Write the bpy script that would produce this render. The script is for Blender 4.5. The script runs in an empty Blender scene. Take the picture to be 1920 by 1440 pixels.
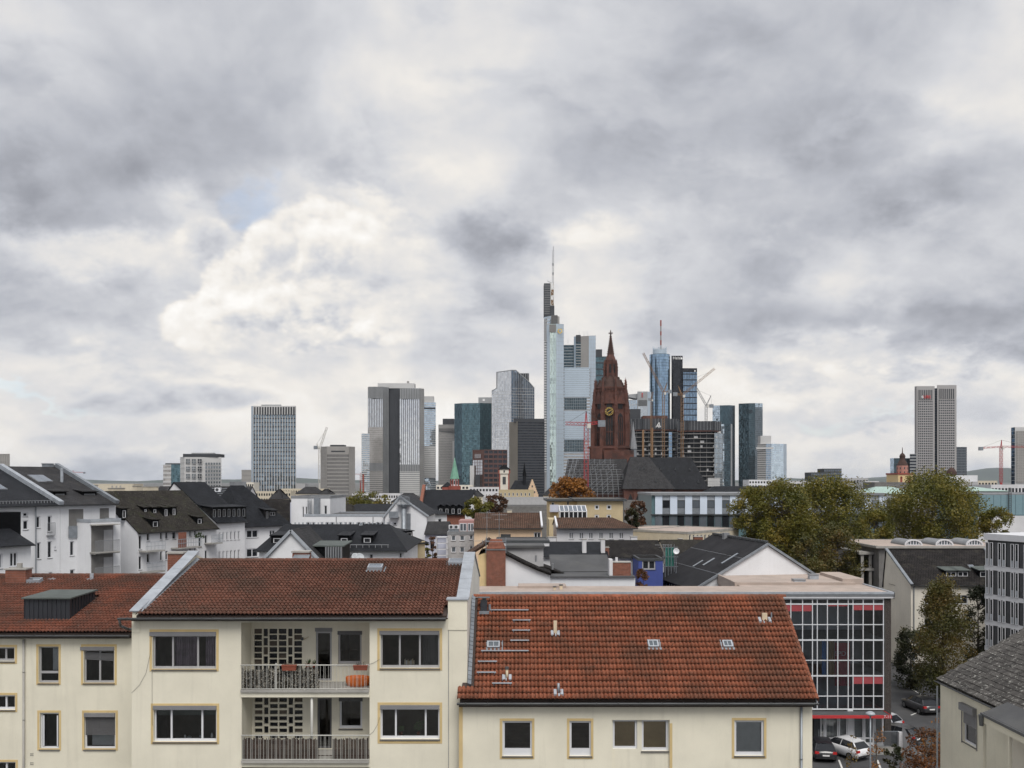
import bpy,bmesh,math,random
from mathutils import Vector,Matrix
R = math.radians
random.seed(7)
scene = bpy.context.scene
col = scene.collection
F,HZ,H = 1700.0,902.0,22.0      # focal length in photo pixels, horizon row, eye height in metres

# ------------------------------------------------------------------ camera
cam_d = bpy.data.cameras.new('camera')
cam_d.sensor_width = 36.0
cam_d.lens = 36.0 * F / 1920.0
cam_d.shift_y = (HZ - 720.0) / 1920.0
cam_d.clip_start = 0.5
cam_d.clip_end = 60000.0
cam = bpy.data.objects.new('camera',cam_d)
cam.location = (0,0,H)
cam.rotation_euler = (R(90),0,0)
col.objects.link(cam)
scene.camera = cam

# ------------------------------------------------------------------ exposure and render settings
scene.view_settings.view_transform = 'Standard'
scene.view_settings.look = 'None'
scene.view_settings.exposure = 0.93
scene.view_settings.gamma = 1.0
scene.view_settings.use_curve_mapping = False
scene.render.engine = 'CYCLES'
cy = scene.cycles
cy.use_denoising = True
cy.use_adaptive_sampling = True
cy.adaptive_threshold = 0.015
cy.adaptive_min_samples = 16
cy.max_bounces = 6
cy.diffuse_bounces = 3
cy.glossy_bounces = 3
cy.transmission_bounces = 4
cy.transparent_max_bounces = 6
cy.volume_bounces = 0
cy.sample_clamp_indirect = 6.0
cy.caustics_reflective = False
cy.caustics_refractive = False

# ------------------------------------------------------------------ sun behind the cloud layer
SUN_AZ,SUN_EL = R(166),R(55)      # azimuth from +Y (view direction) towards +X
sun_d = bpy.data.lights.new('sun','SUN')
sun_d.energy = 1.5
sun_d.angle = R(34)
sun_d.color = (1.0,0.96,0.9)
sun = bpy.data.objects.new('sun',sun_d)
sdir = Vector((math.sin(SUN_AZ) * math.cos(SUN_EL),math.cos(SUN_AZ) * math.cos(SUN_EL),math.sin(SUN_EL)))
sun.rotation_euler = sdir.to_track_quat('Z','Y').to_euler()
sun.location = sdir * 200
col.objects.link(sun)

# ------------------------------------------------------------------ world: Nishita sky behind a broken cloud deck
world = bpy.data.worlds.new('World')
scene.world = world
world.use_nodes = True
wt = world.node_tree
wt.nodes.clear()
WN = wt.nodes.new

class S:
 """A scalar socket with arithmetic, so that the cloud formula can be written as plain maths."""
 def __init__(s,sock): s.k = sock
 def _op(a,op,b=None,c=None,clamp=False):
  n = WN('ShaderNodeMath');n.operation = op;n.use_clamp = clamp
  for i,v in enumerate((a,b,c)):
   if v is None: continue
   if isinstance(v,S): wt.links.new(v.k,n.inputs[i])
   else: n.inputs[i].default_value = v
  return S(n.outputs[0])
 def __add__(a,b): return a._op('ADD',b)
 __radd__ = __add__
 def __sub__(a,b): return a._op('SUBTRACT',b)
 def __rsub__(a,b): return a._op('MULTIPLY_ADD',-1.0,b)
 def __mul__(a,b): return a._op('MULTIPLY',b)
 __rmul__ = __mul__
 def __truediv__(a,b): return a._op('DIVIDE',b)
 def clamp(a): return a._op('ADD',0.0,clamp=True)
 def f(a,op,b=None): return a._op(op,b)

def sstep(x,lo,hi):
 n = WN('ShaderNodeMapRange');n.interpolation_type = 'SMOOTHSTEP'
 wt.links.new(x.k,n.inputs[0]);n.inputs[1].default_value = lo;n.inputs[2].default_value = hi
 return S(n.outputs[0])

def smix(a,b,t):
 a = a if isinstance(a,S) else None or a
 if isinstance(a,S) or isinstance(b,S):
  return a + (b - a) * t
 return t * (b - a) + a

def vec(x,y,z):
 n = WN('ShaderNodeCombineXYZ')
 for i,v in enumerate((x,y,z)):
  if isinstance(v,S): wt.links.new(v.k,n.inputs[i])
  else: n.inputs[i].default_value = v
 return n.outputs[0]

def noise(v,scale,detail=6,rough=0.55,lac=2.0,dist=0.0,colour=False):
 n = WN('ShaderNodeTexNoise');n.noise_dimensions = '2D'
 wt.links.new(v,n.inputs['Vector'])
 n.inputs['Scale'].default_value = scale;n.inputs['Detail'].default_value = detail
 n.inputs['Roughness'].default_value = rough;n.inputs['Lacunarity'].default_value = lac
 n.inputs['Distortion'].default_value = dist
 if colour:
  s = WN('ShaderNodeSeparateColor');wt.links.new(n.outputs['Color'],s.inputs[0])
  return [S(s.outputs[i]) for i in range(3)]
 return S(n.outputs[0])

def billow(v,scale,detail=3.0):
 n = WN('ShaderNodeTexVoronoi');n.feature = 'F1';n.voronoi_dimensions = '2D'
 wt.links.new(v,n.inputs['Vector']);n.inputs['Scale'].default_value = scale
 n.inputs['Detail'].default_value = detail;n.inputs['Roughness'].default_value = 0.45
 return S(n.outputs['Distance'])

tc = WN('ShaderNodeTexCoord')
sep = WN('ShaderNodeSeparateXYZ');wt.links.new(tc.outputs['Generated'],sep.inputs[0])
dx,dy,dz = (S(sep.outputs[i]) for i in range(3))
az = dx.f('ARCTAN2',dy)
el = dz.f('ARCSINE')

def direction(px,py):
 u,v = (px - 960) / F,(HZ - py) / F
 return math.atan(u),math.atan(v / math.sqrt(1 + u * u))

def blobs(lst,p=None):
 """Sum of soft spots (px, py, rx, ry, amount) in direction space; p is the (azimuth, elevation) vector."""
 p = p or plain
 t = None
 for px,py,rx,ry,amp in lst:
  ca,ce = direction(px,py)
  n = WN('ShaderNodeVectorMath');n.operation = 'MULTIPLY_ADD'
  wt.links.new(p,n.inputs[0]);n.inputs[1].default_value = (F / rx,F / ry,0);n.inputs[2].default_value = (-ca * F / rx,-ce * F / ry,0)
  d = WN('ShaderNodeVectorMath');d.operation = 'DOT_PRODUCT'
  wt.links.new(n.outputs[0],d.inputs[0]);wt.links.new(n.outputs[0],d.inputs[1])
  e = WN('ShaderNodeMath');e.operation = 'POWER';e.inputs[0].default_value = math.exp(-1)
  wt.links.new(d.outputs['Value'],e.inputs[1])
  t = S(e.outputs[0])._op('MULTIPLY_ADD',amp,t if t is not None else 0.0)
 return t

# cloud coordinates: the view direction projected on a layer overhead, so that clouds flatten towards the horizon
hh = dz.f('MAXIMUM',0.0) + 0.5
qx,qy = dx / hh,dy / hh
flat = vec(qx,qy,0.0)
wA = noise(flat,2.6,2,0.5,colour=True)
wB = noise(flat,7.0,5,0.62,colour=True)
fine = noise(flat,17.0,5,0.62)
x1 = az + (wA[0] - 0.5) * 0.14 + (wB[0] - 0.5) * 0.11
y1 = el + (wA[1] - 0.5) * 0.07 + (wB[1] - 0.5) * 0.10
warp2 = vec(x1,y1,0.0)
plain = vec(az,el,0.0)
ux,uy = qx + (wA[0] - 0.5) * 0.10 + (wB[0] - 0.5) * 0.03,qy + (wA[1] - 0.5) * 0.10 + (wB[1] - 0.5) * 0.03
deck = noise(vec(ux,uy,0.0),2.3,4,0.5)
deck2 = noise(vec(ux + 7.1,uy,0.0),6.5,6,0.58)
lit = noise(vec(ux + 7.118,uy - 0.028,0.0),6.5,6,0.58)
rag = noise(vec(ux + 3.3,uy * 1.3,0.0),2.9,7,0.58)
scrap = sstep(rag,0.51,0.61)          # ragged lower fragments in front of the deck
patch = sstep(deck,0.40,0.60)

# brightness of the deck (display-linear), with the heavy and the thin parts of this sky
L = (patch - 0.5) * 0.12 + (deck - 0.5) * 0.14 + (deck2 - 0.5) * 0.09 + (deck2 - lit) * 0.24 + (fine - 0.5) * 0.05 - scrap * 0.07 + 0.61
L = L + blobs([
 (100,385,230,65,-0.12),(250,350,60,100,-0.09),(520,270,330,105,-0.10),(700,330,160,40,-0.08),
 (60,250,260,120,-0.05),(430,395,36,36,-0.10),(650,130,220,60,0.03),(220,90,160,60,0.03),(930,200,160,70,0.04),
 (150,480,230,48,0.26),(330,395,130,36,0.24),(720,372,130,28,0.22),(870,300,110,55,0.18),
 (945,425,75,45,-0.17),(900,470,60,60,-0.12),(1060,420,60,25,0.17),(1090,560,120,120,0.20),(820,640,160,60,0.08),(930,575,60,40,-0.12),
 (1280,110,90,50,-0.13),(1460,240,120,65,-0.12),(1640,60,260,60,-0.05),(1150,270,120,45,-0.05),
 (1740,375,85,60,-0.19),(1650,605,320,48,-0.19),(1890,620,120,55,-0.09),(1400,480,90,60,-0.06),
 (1600,480,220,45,0.06),(1700,250,200,45,0.06),(1330,380,160,60,0.05),
 (1600,715,420,32,0.18),(1250,670,180,60,0.14),(1750,840,420,40,0.13),(900,800,950,85,0.24),(350,870,700,30,0.14),(640,700,300,60,0.08),
 (120,570,220,36,-0.03),(150,690,260,40,0.12),(1640,795,120,12,-0.08),(1560,660,90,14,0.08),
],p=warp2)

# separate cumulus heads: a knobbly rim on the lit side, billows lit from above, soft grey undersides
bq = [az + (wB[1] - 0.5) * 0.035,el * 1.1 + (wB[2] - 0.5) * 0.035]
bil = billow(vec(bq[0],bq[1],0.0),17.0,3.0)
bil2 = billow(vec(bq[0] - 0.006,bq[1] + 0.012,0.0),17.0,3.0)
knob = (0.42 - bil) * 0.6 + (wB[0] - 0.5) * 0.9 + (fine - 0.5) * 0.9

def cumulus(L,lst,base,top,soft,shade=None,edge=0.05,foot=None,right=None,rel=0.34):
 f = blobs(lst) + knob * 0.36
 m = sstep(f,0.5 - edge,0.5 + edge * 1.6)
 inner = sstep(f,0.5,1.2)
 Lc = base + (top - base) * (1.0 - inner * soft) + (deck2 - 0.5) * 0.26 + (bil2 - bil) * rel + (deck2 - lit) * 0.40 + (fine - 0.5) * 0.07
 if shade: Lc = Lc + blobs(shade,p=warp2)
 if foot: m = m * sstep(y1,direction(960,foot[0])[1],direction(960,foot[1])[1])
 if right: m = m * sstep(x1 * -1.0,-direction(right[1],900)[0],-direction(right[0],900)[0])
 return smix(L,Lc,m),m

gapm = blobs([(480,418,55,26,0.9),(690,375,30,10,0.4),(60,742,110,11,0.8),(20,760,60,20,0.4),
              (1530,790,75,14,0.8),(1690,780,60,9,0.6),(700,425,30,16,0.35),(1905,700,60,14,0.3),
              (1660,60,140,40,0.12)],p=warp2)
gapm = sstep(gapm + (fine - 0.5) * 0.3,0.12,0.9) * 0.30

L,m0 = cumulus(L,[(385,445,66,56,0.85),(420,530,90,80,0.7)],0.50,0.78,0.95,[(430,540,110,55,-0.05)],0.10,foot=(610,500),rel=0.2)
L,m1 = cumulus(L,[(390,622,110,46,0.7),(510,560,150,100,0.85),(590,440,100,76,0.7),(760,550,250,130,1.0)],
    0.73,0.90,0.45,[(660,625,190,22,-0.30),(690,520,70,24,-0.20),(560,480,60,60,-0.05),(860,500,120,70,-0.16),(480,600,60,20,-0.05)],
    0.085,foot=(695,600),right=(600,900))
L,m2 = cumulus(L,[(300,745,150,40,0.8),(190,770,90,34,0.6),(470,745,110,26,0.7)],0.54,0.68,0.9,
    [(320,752,230,20,-0.04)],0.16,foot=(800,740),rel=0.12)
cov = (1.0 - gapm * (1.0 - m1) * (1.0 - m0 * 0.9))

ramp = WN('ShaderNodeValToRGB')
cr = ramp.color_ramp
cr.elements[0].position = 0.0;cr.elements[0].color = (0.16,0.175,0.205,1)
cr.elements[1].position = 1.0;cr.elements[1].color = (0.97,0.95,0.92,1)
for p,c in ((0.30,(0.31,0.322,0.36,1)),(0.46,(0.465,0.48,0.525,1)),(0.62,(0.635,0.642,0.672,1)),(0.80,(0.845,0.812,0.768,1))):
 e = cr.elements.new(p);e.color = c
wt.links.new(L.clamp().k,ramp.inputs[0])

sky = WN('ShaderNodeTexSky');sky.sky_type = 'NISHITA';sky.sun_disc = False
sky.sun_elevation = SUN_EL;sky.sun_rotation = SUN_AZ
sky.altitude = 100;sky.air_density = 1.0;sky.dust_density = 1.5;sky.ozone_density = 1.0
bg_sky = WN('ShaderNodeBackground');bg_sky.inputs[1].default_value = 0.10
wt.links.new(sky.outputs[0],bg_sky.inputs[0])
bg_cl = WN('ShaderNodeBackground');bg_cl.inputs[1].default_value = 0.555
wt.links.new(ramp.outputs[0],bg_cl.inputs[0])
mixw = WN('ShaderNodeMixShader')
wt.links.new(cov.clamp().k,mixw.inputs[0])
wt.links.new(bg_sky.outputs[0],mixw.inputs[1]);wt.links.new(bg_cl.outputs[0],mixw.inputs[2])
wo = WN('ShaderNodeOutputWorld');wt.links.new(mixw.outputs[0],wo.inputs[0])
world.cycles.sampling_method = 'MANUAL'
world.cycles.sample_map_resolution = 512

# ------------------------------------------------------------------ materials
MATS = {}

def nodes_of(name):
 m = bpy.data.materials.new(name);m.use_nodes = True
 nt = m.node_tree;nt.nodes.clear()
 out = nt.nodes.new('ShaderNodeOutputMaterial')
 bs = nt.nodes.new('ShaderNodeBsdfPrincipled')
 nt.links.new(bs.outputs[0],out.inputs[0])
 return m,nt,bs,out

def nz(nt,vecsock,scale,detail=4,rough=0.55,sx=1,sy=1,sz=1):
 n = nt.nodes.new('ShaderNodeTexNoise')
 if (sx,sy,sz) != (1,1,1):
  mp = nt.nodes.new('ShaderNodeMapping');mp.inputs['Scale'].default_value = (sx,sy,sz)
  nt.links.new(vecsock,mp.inputs[0]);vecsock = mp.outputs[0]
 nt.links.new(vecsock,n.inputs['Vector'])
 n.inputs['Scale'].default_value = scale;n.inputs['Detail'].default_value = detail;n.inputs['Roughness'].default_value = rough
 return n.outputs[0]

def mth(nt,op,a,b=None,c=None,clamp=False):
 n = nt.nodes.new('ShaderNodeMath');n.operation = op;n.use_clamp = clamp
 for i,v in enumerate((a,b,c)):
  if v is None: continue
  if isinstance(v,(int,float)): n.inputs[i].default_value = v
  else: nt.links.new(v,n.inputs[i])
 return n.outputs[0]

def mixc(nt,fac,a,b,mode='MIX'):
 n = nt.nodes.new('ShaderNodeMix');n.data_type = 'RGBA';n.blend_type = mode
 for i,v in ((0,fac),(6,a),(7,b)):
  if isinstance(v,(int,float)): n.inputs[i].default_value = v
  elif isinstance(v,tuple): n.inputs[i].default_value = (*v[:3],1)
  else: nt.links.new(v,n.inputs[i])
 return n.outputs[2]

def rng(nt,v,lo,hi,a=0.0,b=1.0):
 n = nt.nodes.new('ShaderNodeMapRange');n.interpolation_type = 'SMOOTHSTEP'
 nt.links.new(v,n.inputs[0])
 for i,x in zip((1,2,3,4),(lo,hi,a,b)): n.inputs[i].default_value = x
 return n.outputs[0]

def bump(nt,bs,h,dist,strength=1.0):
 b = nt.nodes.new('ShaderNodeBump');b.inputs['Strength'].default_value = strength;b.inputs['Distance'].default_value = dist
 nt.links.new(h,b.inputs['Height']);nt.links.new(b.outputs[0],bs.inputs['Normal'])

def mat(name,c,rough=0.75,metal=0.0,var=0.18,scale=1.2,streak=0.0,grain=0.0,dirt=None,dirt_amt=0.0,bumpd=0.0,spec=0.5):
 """Plain weathered surface: colour with broad blotches, optional rain streaks, dirt patches and grain."""
 if name in MATS: return MATS[name]
 m,nt,bs,out = nodes_of(name)
 g = nt.nodes.new('ShaderNodeNewGeometry');P = g.outputs['Position']
 n1 = nz(nt,P,scale,5,0.6)
 k = rng(nt,n1,0.25,0.75,1 - var,1 + var * 0.6)
 colr = mixc(nt,1.0,c,k,'MULTIPLY')
 if streak:
  s = nz(nt,P,2.2,4,0.6,1.6,1.6,0.10)
  colr = mixc(nt,mth(nt,'MULTIPLY',rng(nt,s,0.5,0.78),streak),colr,tuple(x * 0.45 for x in c))
 if dirt:
  d = nz(nt,P,scale * 0.6,6,0.65)
  colr = mixc(nt,mth(nt,'MULTIPLY',rng(nt,d,0.45,0.7),dirt_amt),colr,dirt)
 if grain:
  gr = nz(nt,P,40,3,0.6)
  colr = mixc(nt,1.0,colr,rng(nt,gr,0.2,0.8,1 - grain,1 + grain),'MULTIPLY')
  if bumpd: bump(nt,bs,gr,bumpd,0.6)
 nt.links.new(colr,bs.inputs['Base Color'])
 bs.inputs['Roughness'].default_value = rough;bs.inputs['Metallic'].default_value = metal
 bs.inputs['Specular IOR Level'].default_value = spec
 MATS[name] = m
 return m

def roofmat(name,c,c2,bw=0.3,bh=0.3,joint=0.02,moss=None,moss_amt=0.4,rough=0.8,depth=0.02,spots=None,offset=0.5):
 """Small roof plates on the slope's own UV (metres): courses with dark joints, blotches, moss or lichen."""
 if name in MATS: return MATS[name]
 m,nt,bs,out = nodes_of(name)
 uv = nt.nodes.new('ShaderNodeUVMap');uv.uv_map = 'UVMap'
 br = nt.nodes.new('ShaderNodeTexBrick');nt.links.new(uv.outputs[0],br.inputs['Vector'])
 br.inputs['Color1'].default_value = (*c,1);br.inputs['Color2'].default_value = (*c2,1)
 br.inputs['Mortar'].default_value = tuple(x * 0.35 for x in c) + (1,)
 br.inputs['Scale'].default_value = 1.0;br.inputs['Mortar Size'].default_value = joint
 br.inputs['Mortar Smooth'].default_value = 0.4
 br.inputs['Brick Width'].default_value = bw;br.inputs['Row Height'].default_value = bh
 br.offset = offset
 g = nt.nodes.new('ShaderNodeNewGeometry');P = g.outputs['Position']
 k = rng(nt,nz(nt,P,0.7,6,0.65),0.3,0.7,0.72,1.2)
 colr = mixc(nt,1.0,br.outputs['Color'],k,'MULTIPLY')
 if moss:
  d = nz(nt,P,1.1,7,0.7)
  colr = mixc(nt,mth(nt,'MULTIPLY',rng(nt,d,0.5,0.66),moss_amt),colr,moss)
 if spots:
  d = nz(nt,P,7.0,3,0.7)
  colr = mixc(nt,mth(nt,'MULTIPLY',rng(nt,d,0.60,0.68),0.8),colr,spots)
 nt.links.new(colr,bs.inputs['Base Color'])
 bump(nt,bs,mth(nt,'SUBTRACT',1.0,br.outputs['Fac']),depth)
 bs.inputs['Specular IOR Level'].default_value = 0.1
 bs.inputs['Roughness'].default_value = rough
 MATS[name] = m
 return m

def tilemat(name,c,dark,fresh,wear=0.5,soot=0.5):
 """Clay roof tiles: every tile its own tone, soot and moss gathering in patches and in the troughs."""
 m,nt,bs,out = nodes_of(name)
 uv = nt.nodes.new('ShaderNodeUVMap');uv.uv_map = 'UVMap'
 oi = nt.nodes.new('ShaderNodeObjectInfo')
 vm = nt.nodes.new('ShaderNodeVectorMath');vm.operation = 'ADD'
 nt.links.new(uv.outputs[0],vm.inputs[0])
 cx = nt.nodes.new('ShaderNodeCombineXYZ');nt.links.new(mth(nt,'MULTIPLY',oi.outputs['Random'],977.0),cx.inputs[0])
 nt.links.new(cx.outputs[0],vm.inputs[1])
 fl = nt.nodes.new('ShaderNodeVectorMath');fl.operation = 'FLOOR';nt.links.new(vm.outputs[0],fl.inputs[0])
 wn = nt.nodes.new('ShaderNodeTexWhiteNoise');wn.noise_dimensions = '2D';nt.links.new(fl.outputs[0],wn.inputs['Vector'])
 g = nt.nodes.new('ShaderNodeNewGeometry');P = g.outputs['Position']
 colr = mixc(nt,1.0,c,mth(nt,'MULTIPLY_ADD',wn.outputs['Value'],0.5,0.75),'MULTIPLY')
 colr = mixc(nt,rng(nt,nz(nt,P,0.35,4,0.5),0.52,0.72,0,0.75),colr,fresh)
 grime = mth(nt,'ADD',nz(nt,P,0.55,6,0.65),mth(nt,'MULTIPLY',wn.outputs['Value'],0.14))
 colr = mixc(nt,rng(nt,grime,0.47,0.72,0,soot),colr,dark)
 colr = mixc(nt,rng(nt,nz(nt,P,9.0,5,0.7),0.48,0.68,0,wear),colr,dark)
 colr = mixc(nt,rng(nt,nz(nt,P,17.0,2,0.5),0.70,0.76,0,0.5),colr,(0.30,0.29,0.24))
 nt.links.new(colr,bs.inputs['Base Color'])
 bump(nt,bs,nz(nt,P,60,3,0.6),0.004)
 bs.inputs['Roughness'].default_value = 0.8;bs.inputs['Specular IOR Level'].default_value = 0.25
 MATS[name] = m
 return m

def glassmat(name,c,rough=0.06,metal=0.0,var=0.0,cell=(1.5,3.5),spec=0.5):
 """Reflecting window glass; with var, pane to pane differences on the facade's UV (metres)."""
 if name in MATS: return MATS[name]
 m,nt,bs,out = nodes_of(name)
 bs.inputs['Base Color'].default_value = (*c,1)
 bs.inputs['Roughness'].default_value = rough;bs.inputs['Metallic'].default_value = metal
 bs.inputs['Specular IOR Level'].default_value = spec
 g = nt.nodes.new('ShaderNodeNewGeometry')
 if var:
  uv = nt.nodes.new('ShaderNodeUVMap');uv.uv_map = 'UVMap'
  dv = nt.nodes.new('ShaderNodeVectorMath');dv.operation = 'DIVIDE';dv.inputs[1].default_value = (cell[0],cell[1],1)
  nt.links.new(uv.outputs[0],dv.inputs[0])
  fl = nt.nodes.new('ShaderNodeVectorMath');fl.operation = 'FLOOR';nt.links.new(dv.outputs[0],fl.inputs[0])
  wn = nt.nodes.new('ShaderNodeTexWhiteNoise');wn.noise_dimensions = '2D';nt.links.new(fl.outputs[0],wn.inputs['Vector'])
  k = mth(nt,'MULTIPLY_ADD',wn.outputs['Value'],2 * var,1 - var)
  nt.links.new(mixc(nt,1.0,c,k,'MULTIPLY'),bs.inputs['Base Color'])
  # panes are never quite in one plane: tilt each a little
  s1 = nt.nodes.new('ShaderNodeVectorMath');s1.operation = 'SUBTRACT';s1.inputs[1].default_value = (0.5,0.5,0.5)
  nt.links.new(wn.outputs['Color'],s1.inputs[0])
  s2 = nt.nodes.new('ShaderNodeVectorMath');s2.operation = 'SCALE';s2.inputs['Scale'].default_value = 0.035
  nt.links.new(s1.outputs[0],s2.inputs[0])
  ad = nt.nodes.new('ShaderNodeVectorMath');ad.operation = 'ADD'
  nt.links.new(g.outputs['Normal'],ad.inputs[0]);nt.links.new(s2.outputs[0],ad.inputs[1])
  nt.links.new(ad.outputs[0],bs.inputs['Normal'])
 else:
  bump(nt,bs,nz(nt,g.outputs['Position'],0.7,2,0.5),0.02,0.25)
 MATS[name] = m
 return m

def clearmat(name,tint=(0.75,0.8,0.8),refl=0.10):
 """See-through window pane with a weak reflection."""
 m = bpy.data.materials.new(name);m.use_nodes = True
 nt = m.node_tree;nt.nodes.clear()
 out = nt.nodes.new('ShaderNodeOutputMaterial');mx = nt.nodes.new('ShaderNodeMixShader')
 tr = nt.nodes.new('ShaderNodeBsdfTransparent');tr.inputs[0].default_value = (*tint,1)
 gl = nt.nodes.new('ShaderNodeBsdfGlossy');gl.inputs['Roughness'].default_value = 0.03
 fr = nt.nodes.new('ShaderNodeFresnel');fr.inputs[0].default_value = 1.5
 nt.links.new(mth(nt,'ADD',fr.outputs[0],refl - 0.04,clamp=True),mx.inputs[0])
 nt.links.new(tr.outputs[0],mx.inputs[1]);nt.links.new(gl.outputs[0],mx.inputs[2]);nt.links.new(mx.outputs[0],out.inputs[0])
 MATS[name] = m
 return m

def leafmat(name,ca,cb,cc):
 m,nt,bs,out = nodes_of(name)
 g = nt.nodes.new('ShaderNodeNewGeometry')
 r = nt.nodes.new('ShaderNodeValToRGB');e = r.color_ramp.elements
 e[0].position = 0.15;e[0].color = (*ca,1);e[1].position = 0.85;e[1].color = (*cc,1)
 q = e.new(0.5);q.color = (*cb,1)
 n1 = nz(nt,g.outputs['Position'],0.22,3,0.6)
 mixv = mth(nt,'ADD',mth(nt,'MULTIPLY',g.outputs['Random Per Island'],0.26),mth(nt,'MULTIPLY_ADD',n1,1.5,-0.36))
 nt.links.new(mixv,r.inputs[0]);nt.links.new(r.outputs[0],bs.inputs['Base Color'])
 bs.inputs['Roughness'].default_value = 0.6
 tl = nt.nodes.new('ShaderNodeBsdfTranslucent');nt.links.new(r.outputs[0],tl.inputs[0])
 mx = nt.nodes.new('ShaderNodeMixShader');mx.inputs[0].default_value = 0.25
 nt.links.new(bs.outputs[0],mx.inputs[1]);nt.links.new(tl.outputs[0],mx.inputs[2]);nt.links.new(mx.outputs[0],out.inputs[0])
 MATS[name] = m
 return m

# ------------------------------------------------------------------ mesh builder
def V(*a): return Vector(a)

class MB:
 def __init__(s): s.v = [];s.f = [];s.uv = []
 def face(s,pts,uv=None):
  i = len(s.v);s.v += [tuple(p) for p in pts];s.f.append(tuple(range(i,i + len(pts))))
  s.uv.append(uv or [(0,0)] * len(pts))
 def hexa(s,p):
  """p: 8 corners, bottom four (counter-clockwise from above) then top four."""
  i = len(s.v);s.v += [tuple(q) for q in p]
  for q in ((3,2,1,0),(4,5,6,7),(0,1,5,4),(1,2,6,5),(2,3,7,6),(3,0,4,7)):
   s.f.append(tuple(i + k for k in q));s.uv.append([(0,0)] * 4)
 def box(s,x0,x1,y0,y1,z0,z1):
  s.hexa([(x0,y0,z0),(x1,y0,z0),(x1,y1,z0),(x0,y1,z0),(x0,y0,z1),(x1,y0,z1),(x1,y1,z1),(x0,y1,z1)])
 def wbox(s,b,a0,a1,d0,d1,z0,z1):
  """Box in a wall's own basis: a along the wall, d outwards, z up."""
  o,e,n = b
  P = lambda a,d,z: o + e * a + n * d + Vector((0,0,z))
  s.hexa([P(a0,d1,z0),P(a1,d1,z0),P(a1,d0,z0),P(a0,d0,z0),P(a0,d1,z1),P(a1,d1,z1),P(a1,d0,z1),P(a0,d0,z1)])
 def beam(s,p,q,w,h=None,up=None):
  p,q = Vector(p),Vector(q);h = h or w
  d = q - p
  if d.length < 1e-6: return
  d.normalize();up = Vector(up or (0,0,1))
  if abs(d.dot(up)) > 0.99: up = Vector((0,1,0))
  a = d.cross(up).normalized() * (w / 2);b = a.cross(d).normalized() * (h / 2)
  s.hexa([p - a - b,p + a - b,q + a - b,q - a - b,p - a + b,p + a + b,q + a + b,q - a + b])
 def tube(s,p,q,r0,r1=None,n=8,caps=True):
  r1 = r0 if r1 is None else r1
  p,q = Vector(p),Vector(q);d = q - p
  if d.length < 1e-6: return
  d.normalize();up = Vector((0,0,1)) if abs(d.z) < 0.95 else Vector((0,1,0))
  a = d.cross(up).normalized();b = a.cross(d)
  i = len(s.v)
  for c,r in ((p,r0),(q,r1)):
   for k in range(n):
    t = 2 * math.pi * k / n;s.v.append(tuple(c + a * (r * math.cos(t)) + b * (r * math.sin(t))))
  for k in range(n):
   k2 = (k + 1) % n;s.f.append((i + k,i + n + k,i + n + k2,i + k2));s.uv.append([(0,0)] * 4)
  if caps:
   s.f.append(tuple(i + k for k in range(n)));s.uv.append([(0,0)] * n)
   s.f.append(tuple(i + n + k for k in reversed(range(n))));s.uv.append([(0,0)] * n)
 def path(s,pts,r,n=6):
  for p,q in zip(pts,pts[1:]): s.tube(p,q,r,n=n)
 def prism(s,poly,z0,z1,cap=True):
  """Vertical prism over a plan polygon (counter-clockwise); side faces get UVs in metres."""
  n = len(poly);L = 0.0
  for k in range(n):
   a,b = poly[k],poly[(k + 1) % n]
   l = math.hypot(b[0] - a[0],b[1] - a[1])
   s.face([(a[0],a[1],z0),(b[0],b[1],z0),(b[0],b[1],z1),(a[0],a[1],z1)],[(L,z0),(L + l,z0),(L + l,z1),(L,z1)])
   L += l
  if cap:
   s.face([(p[0],p[1],z1) for p in poly]);s.face([(p[0],p[1],z0) for p in reversed(poly)])
 def frustum(s,poly0,z0,poly1,z1):
  n = len(poly0)
  for k in range(n):
   k2 = (k + 1) % n
   s.face([(*poly0[k],z0),(*poly0[k2],z0),(*poly1[k2],z1),(*poly1[k],z1)])
  s.face([(*p,z1) for p in poly1]);s.face([(*p,z0) for p in reversed(poly0)])
 def extrude(s,pts,d):
  """Solid from a planar outline pts pushed along vector d."""
  d = Vector(d);a = [Vector(p) for p in pts];b = [p + d for p in a];n = len(a)
  s.face(a);s.face(list(reversed(b)))
  for k in range(n):
   k2 = (k + 1) % n;s.face([a[k2],a[k],b[k],b[k2]])
 def lathe(s,prof,n=16,cx=0.0,cy=0.0,arc=2 * math.pi):
  i = len(s.v);m = len(prof)
  for k in range(n):
   t = arc * k / n
   for r,z in prof: s.v.append((cx + r * math.cos(t),cy + r * math.sin(t),z))
  for k in range(n):
   k2 = (k + 1) % n
   for j in range(m - 1):
    s.f.append((i + k * m + j,i + k2 * m + j,i + k2 * m + j + 1,i + k * m + j + 1));s.uv.append([(0,0)] * 4)
 def slab(s,p0,p1,p2,p3,t):
  """Sloping plate: p0-p1 eave, p3-p2 ridge, thickness t downwards; the top carries UVs in metres."""
  p0,p1,p2,p3 = map(Vector,(p0,p1,p2,p3))
  nrm = (p1 - p0).cross(p3 - p0).normalized()
  if nrm.z < 0: nrm = -nrm
  e = (p1 - p0).normalized();g = nrm.cross(e)
  U = lambda p: ((p - p0).dot(e),(p - p0).dot(g))
  top = [p0,p1,p2,p3];bot = [p - nrm * t for p in top]
  s.face(top,[U(p) for p in top]);s.face(list(reversed(bot)))
  for k in range(4):
   k2 = (k + 1) % 4
   s.face([bot[k],bot[k2],top[k2],top[k]],[(0,0),(1,0),(1,0.05),(0,0.05)])
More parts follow.
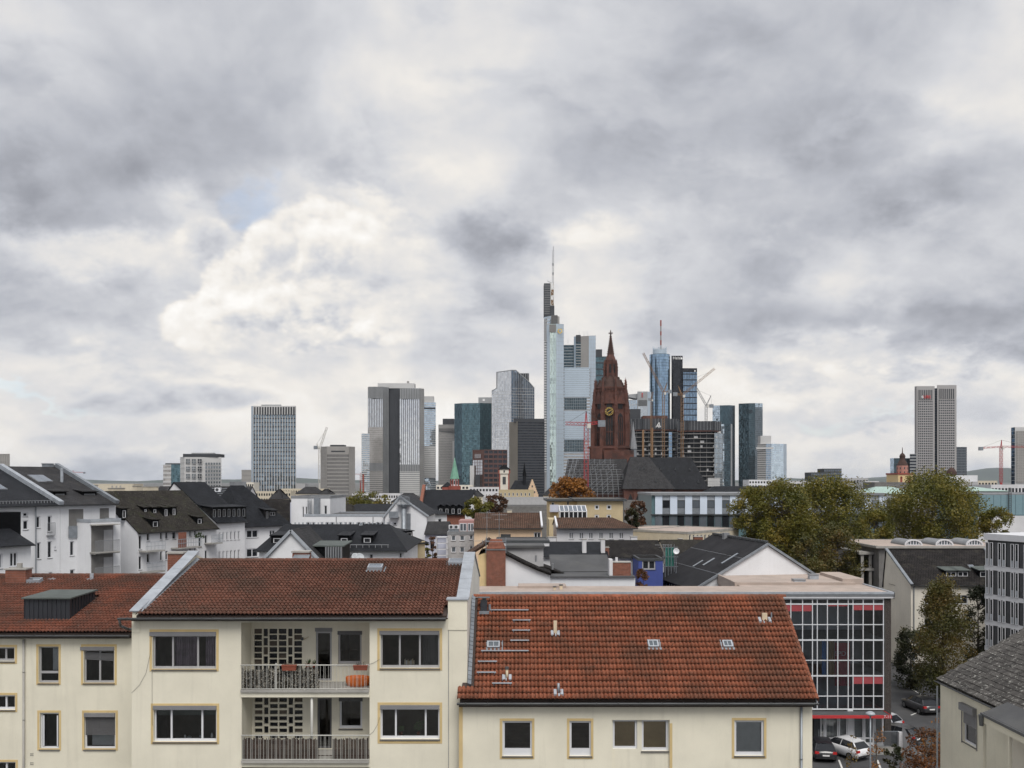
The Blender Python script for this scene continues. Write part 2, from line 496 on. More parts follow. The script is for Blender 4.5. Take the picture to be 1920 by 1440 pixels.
 def tri(s,a,b,c,t=0.0,ref=None):
  a,b,c = map(Vector,(a,b,c));e = (b - a).normalized();nrm = e.cross(c - a).normalized();g = nrm.cross(e)
  s.face([a,b,c],[((p - a).dot(e),(p - a).dot(g)) for p in (a,b,c)])
  if t:
   q = [p - (nrm if nrm.z >= 0 else -nrm) * t for p in (a,b,c)]
   s.face([q[2],q[1],q[0]])
   for k in range(3):
    k2 = (k + 1) % 3;s.face([q[k],q[k2],(a,b,c)[k2],(a,b,c)[k]])
 def mesh(s,name,m,smooth=False):
  me = bpy.data.meshes.new(name);me.from_pydata(s.v,[],s.f)
  ul = me.uv_layers.new(name='UVMap')
  ul.data.foreach_set('uv',[c for f in s.uv for q in f for c in q])
  if m: me.materials.append(MATS[m] if isinstance(m,str) else m)
  if smooth: me.polygons.foreach_set('use_smooth',[True] * len(me.polygons))
  me.update()
  return me
 def build(s,name,m,parent=None,kind=None,smooth=False,label=None):
  o = bpy.data.objects.new(name,s.mesh(name,m,smooth));col.objects.link(o)
  if parent: o.parent = parent
  if kind: o['kind'] = kind
  if label: o['label'] = label
  return o

def tag(o,label,cat,group=None):
 o['label'] = label;o['category'] = cat
 if group: o['group'] = group
 return o

def thing(name,label,cat,loc=(0,0,0),rz=0.0,group=None):
 o = bpy.data.objects.new(name,None);o.empty_display_size = 0.5;col.objects.link(o)
 o.location = loc;o.rotation_euler = (0,0,rz)
 return tag(o,label,cat,group)

def single(name,mb,m,label,cat,group=None,smooth=False):
 return tag(mb.build(name,m,smooth=smooth),label,cat,group)

def X(px,Y): return (px - 960.0) / F * Y
def Z(py,Y): return H - (py - HZ) / F * Y
def Yat(py,z): return (H - z) * F / (py - HZ)

# ------------------------------------------------------------------ walls, windows, roofs in a building's own frame
class Block:
 """A building frame: front line A-B on the ground (u to the right, v away from the viewer)."""
 def __init__(s,name,label,cat,A,B,group=None,raw=False):
  if not raw: A,B = (X(*A),A[1]),(X(*B),B[1])
  s.A = Vector((A[0],A[1]));s.B = Vector((B[0],B[1]))
  d = s.B - s.A;s.w = d.length;s.ex = d.normalized();s.ey = Vector((-s.ex.y,s.ex.x))
  s.t = thing(name,label,cat,(s.A.x,s.A.y,0),math.atan2(s.ex.y,s.ex.x),group)
 def uv(s,px,py,v=0.0):
  """Pixel ray against the plane at local depth v: returns (u, z)."""
  k = (px - 960.0) / F
  o = s.A + s.ey * v
  # o + u*ex = (k*Y, Y)
  den = s.ex.x - k * s.ex.y
  u = (k * o.y - o.x) / den
  Y = o.y + u * s.ex.y
  return u,H - (py - HZ) / F * Y
 def vz(s,px,py,u):
  """Pixel ray against a side plane at local u: returns (v, z)."""
  k = (px - 960.0) / F
  o = s.A + s.ex * u
  den = s.ey.x - k * s.ey.y
  v = (k * o.y - o.x) / den
  Y = o.y + v * s.ey.y
  return v,H - (py - HZ) / F * Y
 def front(s,v=0.0): return (V(0,v,0),V(1,0,0),V(0,-1,0))
 def right(s,u=None): return (V(s.w if u is None else u,0,0),V(0,1,0),V(1,0,0))
 def left(s,u=0.0): return (V(u,0,0),V(0,1,0),V(-1,0,0))
 def rects(s,lst,v=0.0):
  r = []
  for a in lst:
   u0,z1 = s.uv(a[0],a[1],v);u1,z0 = s.uv(a[2],a[3],v)
   r.append((u0,z0,u1,z1))
  return r
 def srects(s,lst,u):
  r = []
  for a in lst:
   v0,z1 = s.vz(a[0],a[1],u);v1,z0 = s.vz(a[2],a[3],u)
   if v0 > v1: v0,v1 = v1,v0
   r.append((v0,min(z0,z1),v1,max(z0,z1)))
  return r

def holes_wall(mb,b,L,z0,z1,rects,rec=0.14,a0=0.0):
 """Wall sheet with real openings and their reveals."""
 o,e,n = b
 P = lambda a,d,z: o + e * a - n * d + Vector((0,0,z))
 flip = e.cross(Vector((0,0,1))).dot(n) < 0
 rs = [r for r in rects if r[2] > a0 + 0.01 and r[0] < L - 0.01 and r[3] > z0 + 0.01 and r[1] < z1 - 0.01]
 rs = [(max(r[0],a0 + 0.02),max(r[1],z0 + 0.02),min(r[2],L - 0.02),min(r[3],z1 - 0.02)) for r in rs]
 xs = sorted({round(x,4) for r in rs for x in (r[0],r[2])} | {a0,L})
 zs = sorted({round(x,4) for r in rs for x in (r[1],r[3])} | {z0,z1})
 def q(p):
  mb.face(list(reversed(p)) if flip else p)
 for xa,xb in zip(xs,xs[1:]):
  za = None
  for k,(zl,zh) in enumerate(zip(zs,zs[1:])):
   cx,cz = (xa + xb) / 2,(zl + zh) / 2
   hit = any(r[0] < cx < r[2] and r[1] < cz < r[3] for r in rs)
   if not hit and za is None: za = zl
   if za is not None and (hit or zh == zs[-1]):
    top = zl if hit else zh
    q([P(xa,0,za),P(xb,0,za),P(xb,0,top),P(xa,0,top)])
    za = None
 for x0,l,x1,h in rs:
  for p in ([P(x0,0,l),P(x1,0,l),P(x1,rec,l),P(x0,rec,l)],[P(x1,0,h),P(x0,0,h),P(x0,rec,h),P(x1,rec,h)],
                  [P(x0,0,h),P(x0,0,l),P(x0,rec,l),P(x0,rec,h)],[P(x1,0,l),P(x1,0,h),P(x1,rec,h),P(x1,rec,l)]):
   q(p)

def window(par,b,r,rec=0.14,cols=1,rows=1,fw=0.06,m='frame_white',g='glass_dark',sill='sill_grey',splits=None,name='window',sillw=0.05,bar=None,label=None):
 """Window set into its opening: frame with mullions, one object per pane when large, a sill."""
 x0,z0,x1,z1 = r
 mb = MB();d0,d1 = -rec - 0.03,-rec + 0.05
 mb.wbox(b,x0,x0 + fw,d0,d1,z0,z1);mb.wbox(b,x1 - fw,x1,d0,d1,z0,z1)
 mb.wbox(b,x0 + fw,x1 - fw,d0,d1,z1 - fw,z1);mb.wbox(b,x0 + fw,x1 - fw,d0,d1,z0,z0 + (bar or fw))
 zb = z0 + (bar or fw)
 xs = [x0 + fw + (x1 - x0 - 2 * fw) * t for t in (splits or [i / cols for i in range(1,cols)])]
 for x in xs: mb.wbox(b,x - fw * 0.6,x + fw * 0.6,d0,d1 - 0.004,zb,z1 - fw)
 for i in range(1,rows):
  z = zb + (z1 - fw - zb) * i / rows;mb.wbox(b,x0 + fw,x1 - fw,d0,d1 - 0.008,z - fw * 0.4,z + fw * 0.4)
 w = mb.build(name,m,par,label=label)
 pm = MB();edges = [x0 + fw] + xs + [x1 - fw]
 for xa,xb in zip(edges,edges[1:]):
  pm.wbox(b,xa,xb,-rec - 0.018,-rec,zb,z1 - fw)
 pm.build('pane',g,w)
 if sill:
  sm = MB();sm.wbox(b,x0 - 0.03,x1 + 0.03,-rec + 0.05,sillw,z0 - 0.045,z0 - 0.005);sm.build('sill',sill,w)
 return w

def gable_tri(mb,b,L,z0,z1,apex=0.5,a0=0.0):
 o,e,n = b
 P = lambda a,z: o + e * a + Vector((0,0,z))
 p = [P(a0,z0),P(L,z0),P(a0 + (L - a0) * apex,z1)]
 if e.cross(Vector((0,0,1))).dot(n) < 0: p.reverse()
 mb.face(p)

# ------------------------------------------------------------------ palette
mat('wall_cream',(0.71,0.675,0.56),0.9,var=0.09,scale=0.5,streak=0.17,grain=0.06,bumpd=0.004)
mat('wall_cream_side',(0.72,0.70,0.64),0.9,var=0.10,scale=0.5,streak=0.12,grain=0.06,bumpd=0.004)
mat('trim_ochre',(0.58,0.44,0.22),0.85,var=0.12)
mat('wall_white',(0.70,0.71,0.735),0.9,var=0.08,scale=0.35,streak=0.10)
mat('wall_greywhite',(0.62,0.62,0.64),0.9,var=0.10,scale=0.35,streak=0.14)
mat('wall_warmwhite',(0.70,0.66,0.58),0.9,var=0.10,scale=0.35,streak=0.14)
mat('frame_white',(0.64,0.65,0.68),0.5,var=0.05)
mat('frame_grey',(0.36,0.36,0.37),0.55,var=0.12)
mat('box_grey',(0.20,0.20,0.21),0.55,var=0.12,streak=0.2)
mat('sill_grey',(0.12,0.115,0.11),0.7,var=0.2)
mat('zinc',(0.25,0.275,0.305),0.45,metal=0.35,var=0.22,scale=1.6,streak=0.2)
mat('zinc_pale',(0.36,0.39,0.43),0.5,metal=0.2,var=0.18,scale=2.0)
mat('gutter',(0.10,0.105,0.11),0.5,metal=0.3,var=0.2)
mat('dark_void',(0.03,0.028,0.026),0.9,var=0.3)
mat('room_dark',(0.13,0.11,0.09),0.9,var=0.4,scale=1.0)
mat('brick_red',(0.22,0.085,0.055),0.85,var=0.3,scale=4.0,grain=0.2)
mat('soffit',(0.05,0.035,0.03),0.8)
mat('iron_white',(0.50,0.50,0.47),0.5,var=0.12)
mat('blind_grey',(0.10,0.10,0.105),0.6,var=0.1)
mat('curtain_mauve',(0.30,0.25,0.31),0.9,var=0.25,scale=3)
mat('curtain_grey',(0.50,0.53,0.56),0.9,var=0.12,scale=2)
mat('curtain_tan',(0.50,0.37,0.21),0.9,var=0.15,scale=2)
mat('slate_cladding',(0.024,0.027,0.034),0.5,var=0.2)
mat('felt_green',(0.085,0.10,0.095),0.85,var=0.2)
mat('terracotta',(0.22,0.06,0.035),0.8,var=0.15)
mat('orange_plastic',(0.55,0.13,0.02),0.45,var=0.1)
mat('plant_green',(0.06,0.10,0.03),0.7,var=0.4,scale=8)
mat('pipe_cream',(0.60,0.50,0.36),0.7)
mat('concrete',(0.34,0.33,0.31),0.9,var=0.2,streak=0.2)
mat('cable',(0.10,0.10,0.10),0.7)
mat('paper',(0.62,0.55,0.42),0.8)
glassmat('glass_dark',(0.018,0.020,0.024),0.05)
glassmat('glass_sky',(0.20,0.23,0.27),0.06,metal=0.5)
glassmat('skylight_glass',(0.12,0.14,0.16),0.08,metal=0.3)
clearmat('glass_clear',(0.93,0.94,0.94),0.05)
tilemat('tile_orange',(0.25,0.084,0.046),(0.055,0.038,0.028),(0.31,0.095,0.047),0.7,0.62)
tilemat('tile_brown',(0.140,0.061,0.043),(0.048,0.036,0.028),(0.17,0.067,0.044),0.75,0.65)
tilemat('tile_red',(0.158,0.058,0.038),(0.046,0.032,0.026),(0.225,0.068,0.038),0.7,0.7)

TW,TG = 0.30,0.28

def tile_faces(mb,Mx,uvc):
 """One double-wave clay tile (its lip standing proud of the course below)."""
 n = 8;top = [];lip = [];back = []
 for i in range(n + 1):
  x = TW * i / n
  h = 0.076 * (0.5 + 0.5 * math.cos(2 * math.pi * x / (TW / 2) + math.pi)) ** 0.9
  top.append(Mx @ V(x,-0.045,h + 0.050));lip.append(Mx @ V(x,-0.010,h + 0.006));back.append(Mx @ V(x,TG + 0.01,h + 0.004))
 i0 = len(mb.v);mb.v += [tuple(p) for p in lip + top + back];m = n + 1
 for i in range(n):
  mb.f.append((i0 + i,i0 + i + 1,i0 + m + i + 1,i0 + m + i));mb.uv.append([uvc] * 4)
  mb.f.append((i0 + m + i,i0 + m + i + 1,i0 + 2 * m + i + 1,i0 + 2 * m + i));mb.uv.append([uvc] * 4)

def tile_mesh(m):
 mb = MB();tile_faces(mb,Matrix.Identity(4),(0.5,0.5))
 me = mb.mesh('tile',m,True)
 return me

class Slope:
 """A roof plane facing the viewer: eave at depth y0 and height z0, rising at the given run and rise."""
 def __init__(s,x0,x1,y0,z0,y1,z1):
  s.x0,s.x1,s.y0,s.z0,s.y1,s.z1 = x0,x1,y0,z0,y1,z1
  s.a = math.atan2(z1 - z0,y1 - y0);s.len = math.hypot(z1 - z0,y1 - y0)
  s.M = Matrix.Translation((x0,y0,z0)) @ Matrix.Rotation(s.a,4,'X')
 def hit(s,px,py):
  d = V((px - 960) / F,1,-(py - HZ) / F);o = V(0,0,H)
  n = s.M.to_3x3() @ V(0,0,1)
  t = (s.M.translation - o).dot(n) / d.dot(n)
  q = s.M.inverted() @ (o + d * t)
  return q.x,q.y
 def at(s,px,py,lift=0.0):
  a,b = s.hit(px,py);return s.M @ V(a,b,lift)
 def tiles(s,roof_thing,m,limit=290,origin=V(0,0,0),skip=None):
  par = roof_thing
  nx = int((s.x1 - s.x0) / TW + 0.5);ny = int(s.len / TG)
  gauge = s.len / ny
  me = tile_mesh(m);rest = MB();k = 0
  rnd = random.Random(3)
  off = Matrix.Translation(-origin)
  for j in range(ny):
   for i in range(nx):
    if skip and skip((i + 0.5) * TW,(j + 0.5) * gauge): continue
    Mx = off @ s.M @ Matrix.Translation((i * TW,j * gauge,0.02 + rnd.uniform(0,0.006))) @ Matrix.Rotation(rnd.uniform(-0.012,0.012),4,'Z') \
     @ Matrix.Rotation(rnd.uniform(-0.012,0.012),4,'Y') @ Matrix.Diagonal((1,gauge / TG,1,1))
    if k < limit:
     o = bpy.data.objects.new('roof_tile',me);col.objects.link(o);o.parent = par;o.matrix_local = Mx
    else:
     tile_faces(rest,Mx,(i + 0.5,j + 0.5))
    k += 1
  o = rest.build('upper_roof_tiles',m,par,'stuff',smooth=True)
  return o
 def ridge(s,par,m,origin=V(0,0,0),r=0.12,ln=0.36):
  mb = MB();n = 7
  for e0,e1,rr in ((0,ln + 0.03,r),):
   for k in range(n):
    t0,t1 = math.pi * k / n,math.pi * (k + 1) / n
    p = lambda x,t,q: V(x,q * math.cos(t),q * math.sin(t) * 0.9)
    mb.face([p(e0,t1,rr),p(e0,t0,rr),p(e1,t0,rr * 0.88),p(e1,t1,rr * 0.88)],[(0.5,0.5)] * 4)
    mb.face([p(e0,t0,rr),p(e0,t1,rr),p(e0,t1,rr - 0.02),p(e0,t0,rr - 0.02)],[(0.5,0.5)] * 4)
  me = mb.mesh('ridge_tile',m,True)
  x = s.x0
  while x < s.x1 - 0.05:
   o = bpy.data.objects.new('ridge_tile',me);col.objects.link(o);o.parent = par
   o.location = V(x,s.y1 + 0.02,s.z1 + 0.03) - origin;x += ln

def gutter(par,x0,x1,y,z,r=0.08,m='gutter',n=8):
 mb = MB()
 for rr,sg in ((r,1),(r * 0.86,-1)):
  for k in range(n):
   t0,t1 = math.pi * (1 + k / n),math.pi * (1 + (k + 1) / n)
   P = lambda x,t: V(x,y + rr * math.cos(t),z + rr * math.sin(t))
   q = [P(x0,t0),P(x1,t0),P(x1,t1),P(x0,t1)]
   mb.face(q if sg < 0 else q[::-1])
 mb.tube((x0,y - r,z),(x1,y - r,z),0.012,n=6)
 for x in (x0,x1):
  mb.extrude([V(x,y + r * math.cos(math.pi * (1 + k / n)),z + r * math.sin(math.pi * (1 + k / n))) for k in range(n + 1)],(0.004,0,0))
 g = mb.build('gutter',m,par)
 bk = MB()
 k = x0 + 0.3
 while k < x1:
  bk.box(k,k + 0.03,y - r - 0.012,y + r,z + 0.004,z + 0.016);k += 0.8
 bk.build('gutter_brackets',m,g)
 return g

def trim_ring(par,b,r,w=0.11,m='trim_ochre',d=0.012):
 mb = MB();x0,z0,x1,z1 = r
 mb.wbox(b,x0,x1,0.001,d,z1 - w,z1);mb.wbox(b,x0,x1,0.001,d,z0,z0 + w)
 mb.wbox(b,x0,x0 + w,0.001,d - 0.002,z0 + w,z1 - w);mb.wbox(b,x1 - w,x1,0.001,d - 0.002,z0 + w,z1 - w)
 return mb.build('window_surround',m,par)

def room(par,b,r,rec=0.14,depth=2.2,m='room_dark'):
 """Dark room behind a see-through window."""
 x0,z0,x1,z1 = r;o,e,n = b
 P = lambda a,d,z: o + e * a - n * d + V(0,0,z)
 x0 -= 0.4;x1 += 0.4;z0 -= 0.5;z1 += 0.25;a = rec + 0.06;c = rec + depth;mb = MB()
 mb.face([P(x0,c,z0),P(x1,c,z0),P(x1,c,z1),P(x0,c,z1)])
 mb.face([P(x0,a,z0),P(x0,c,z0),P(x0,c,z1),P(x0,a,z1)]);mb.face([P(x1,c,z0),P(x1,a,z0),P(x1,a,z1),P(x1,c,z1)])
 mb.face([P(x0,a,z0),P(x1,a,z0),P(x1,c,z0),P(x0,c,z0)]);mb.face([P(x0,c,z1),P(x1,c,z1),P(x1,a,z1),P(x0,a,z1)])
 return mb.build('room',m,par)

def curtain(par,b,r,m,d=0.28,folds=14,amp=0.03):
 x0,z0,x1,z1 = r;o,e,n = b;mb = MB();N = folds * 6
 P = lambda i,z: o + e * (x0 + (x1 - x0) * i / N) - n * (d + amp * math.sin(2 * math.pi * i * folds / N + 1.3 * math.sin(i * 0.21))) + V(0,0,z)
 for i in range(N): mb.face([P(i,z0),P(i + 1,z0),P(i + 1,z1),P(i,z1)])
 return mb.build('curtain',m,par,smooth=True)

def sub(r,a,b): return (r[0] + (r[2] - r[0]) * a,r[1],r[0] + (r[2] - r[0]) * b,r[3])

# ================================================================== HOUSE B: cream house with balconies
YB = 34.0
hb = Block('apartment_house','cream apartment house with two recessed balconies and brown tiled roof','house',(247,YB),(876,YB))
uE = hb.w
zb_top = Z(1161,YB)
fb = hb.front()
WB = hb.rects([(286,1192,405,1255),(288,1330,406,1391),(713.6,1189,824,1253),(713.6,1329,824,1386)])
LOG = hb.rects([(452,1167,693,1293),(453,1307,693,1425),(453,1438,693,1545)])
BOX = hb.rects([(281,1185,405,1192),(287.5,1323,405.5,1330),(711.7,1183,824,1189.5),(713,1322.5,824,1329.5)])
TRIM = hb.rects([(280.5,1180,410,1258.5),(283,1319,411,1395),(707.5,1178,829,1257),(708,1317,829,1394)])
holes = [(w[0],w[1],w[2],q[3]) for w,q in zip(WB,BOX)] + LOG
uR = hb.uv(838,1200)[0]
mb = MB()
holes_wall(mb,fb,uE,0.0,zb_top,holes,0.22)
mb.face([V(0,0,0),V(0,12.6,0),V(0,12.6,zb_top),V(0,0,zb_top)][::-1])
bw = mb.build('wall','wall_cream',hb.t)
# corner pier and high party wall on the right, with its zinc coping
mb = MB()
zp = Z(1125,YB)
mb.box(hb.uv(840,1200)[0],uE,-0.03,0.45,zb_top - 0.4,zp)
mb.build('corner_pier','wall_cream',hb.t)
zr,vr = 18.46 + 0.36,40.1 - YB
mb = MB()
mb.face([V(uE,0.45,0),V(uE,12.8,0),V(uE,12.8,17.05),V(uE,vr,zr),V(uE,0.45,zp - 0.05)])
mb.face([V(uE,0.0,0),V(uE,0.45,0),V(uE,0.45,zb_top - 0.4),V(uE,0.0,zb_top - 0.4)])
mb.extrude([V(uE - 0.02,0.45,16.6),V(uE - 0.02,12.8,16.6),V(uE - 0.02,12.8,17.04),V(uE - 0.02,vr,zr - 0.01),V(uE - 0.02,0.45,zp - 0.06)][::-1],(-0.38,0,0))
mb.build('party_wall','wall_cream_side',hb.t)
mb = MB()
for (va,za,vb_,zb_) in ((0.45,zp - 0.04,vr,zr + 0.02),(vr,zr + 0.02,12.9,17.06)):
 n = 5
 for k in range(n):
  t0,t1 = k / n,(k + 0.985) / n
  a0,a1 = va + (vb_ - va) * t0,va + (vb_ - va) * t1;c0,c1 = za + (zb_ - za) * t0,za + (zb_ - za) * t1
  mb.slab((uE - 0.44,a0,c0 + 0.03),(uE + 0.05,a0,c0 + 0.03),(uE + 0.05,a1,c1 + 0.03),(uE - 0.44,a1,c1 + 0.03),0.03)
mb.box(hb.uv(837,1200)[0],uE + 0.05,-0.08,0.52,zp + 0.003,zp + 0.05)
mb.build('coping','zinc_pale',hb.t)
# left parapet with coping
zl0 = Z(1150,YB)
mb = MB()
mb.extrude([V(0.03,-0.02,zb_top - 0.5),V(0.03,12.7,zb_top - 0.5),V(0.03,12.7,17.1),V(0.03,vr,zr - 0.08),V(0.03,-0.02,zl0 + 0.05)][::-1],(0.28,0,0))
mb.build('parapet','wall_cream',hb.t)
mb = MB()
for k in range(6):
 t0,t1 = k / 6,(k + 0.985) / 6
 a0,a1 = -0.1 + (vr + 0.1) * t0,-0.1 + (vr + 0.1) * t1;c0,c1 = zl0 + (zr - zl0) * t0,zl0 + (zr - zl0) * t1
 mb.slab((-0.06,a0,c0 + 0.11),(0.44,a0,c0 + 0.11),(0.44,a1,c1 + 0.11),(-0.06,a1,c1 + 0.11),0.04)
mb.build('coping','zinc_pale',hb.t)
rnd = random.Random(5)
mb = MB()
for k in range(22):                       # stepped lead flashing beside the tiles
 t = k / 22;a = 0.1 + (vr - 0.2) * t;c = 17.0 + (18.46 - 17.0) * (a + 0.3) / (vr + 0.3)
 mb.slab((0.33,a,c + 0.16),(0.52 + rnd.uniform(0,0.05),a,c + 0.09),(0.52,a + 0.33,c + 0.15),(0.33,a + 0.33,c + 0.24),0.012)
mb.build('flashing','zinc',hb.t)

# roof
sb = Slope(X(255,33.7),-2.08,33.7,17.0,40.1,18.46)
OB = V(hb.A.x,hb.A.y,0)
rb = MB()
L0,L1 = sb.x0 - OB.x,sb.x1 - OB.x
rb.slab((L0,33.72 - YB,16.99),(L1 - 0.36,33.72 - YB,16.99),(L1 - 0.36,vr,18.45),(L0,vr,18.45),0.16)
rb.slab((L1 - 0.36,0.5,17.17),(L1,0.5,17.17),(L1,vr,18.45),(L1 - 0.36,vr,18.45),0.16)
rb.slab((L1,12.9,16.96),(L0,12.9,16.96),(L0,vr,18.45),(L1,vr,18.45),0.16)
roofb = rb.build('roof','soffit',hb.t)
sb.tiles(roofb,'tile_brown',290,OB,skip=lambda a,b: a + sb.x0 > -2.50 and b < 0.75)
sb.ridge(roofb,'tile_brown',OB)
gutter(hb.t,-0.35,hb.uv(837,1160)[0],-0.37,16.92,0.085)
mb = MB();mb.box(0.1,hb.uv(836,1160)[0],-0.28,-0.002,zb_top - 0.03,zb_top + 0.06);mb.build('eaves_board','soffit',hb.t)
mb = MB();mb.path([V(-0.3,-0.37,16.85),V(-0.33,-0.2,16.6),V(-0.15,0.1,16.42),V(-0.06,0.7,16.38)],0.05,8);mb.build('downpipe','gutter',hb.t,smooth=True)

# outer windows of house B
for i,(w,q,t) in enumerate(zip(WB,BOX,TRIM)):
 trim_ring(hb.t,fb,t,0.09)
 grey = i in (0,2)
 sp = [(0.295,0.71),(0.255,0.77),(0.31,0.67),(0.24,0.775)][i]
 win = window(hb.t,fb,w,0.16,splits=sp,fw=0.055,m='frame_grey' if grey else 'frame_white',g='glass_clear',bar=0.09,
                 label='grey framed three part window' if grey else 'white framed three part window')
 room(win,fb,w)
 mb = MB();mb.wbox(fb,q[0],q[2],-0.16,0.05,q[1],q[3] + 0.002);mb.build('roller_blind_box','box_grey',win)
 if i == 0: curtain(win,fb,sub(w,0.31,0.70),'curtain_mauve');curtain(win,fb,sub(w,0.78,0.98),'curtain_mauve',0.4,6)
 if i == 1:
  mb = MB();x0,z0,x1,z1 = w
  mb.wbox(fb,x0 + 0.06,x1 - 0.05,-0.26,-0.25,z1 - 0.28,z1 - 0.05);mb.build('roman_blind','felt_green',win)
 if i == 2: curtain(win,fb,sub(w,0.70,0.98),'blind_grey',0.3,3,0.015)

# loggias: back wall with pierced screen, door, window, side walls, floor, ceiling
VD = 1.35
colsx = [(476.4,491.1),(493.9,502.2),(504.8,519.7),(522.2,537),(540,548.3),(551.2,566.2)]
for li in (0,1,2):
 x0,z0,x1,z1 = LOG[li]
 bb = hb.front(VD)
 hol = [];scr = []
 if li < 2:
  y0,pit,hh,np_,nh = ((1178.9,11.46,9.6,17.2,14.6),(1308.7,11.46,7.8,17.7,13.2))[li]
  for ci,(c0,c1) in enumerate(colsx):
   narrow = ci in (1,4)
   for k in range(5 if narrow else 8):
    if narrow and li == 1 and k == 4: continue
    ya = y0 + k * (np_ if narrow else pit);yb = ya + (nh if narrow else hh)
    if yb > (1270,1398)[li]: continue
    scr.append(hb.rects([(c0 + li,ya,c1 + li,yb)],VD)[0])
  door = hb.rects([((592,1184,622,1291),(595,1309,622,1414))[li]],VD)[0]
  win_ = hb.rects([((634,1184,678,1245),(636.5,1309,679,1366))[li]],VD)[0]
  door = (door[0],max(door[1],z0 + 0.03),door[2],min(door[3],z1 + 0.1));win_ = (*win_[:3],min(win_[3],z1 + 0.1))
  hol = scr + [door,win_]
 mb = MB()
 zt = z1 + 0.22
 holes_wall(mb,bb,x1 + 0.0,z0,zt,hol,0.10,x0)
 mb.face([V(x0,0.2,z0),V(x0,VD,z0),V(x0,VD,zt),V(x0,0.2,zt)]);mb.face([V(x1,VD,z0),V(x1,0.2,z0),V(x1,0.2,zt),V(x1,VD,zt)])
 mb.face([V(x0,VD,zt),V(x1,VD,zt),V(x1,0.2,zt),V(x0,0.2,zt)]);
 lg = mb.build('loggia','wall_cream',hb.t)
 mb = MB();mb.box(x0 + 0.01,x1 - 0.01,-0.12,VD - 0.003,z0 - 0.08,z0 + 0.004);mb.build('balcony_floor','concrete',lg)
 if li == 2: continue
 pm = {}
 for k,r in enumerate(scr):
  mb = MB();mb.wbox(bb,r[0],r[2],-0.13,-0.10,r[1],r[3])
  mb.build('screen_pane','glass_dark' if (k * 7 + li) % 5 else 'room_dark',lg)
 d = window(lg,bb,door,0.10,fw=0.075,m='frame_grey' if li == 0 else 'blind_grey',g='glass_clear',sill=None,name='balcony_door');room(d,bb,door,0.10,1.5)
 mb = MB();mb.wbox(bb,door[0] - 0.02,door[2] + 0.02,-0.05,0.05,door[3] + 0.002,door[3] + 0.14)
 if li == 0: mb.build('roller_blind_box','box_grey',d)
 wv = window(lg,bb,win_,0.10,fw=0.07,m='frame_grey' if li == 0 else 'frame_white',g='glass_clear',bar=0.10);room(wv,bb,win_,0.10,1.5)
 mb = MB();mb.wbox(bb,win_[0] - 0.02,win_[2] + 0.02,-0.09,0.03,win_[3] - 0.12,win_[3] + 0.02);mb.build('roller_blind','blind_grey',wv)
 # railing
 zt_,zl_ = hb.uv(600,(1246.5,1378)[li])[1],hb.uv(600,(1291,1423)[li])[1]
 mb = MB()
 mb.tube((x0,-0.06,zt_),(x1,-0.06,zt_),0.022,n=8);mb.tube((x0,-0.06,zl_),(x1,-0.06,zl_),0.016,n=6)
 rl = mb.build('railing','iron_white',hb.t,smooth=True)
 x = x0 + 0.05;k = 0
 bar = MB();bar.tube((0,0,zl_),(0,0,zt_),0.0065,n=6);bme = bar.mesh('railing_bar','iron_white')
 while x < x1 - 0.02:
  o = bpy.data.objects.new('railing_bar',bme);col.objects.link(o);o.parent = rl;o.location = (x,-0.06,0)
  x += (0.045,0.105,0.105)[k % 3] * 1.2;k += 1
 mb = MB()
 for px in ((512,572,632),(511,579,636))[li]:
  u = hb.uv(px,1300)[0];mb.box(u - 0.012,u + 0.012,-0.075,-0.05,zl_ - 0.10,zl_)
 mb.build('railing_feet','iron_white',rl)
x0,z0,x1,z1 = LOG[1]
u = hb.uv(584,1300)[0]
mb = MB();mb.tube((u,0.06,z0),(u,0.06,z1),0.05,n=12);mb.build('post','iron_white',hb.t,smooth=True)
mb = MB();u = hb.uv(518,1250)[0];mb.tube((u,-0.03,LOG[0][1]),(u,-0.03,hb.uv(518,1243)[1]),0.03,n=8);mb.build('post','iron_white',hb.t)
# slab edge between the balconies
mb = MB();mb.box(LOG[0][0] + 0.005,LOG[0][2] - 0.005,-0.045,0.21,LOG[1][3] + 0.004,LOG[0][1] - 0.085);mb.build('slab_edge','wall_cream',hb.t)

# camouflage leaf netting behind the upper railing
x0,z0,x1,z1 = LOG[0]
ua,ub = x0 + 0.03,hb.uv(598,1270)[0]
zt_ = hb.uv(520,1252)[1]
rnd = random.Random(11)
mb = MB()
for k in range(2300):
 a = rnd.uniform(ua,ub);zc = rnd.uniform(z0 + 0.05,zt_ - 0.08 * abs(math.sin(a * 3)));s_ = rnd.uniform(0.02,0.045);t = rnd.uniform(0,6.28)
 c = V(a,rnd.uniform(0.0,0.05),zc);e1 = V(math.cos(t),rnd.uniform(-.4,.4),math.sin(t)) * s_;e2 = V(-math.sin(t),rnd.uniform(-.4,.4),math.cos(t)) * s_ * 0.6
 mb.face([c - e1,c + e2,c + e1,c - e2])
m_,nt,bs,out = nodes_of('camouflage')
g = nt.nodes.new('ShaderNodeNewGeometry');r_ = nt.nodes.new('ShaderNodeValToRGB');r_.color_ramp.interpolation = 'CONSTANT'
e = r_.color_ramp.elements;e[0].color = (0.018,0.018,0.014,1);e[1].position = 0.35;e[1].color = (0.06,0.05,0.036,1);q = e.new(0.72);q.color = (0.24,0.225,0.19,1)
nt.links.new(g.outputs['Random Per Island'],r_.inputs[0]);nt.links.new(r_.outputs[0],bs.inputs['Base Color']);MATS['camouflage'] = m_
o = mb.build('privacy_netting','camouflage');o.location = OB
tag(o,'mottled leaf privacy netting tied behind the upper balcony railing','netting')
mb = MB();mb.box(ua + 0.1,ub - 0.1,0.07,0.075,z0 + 0.01,zt_ - 0.15)  # near-black sheet just behind the netting
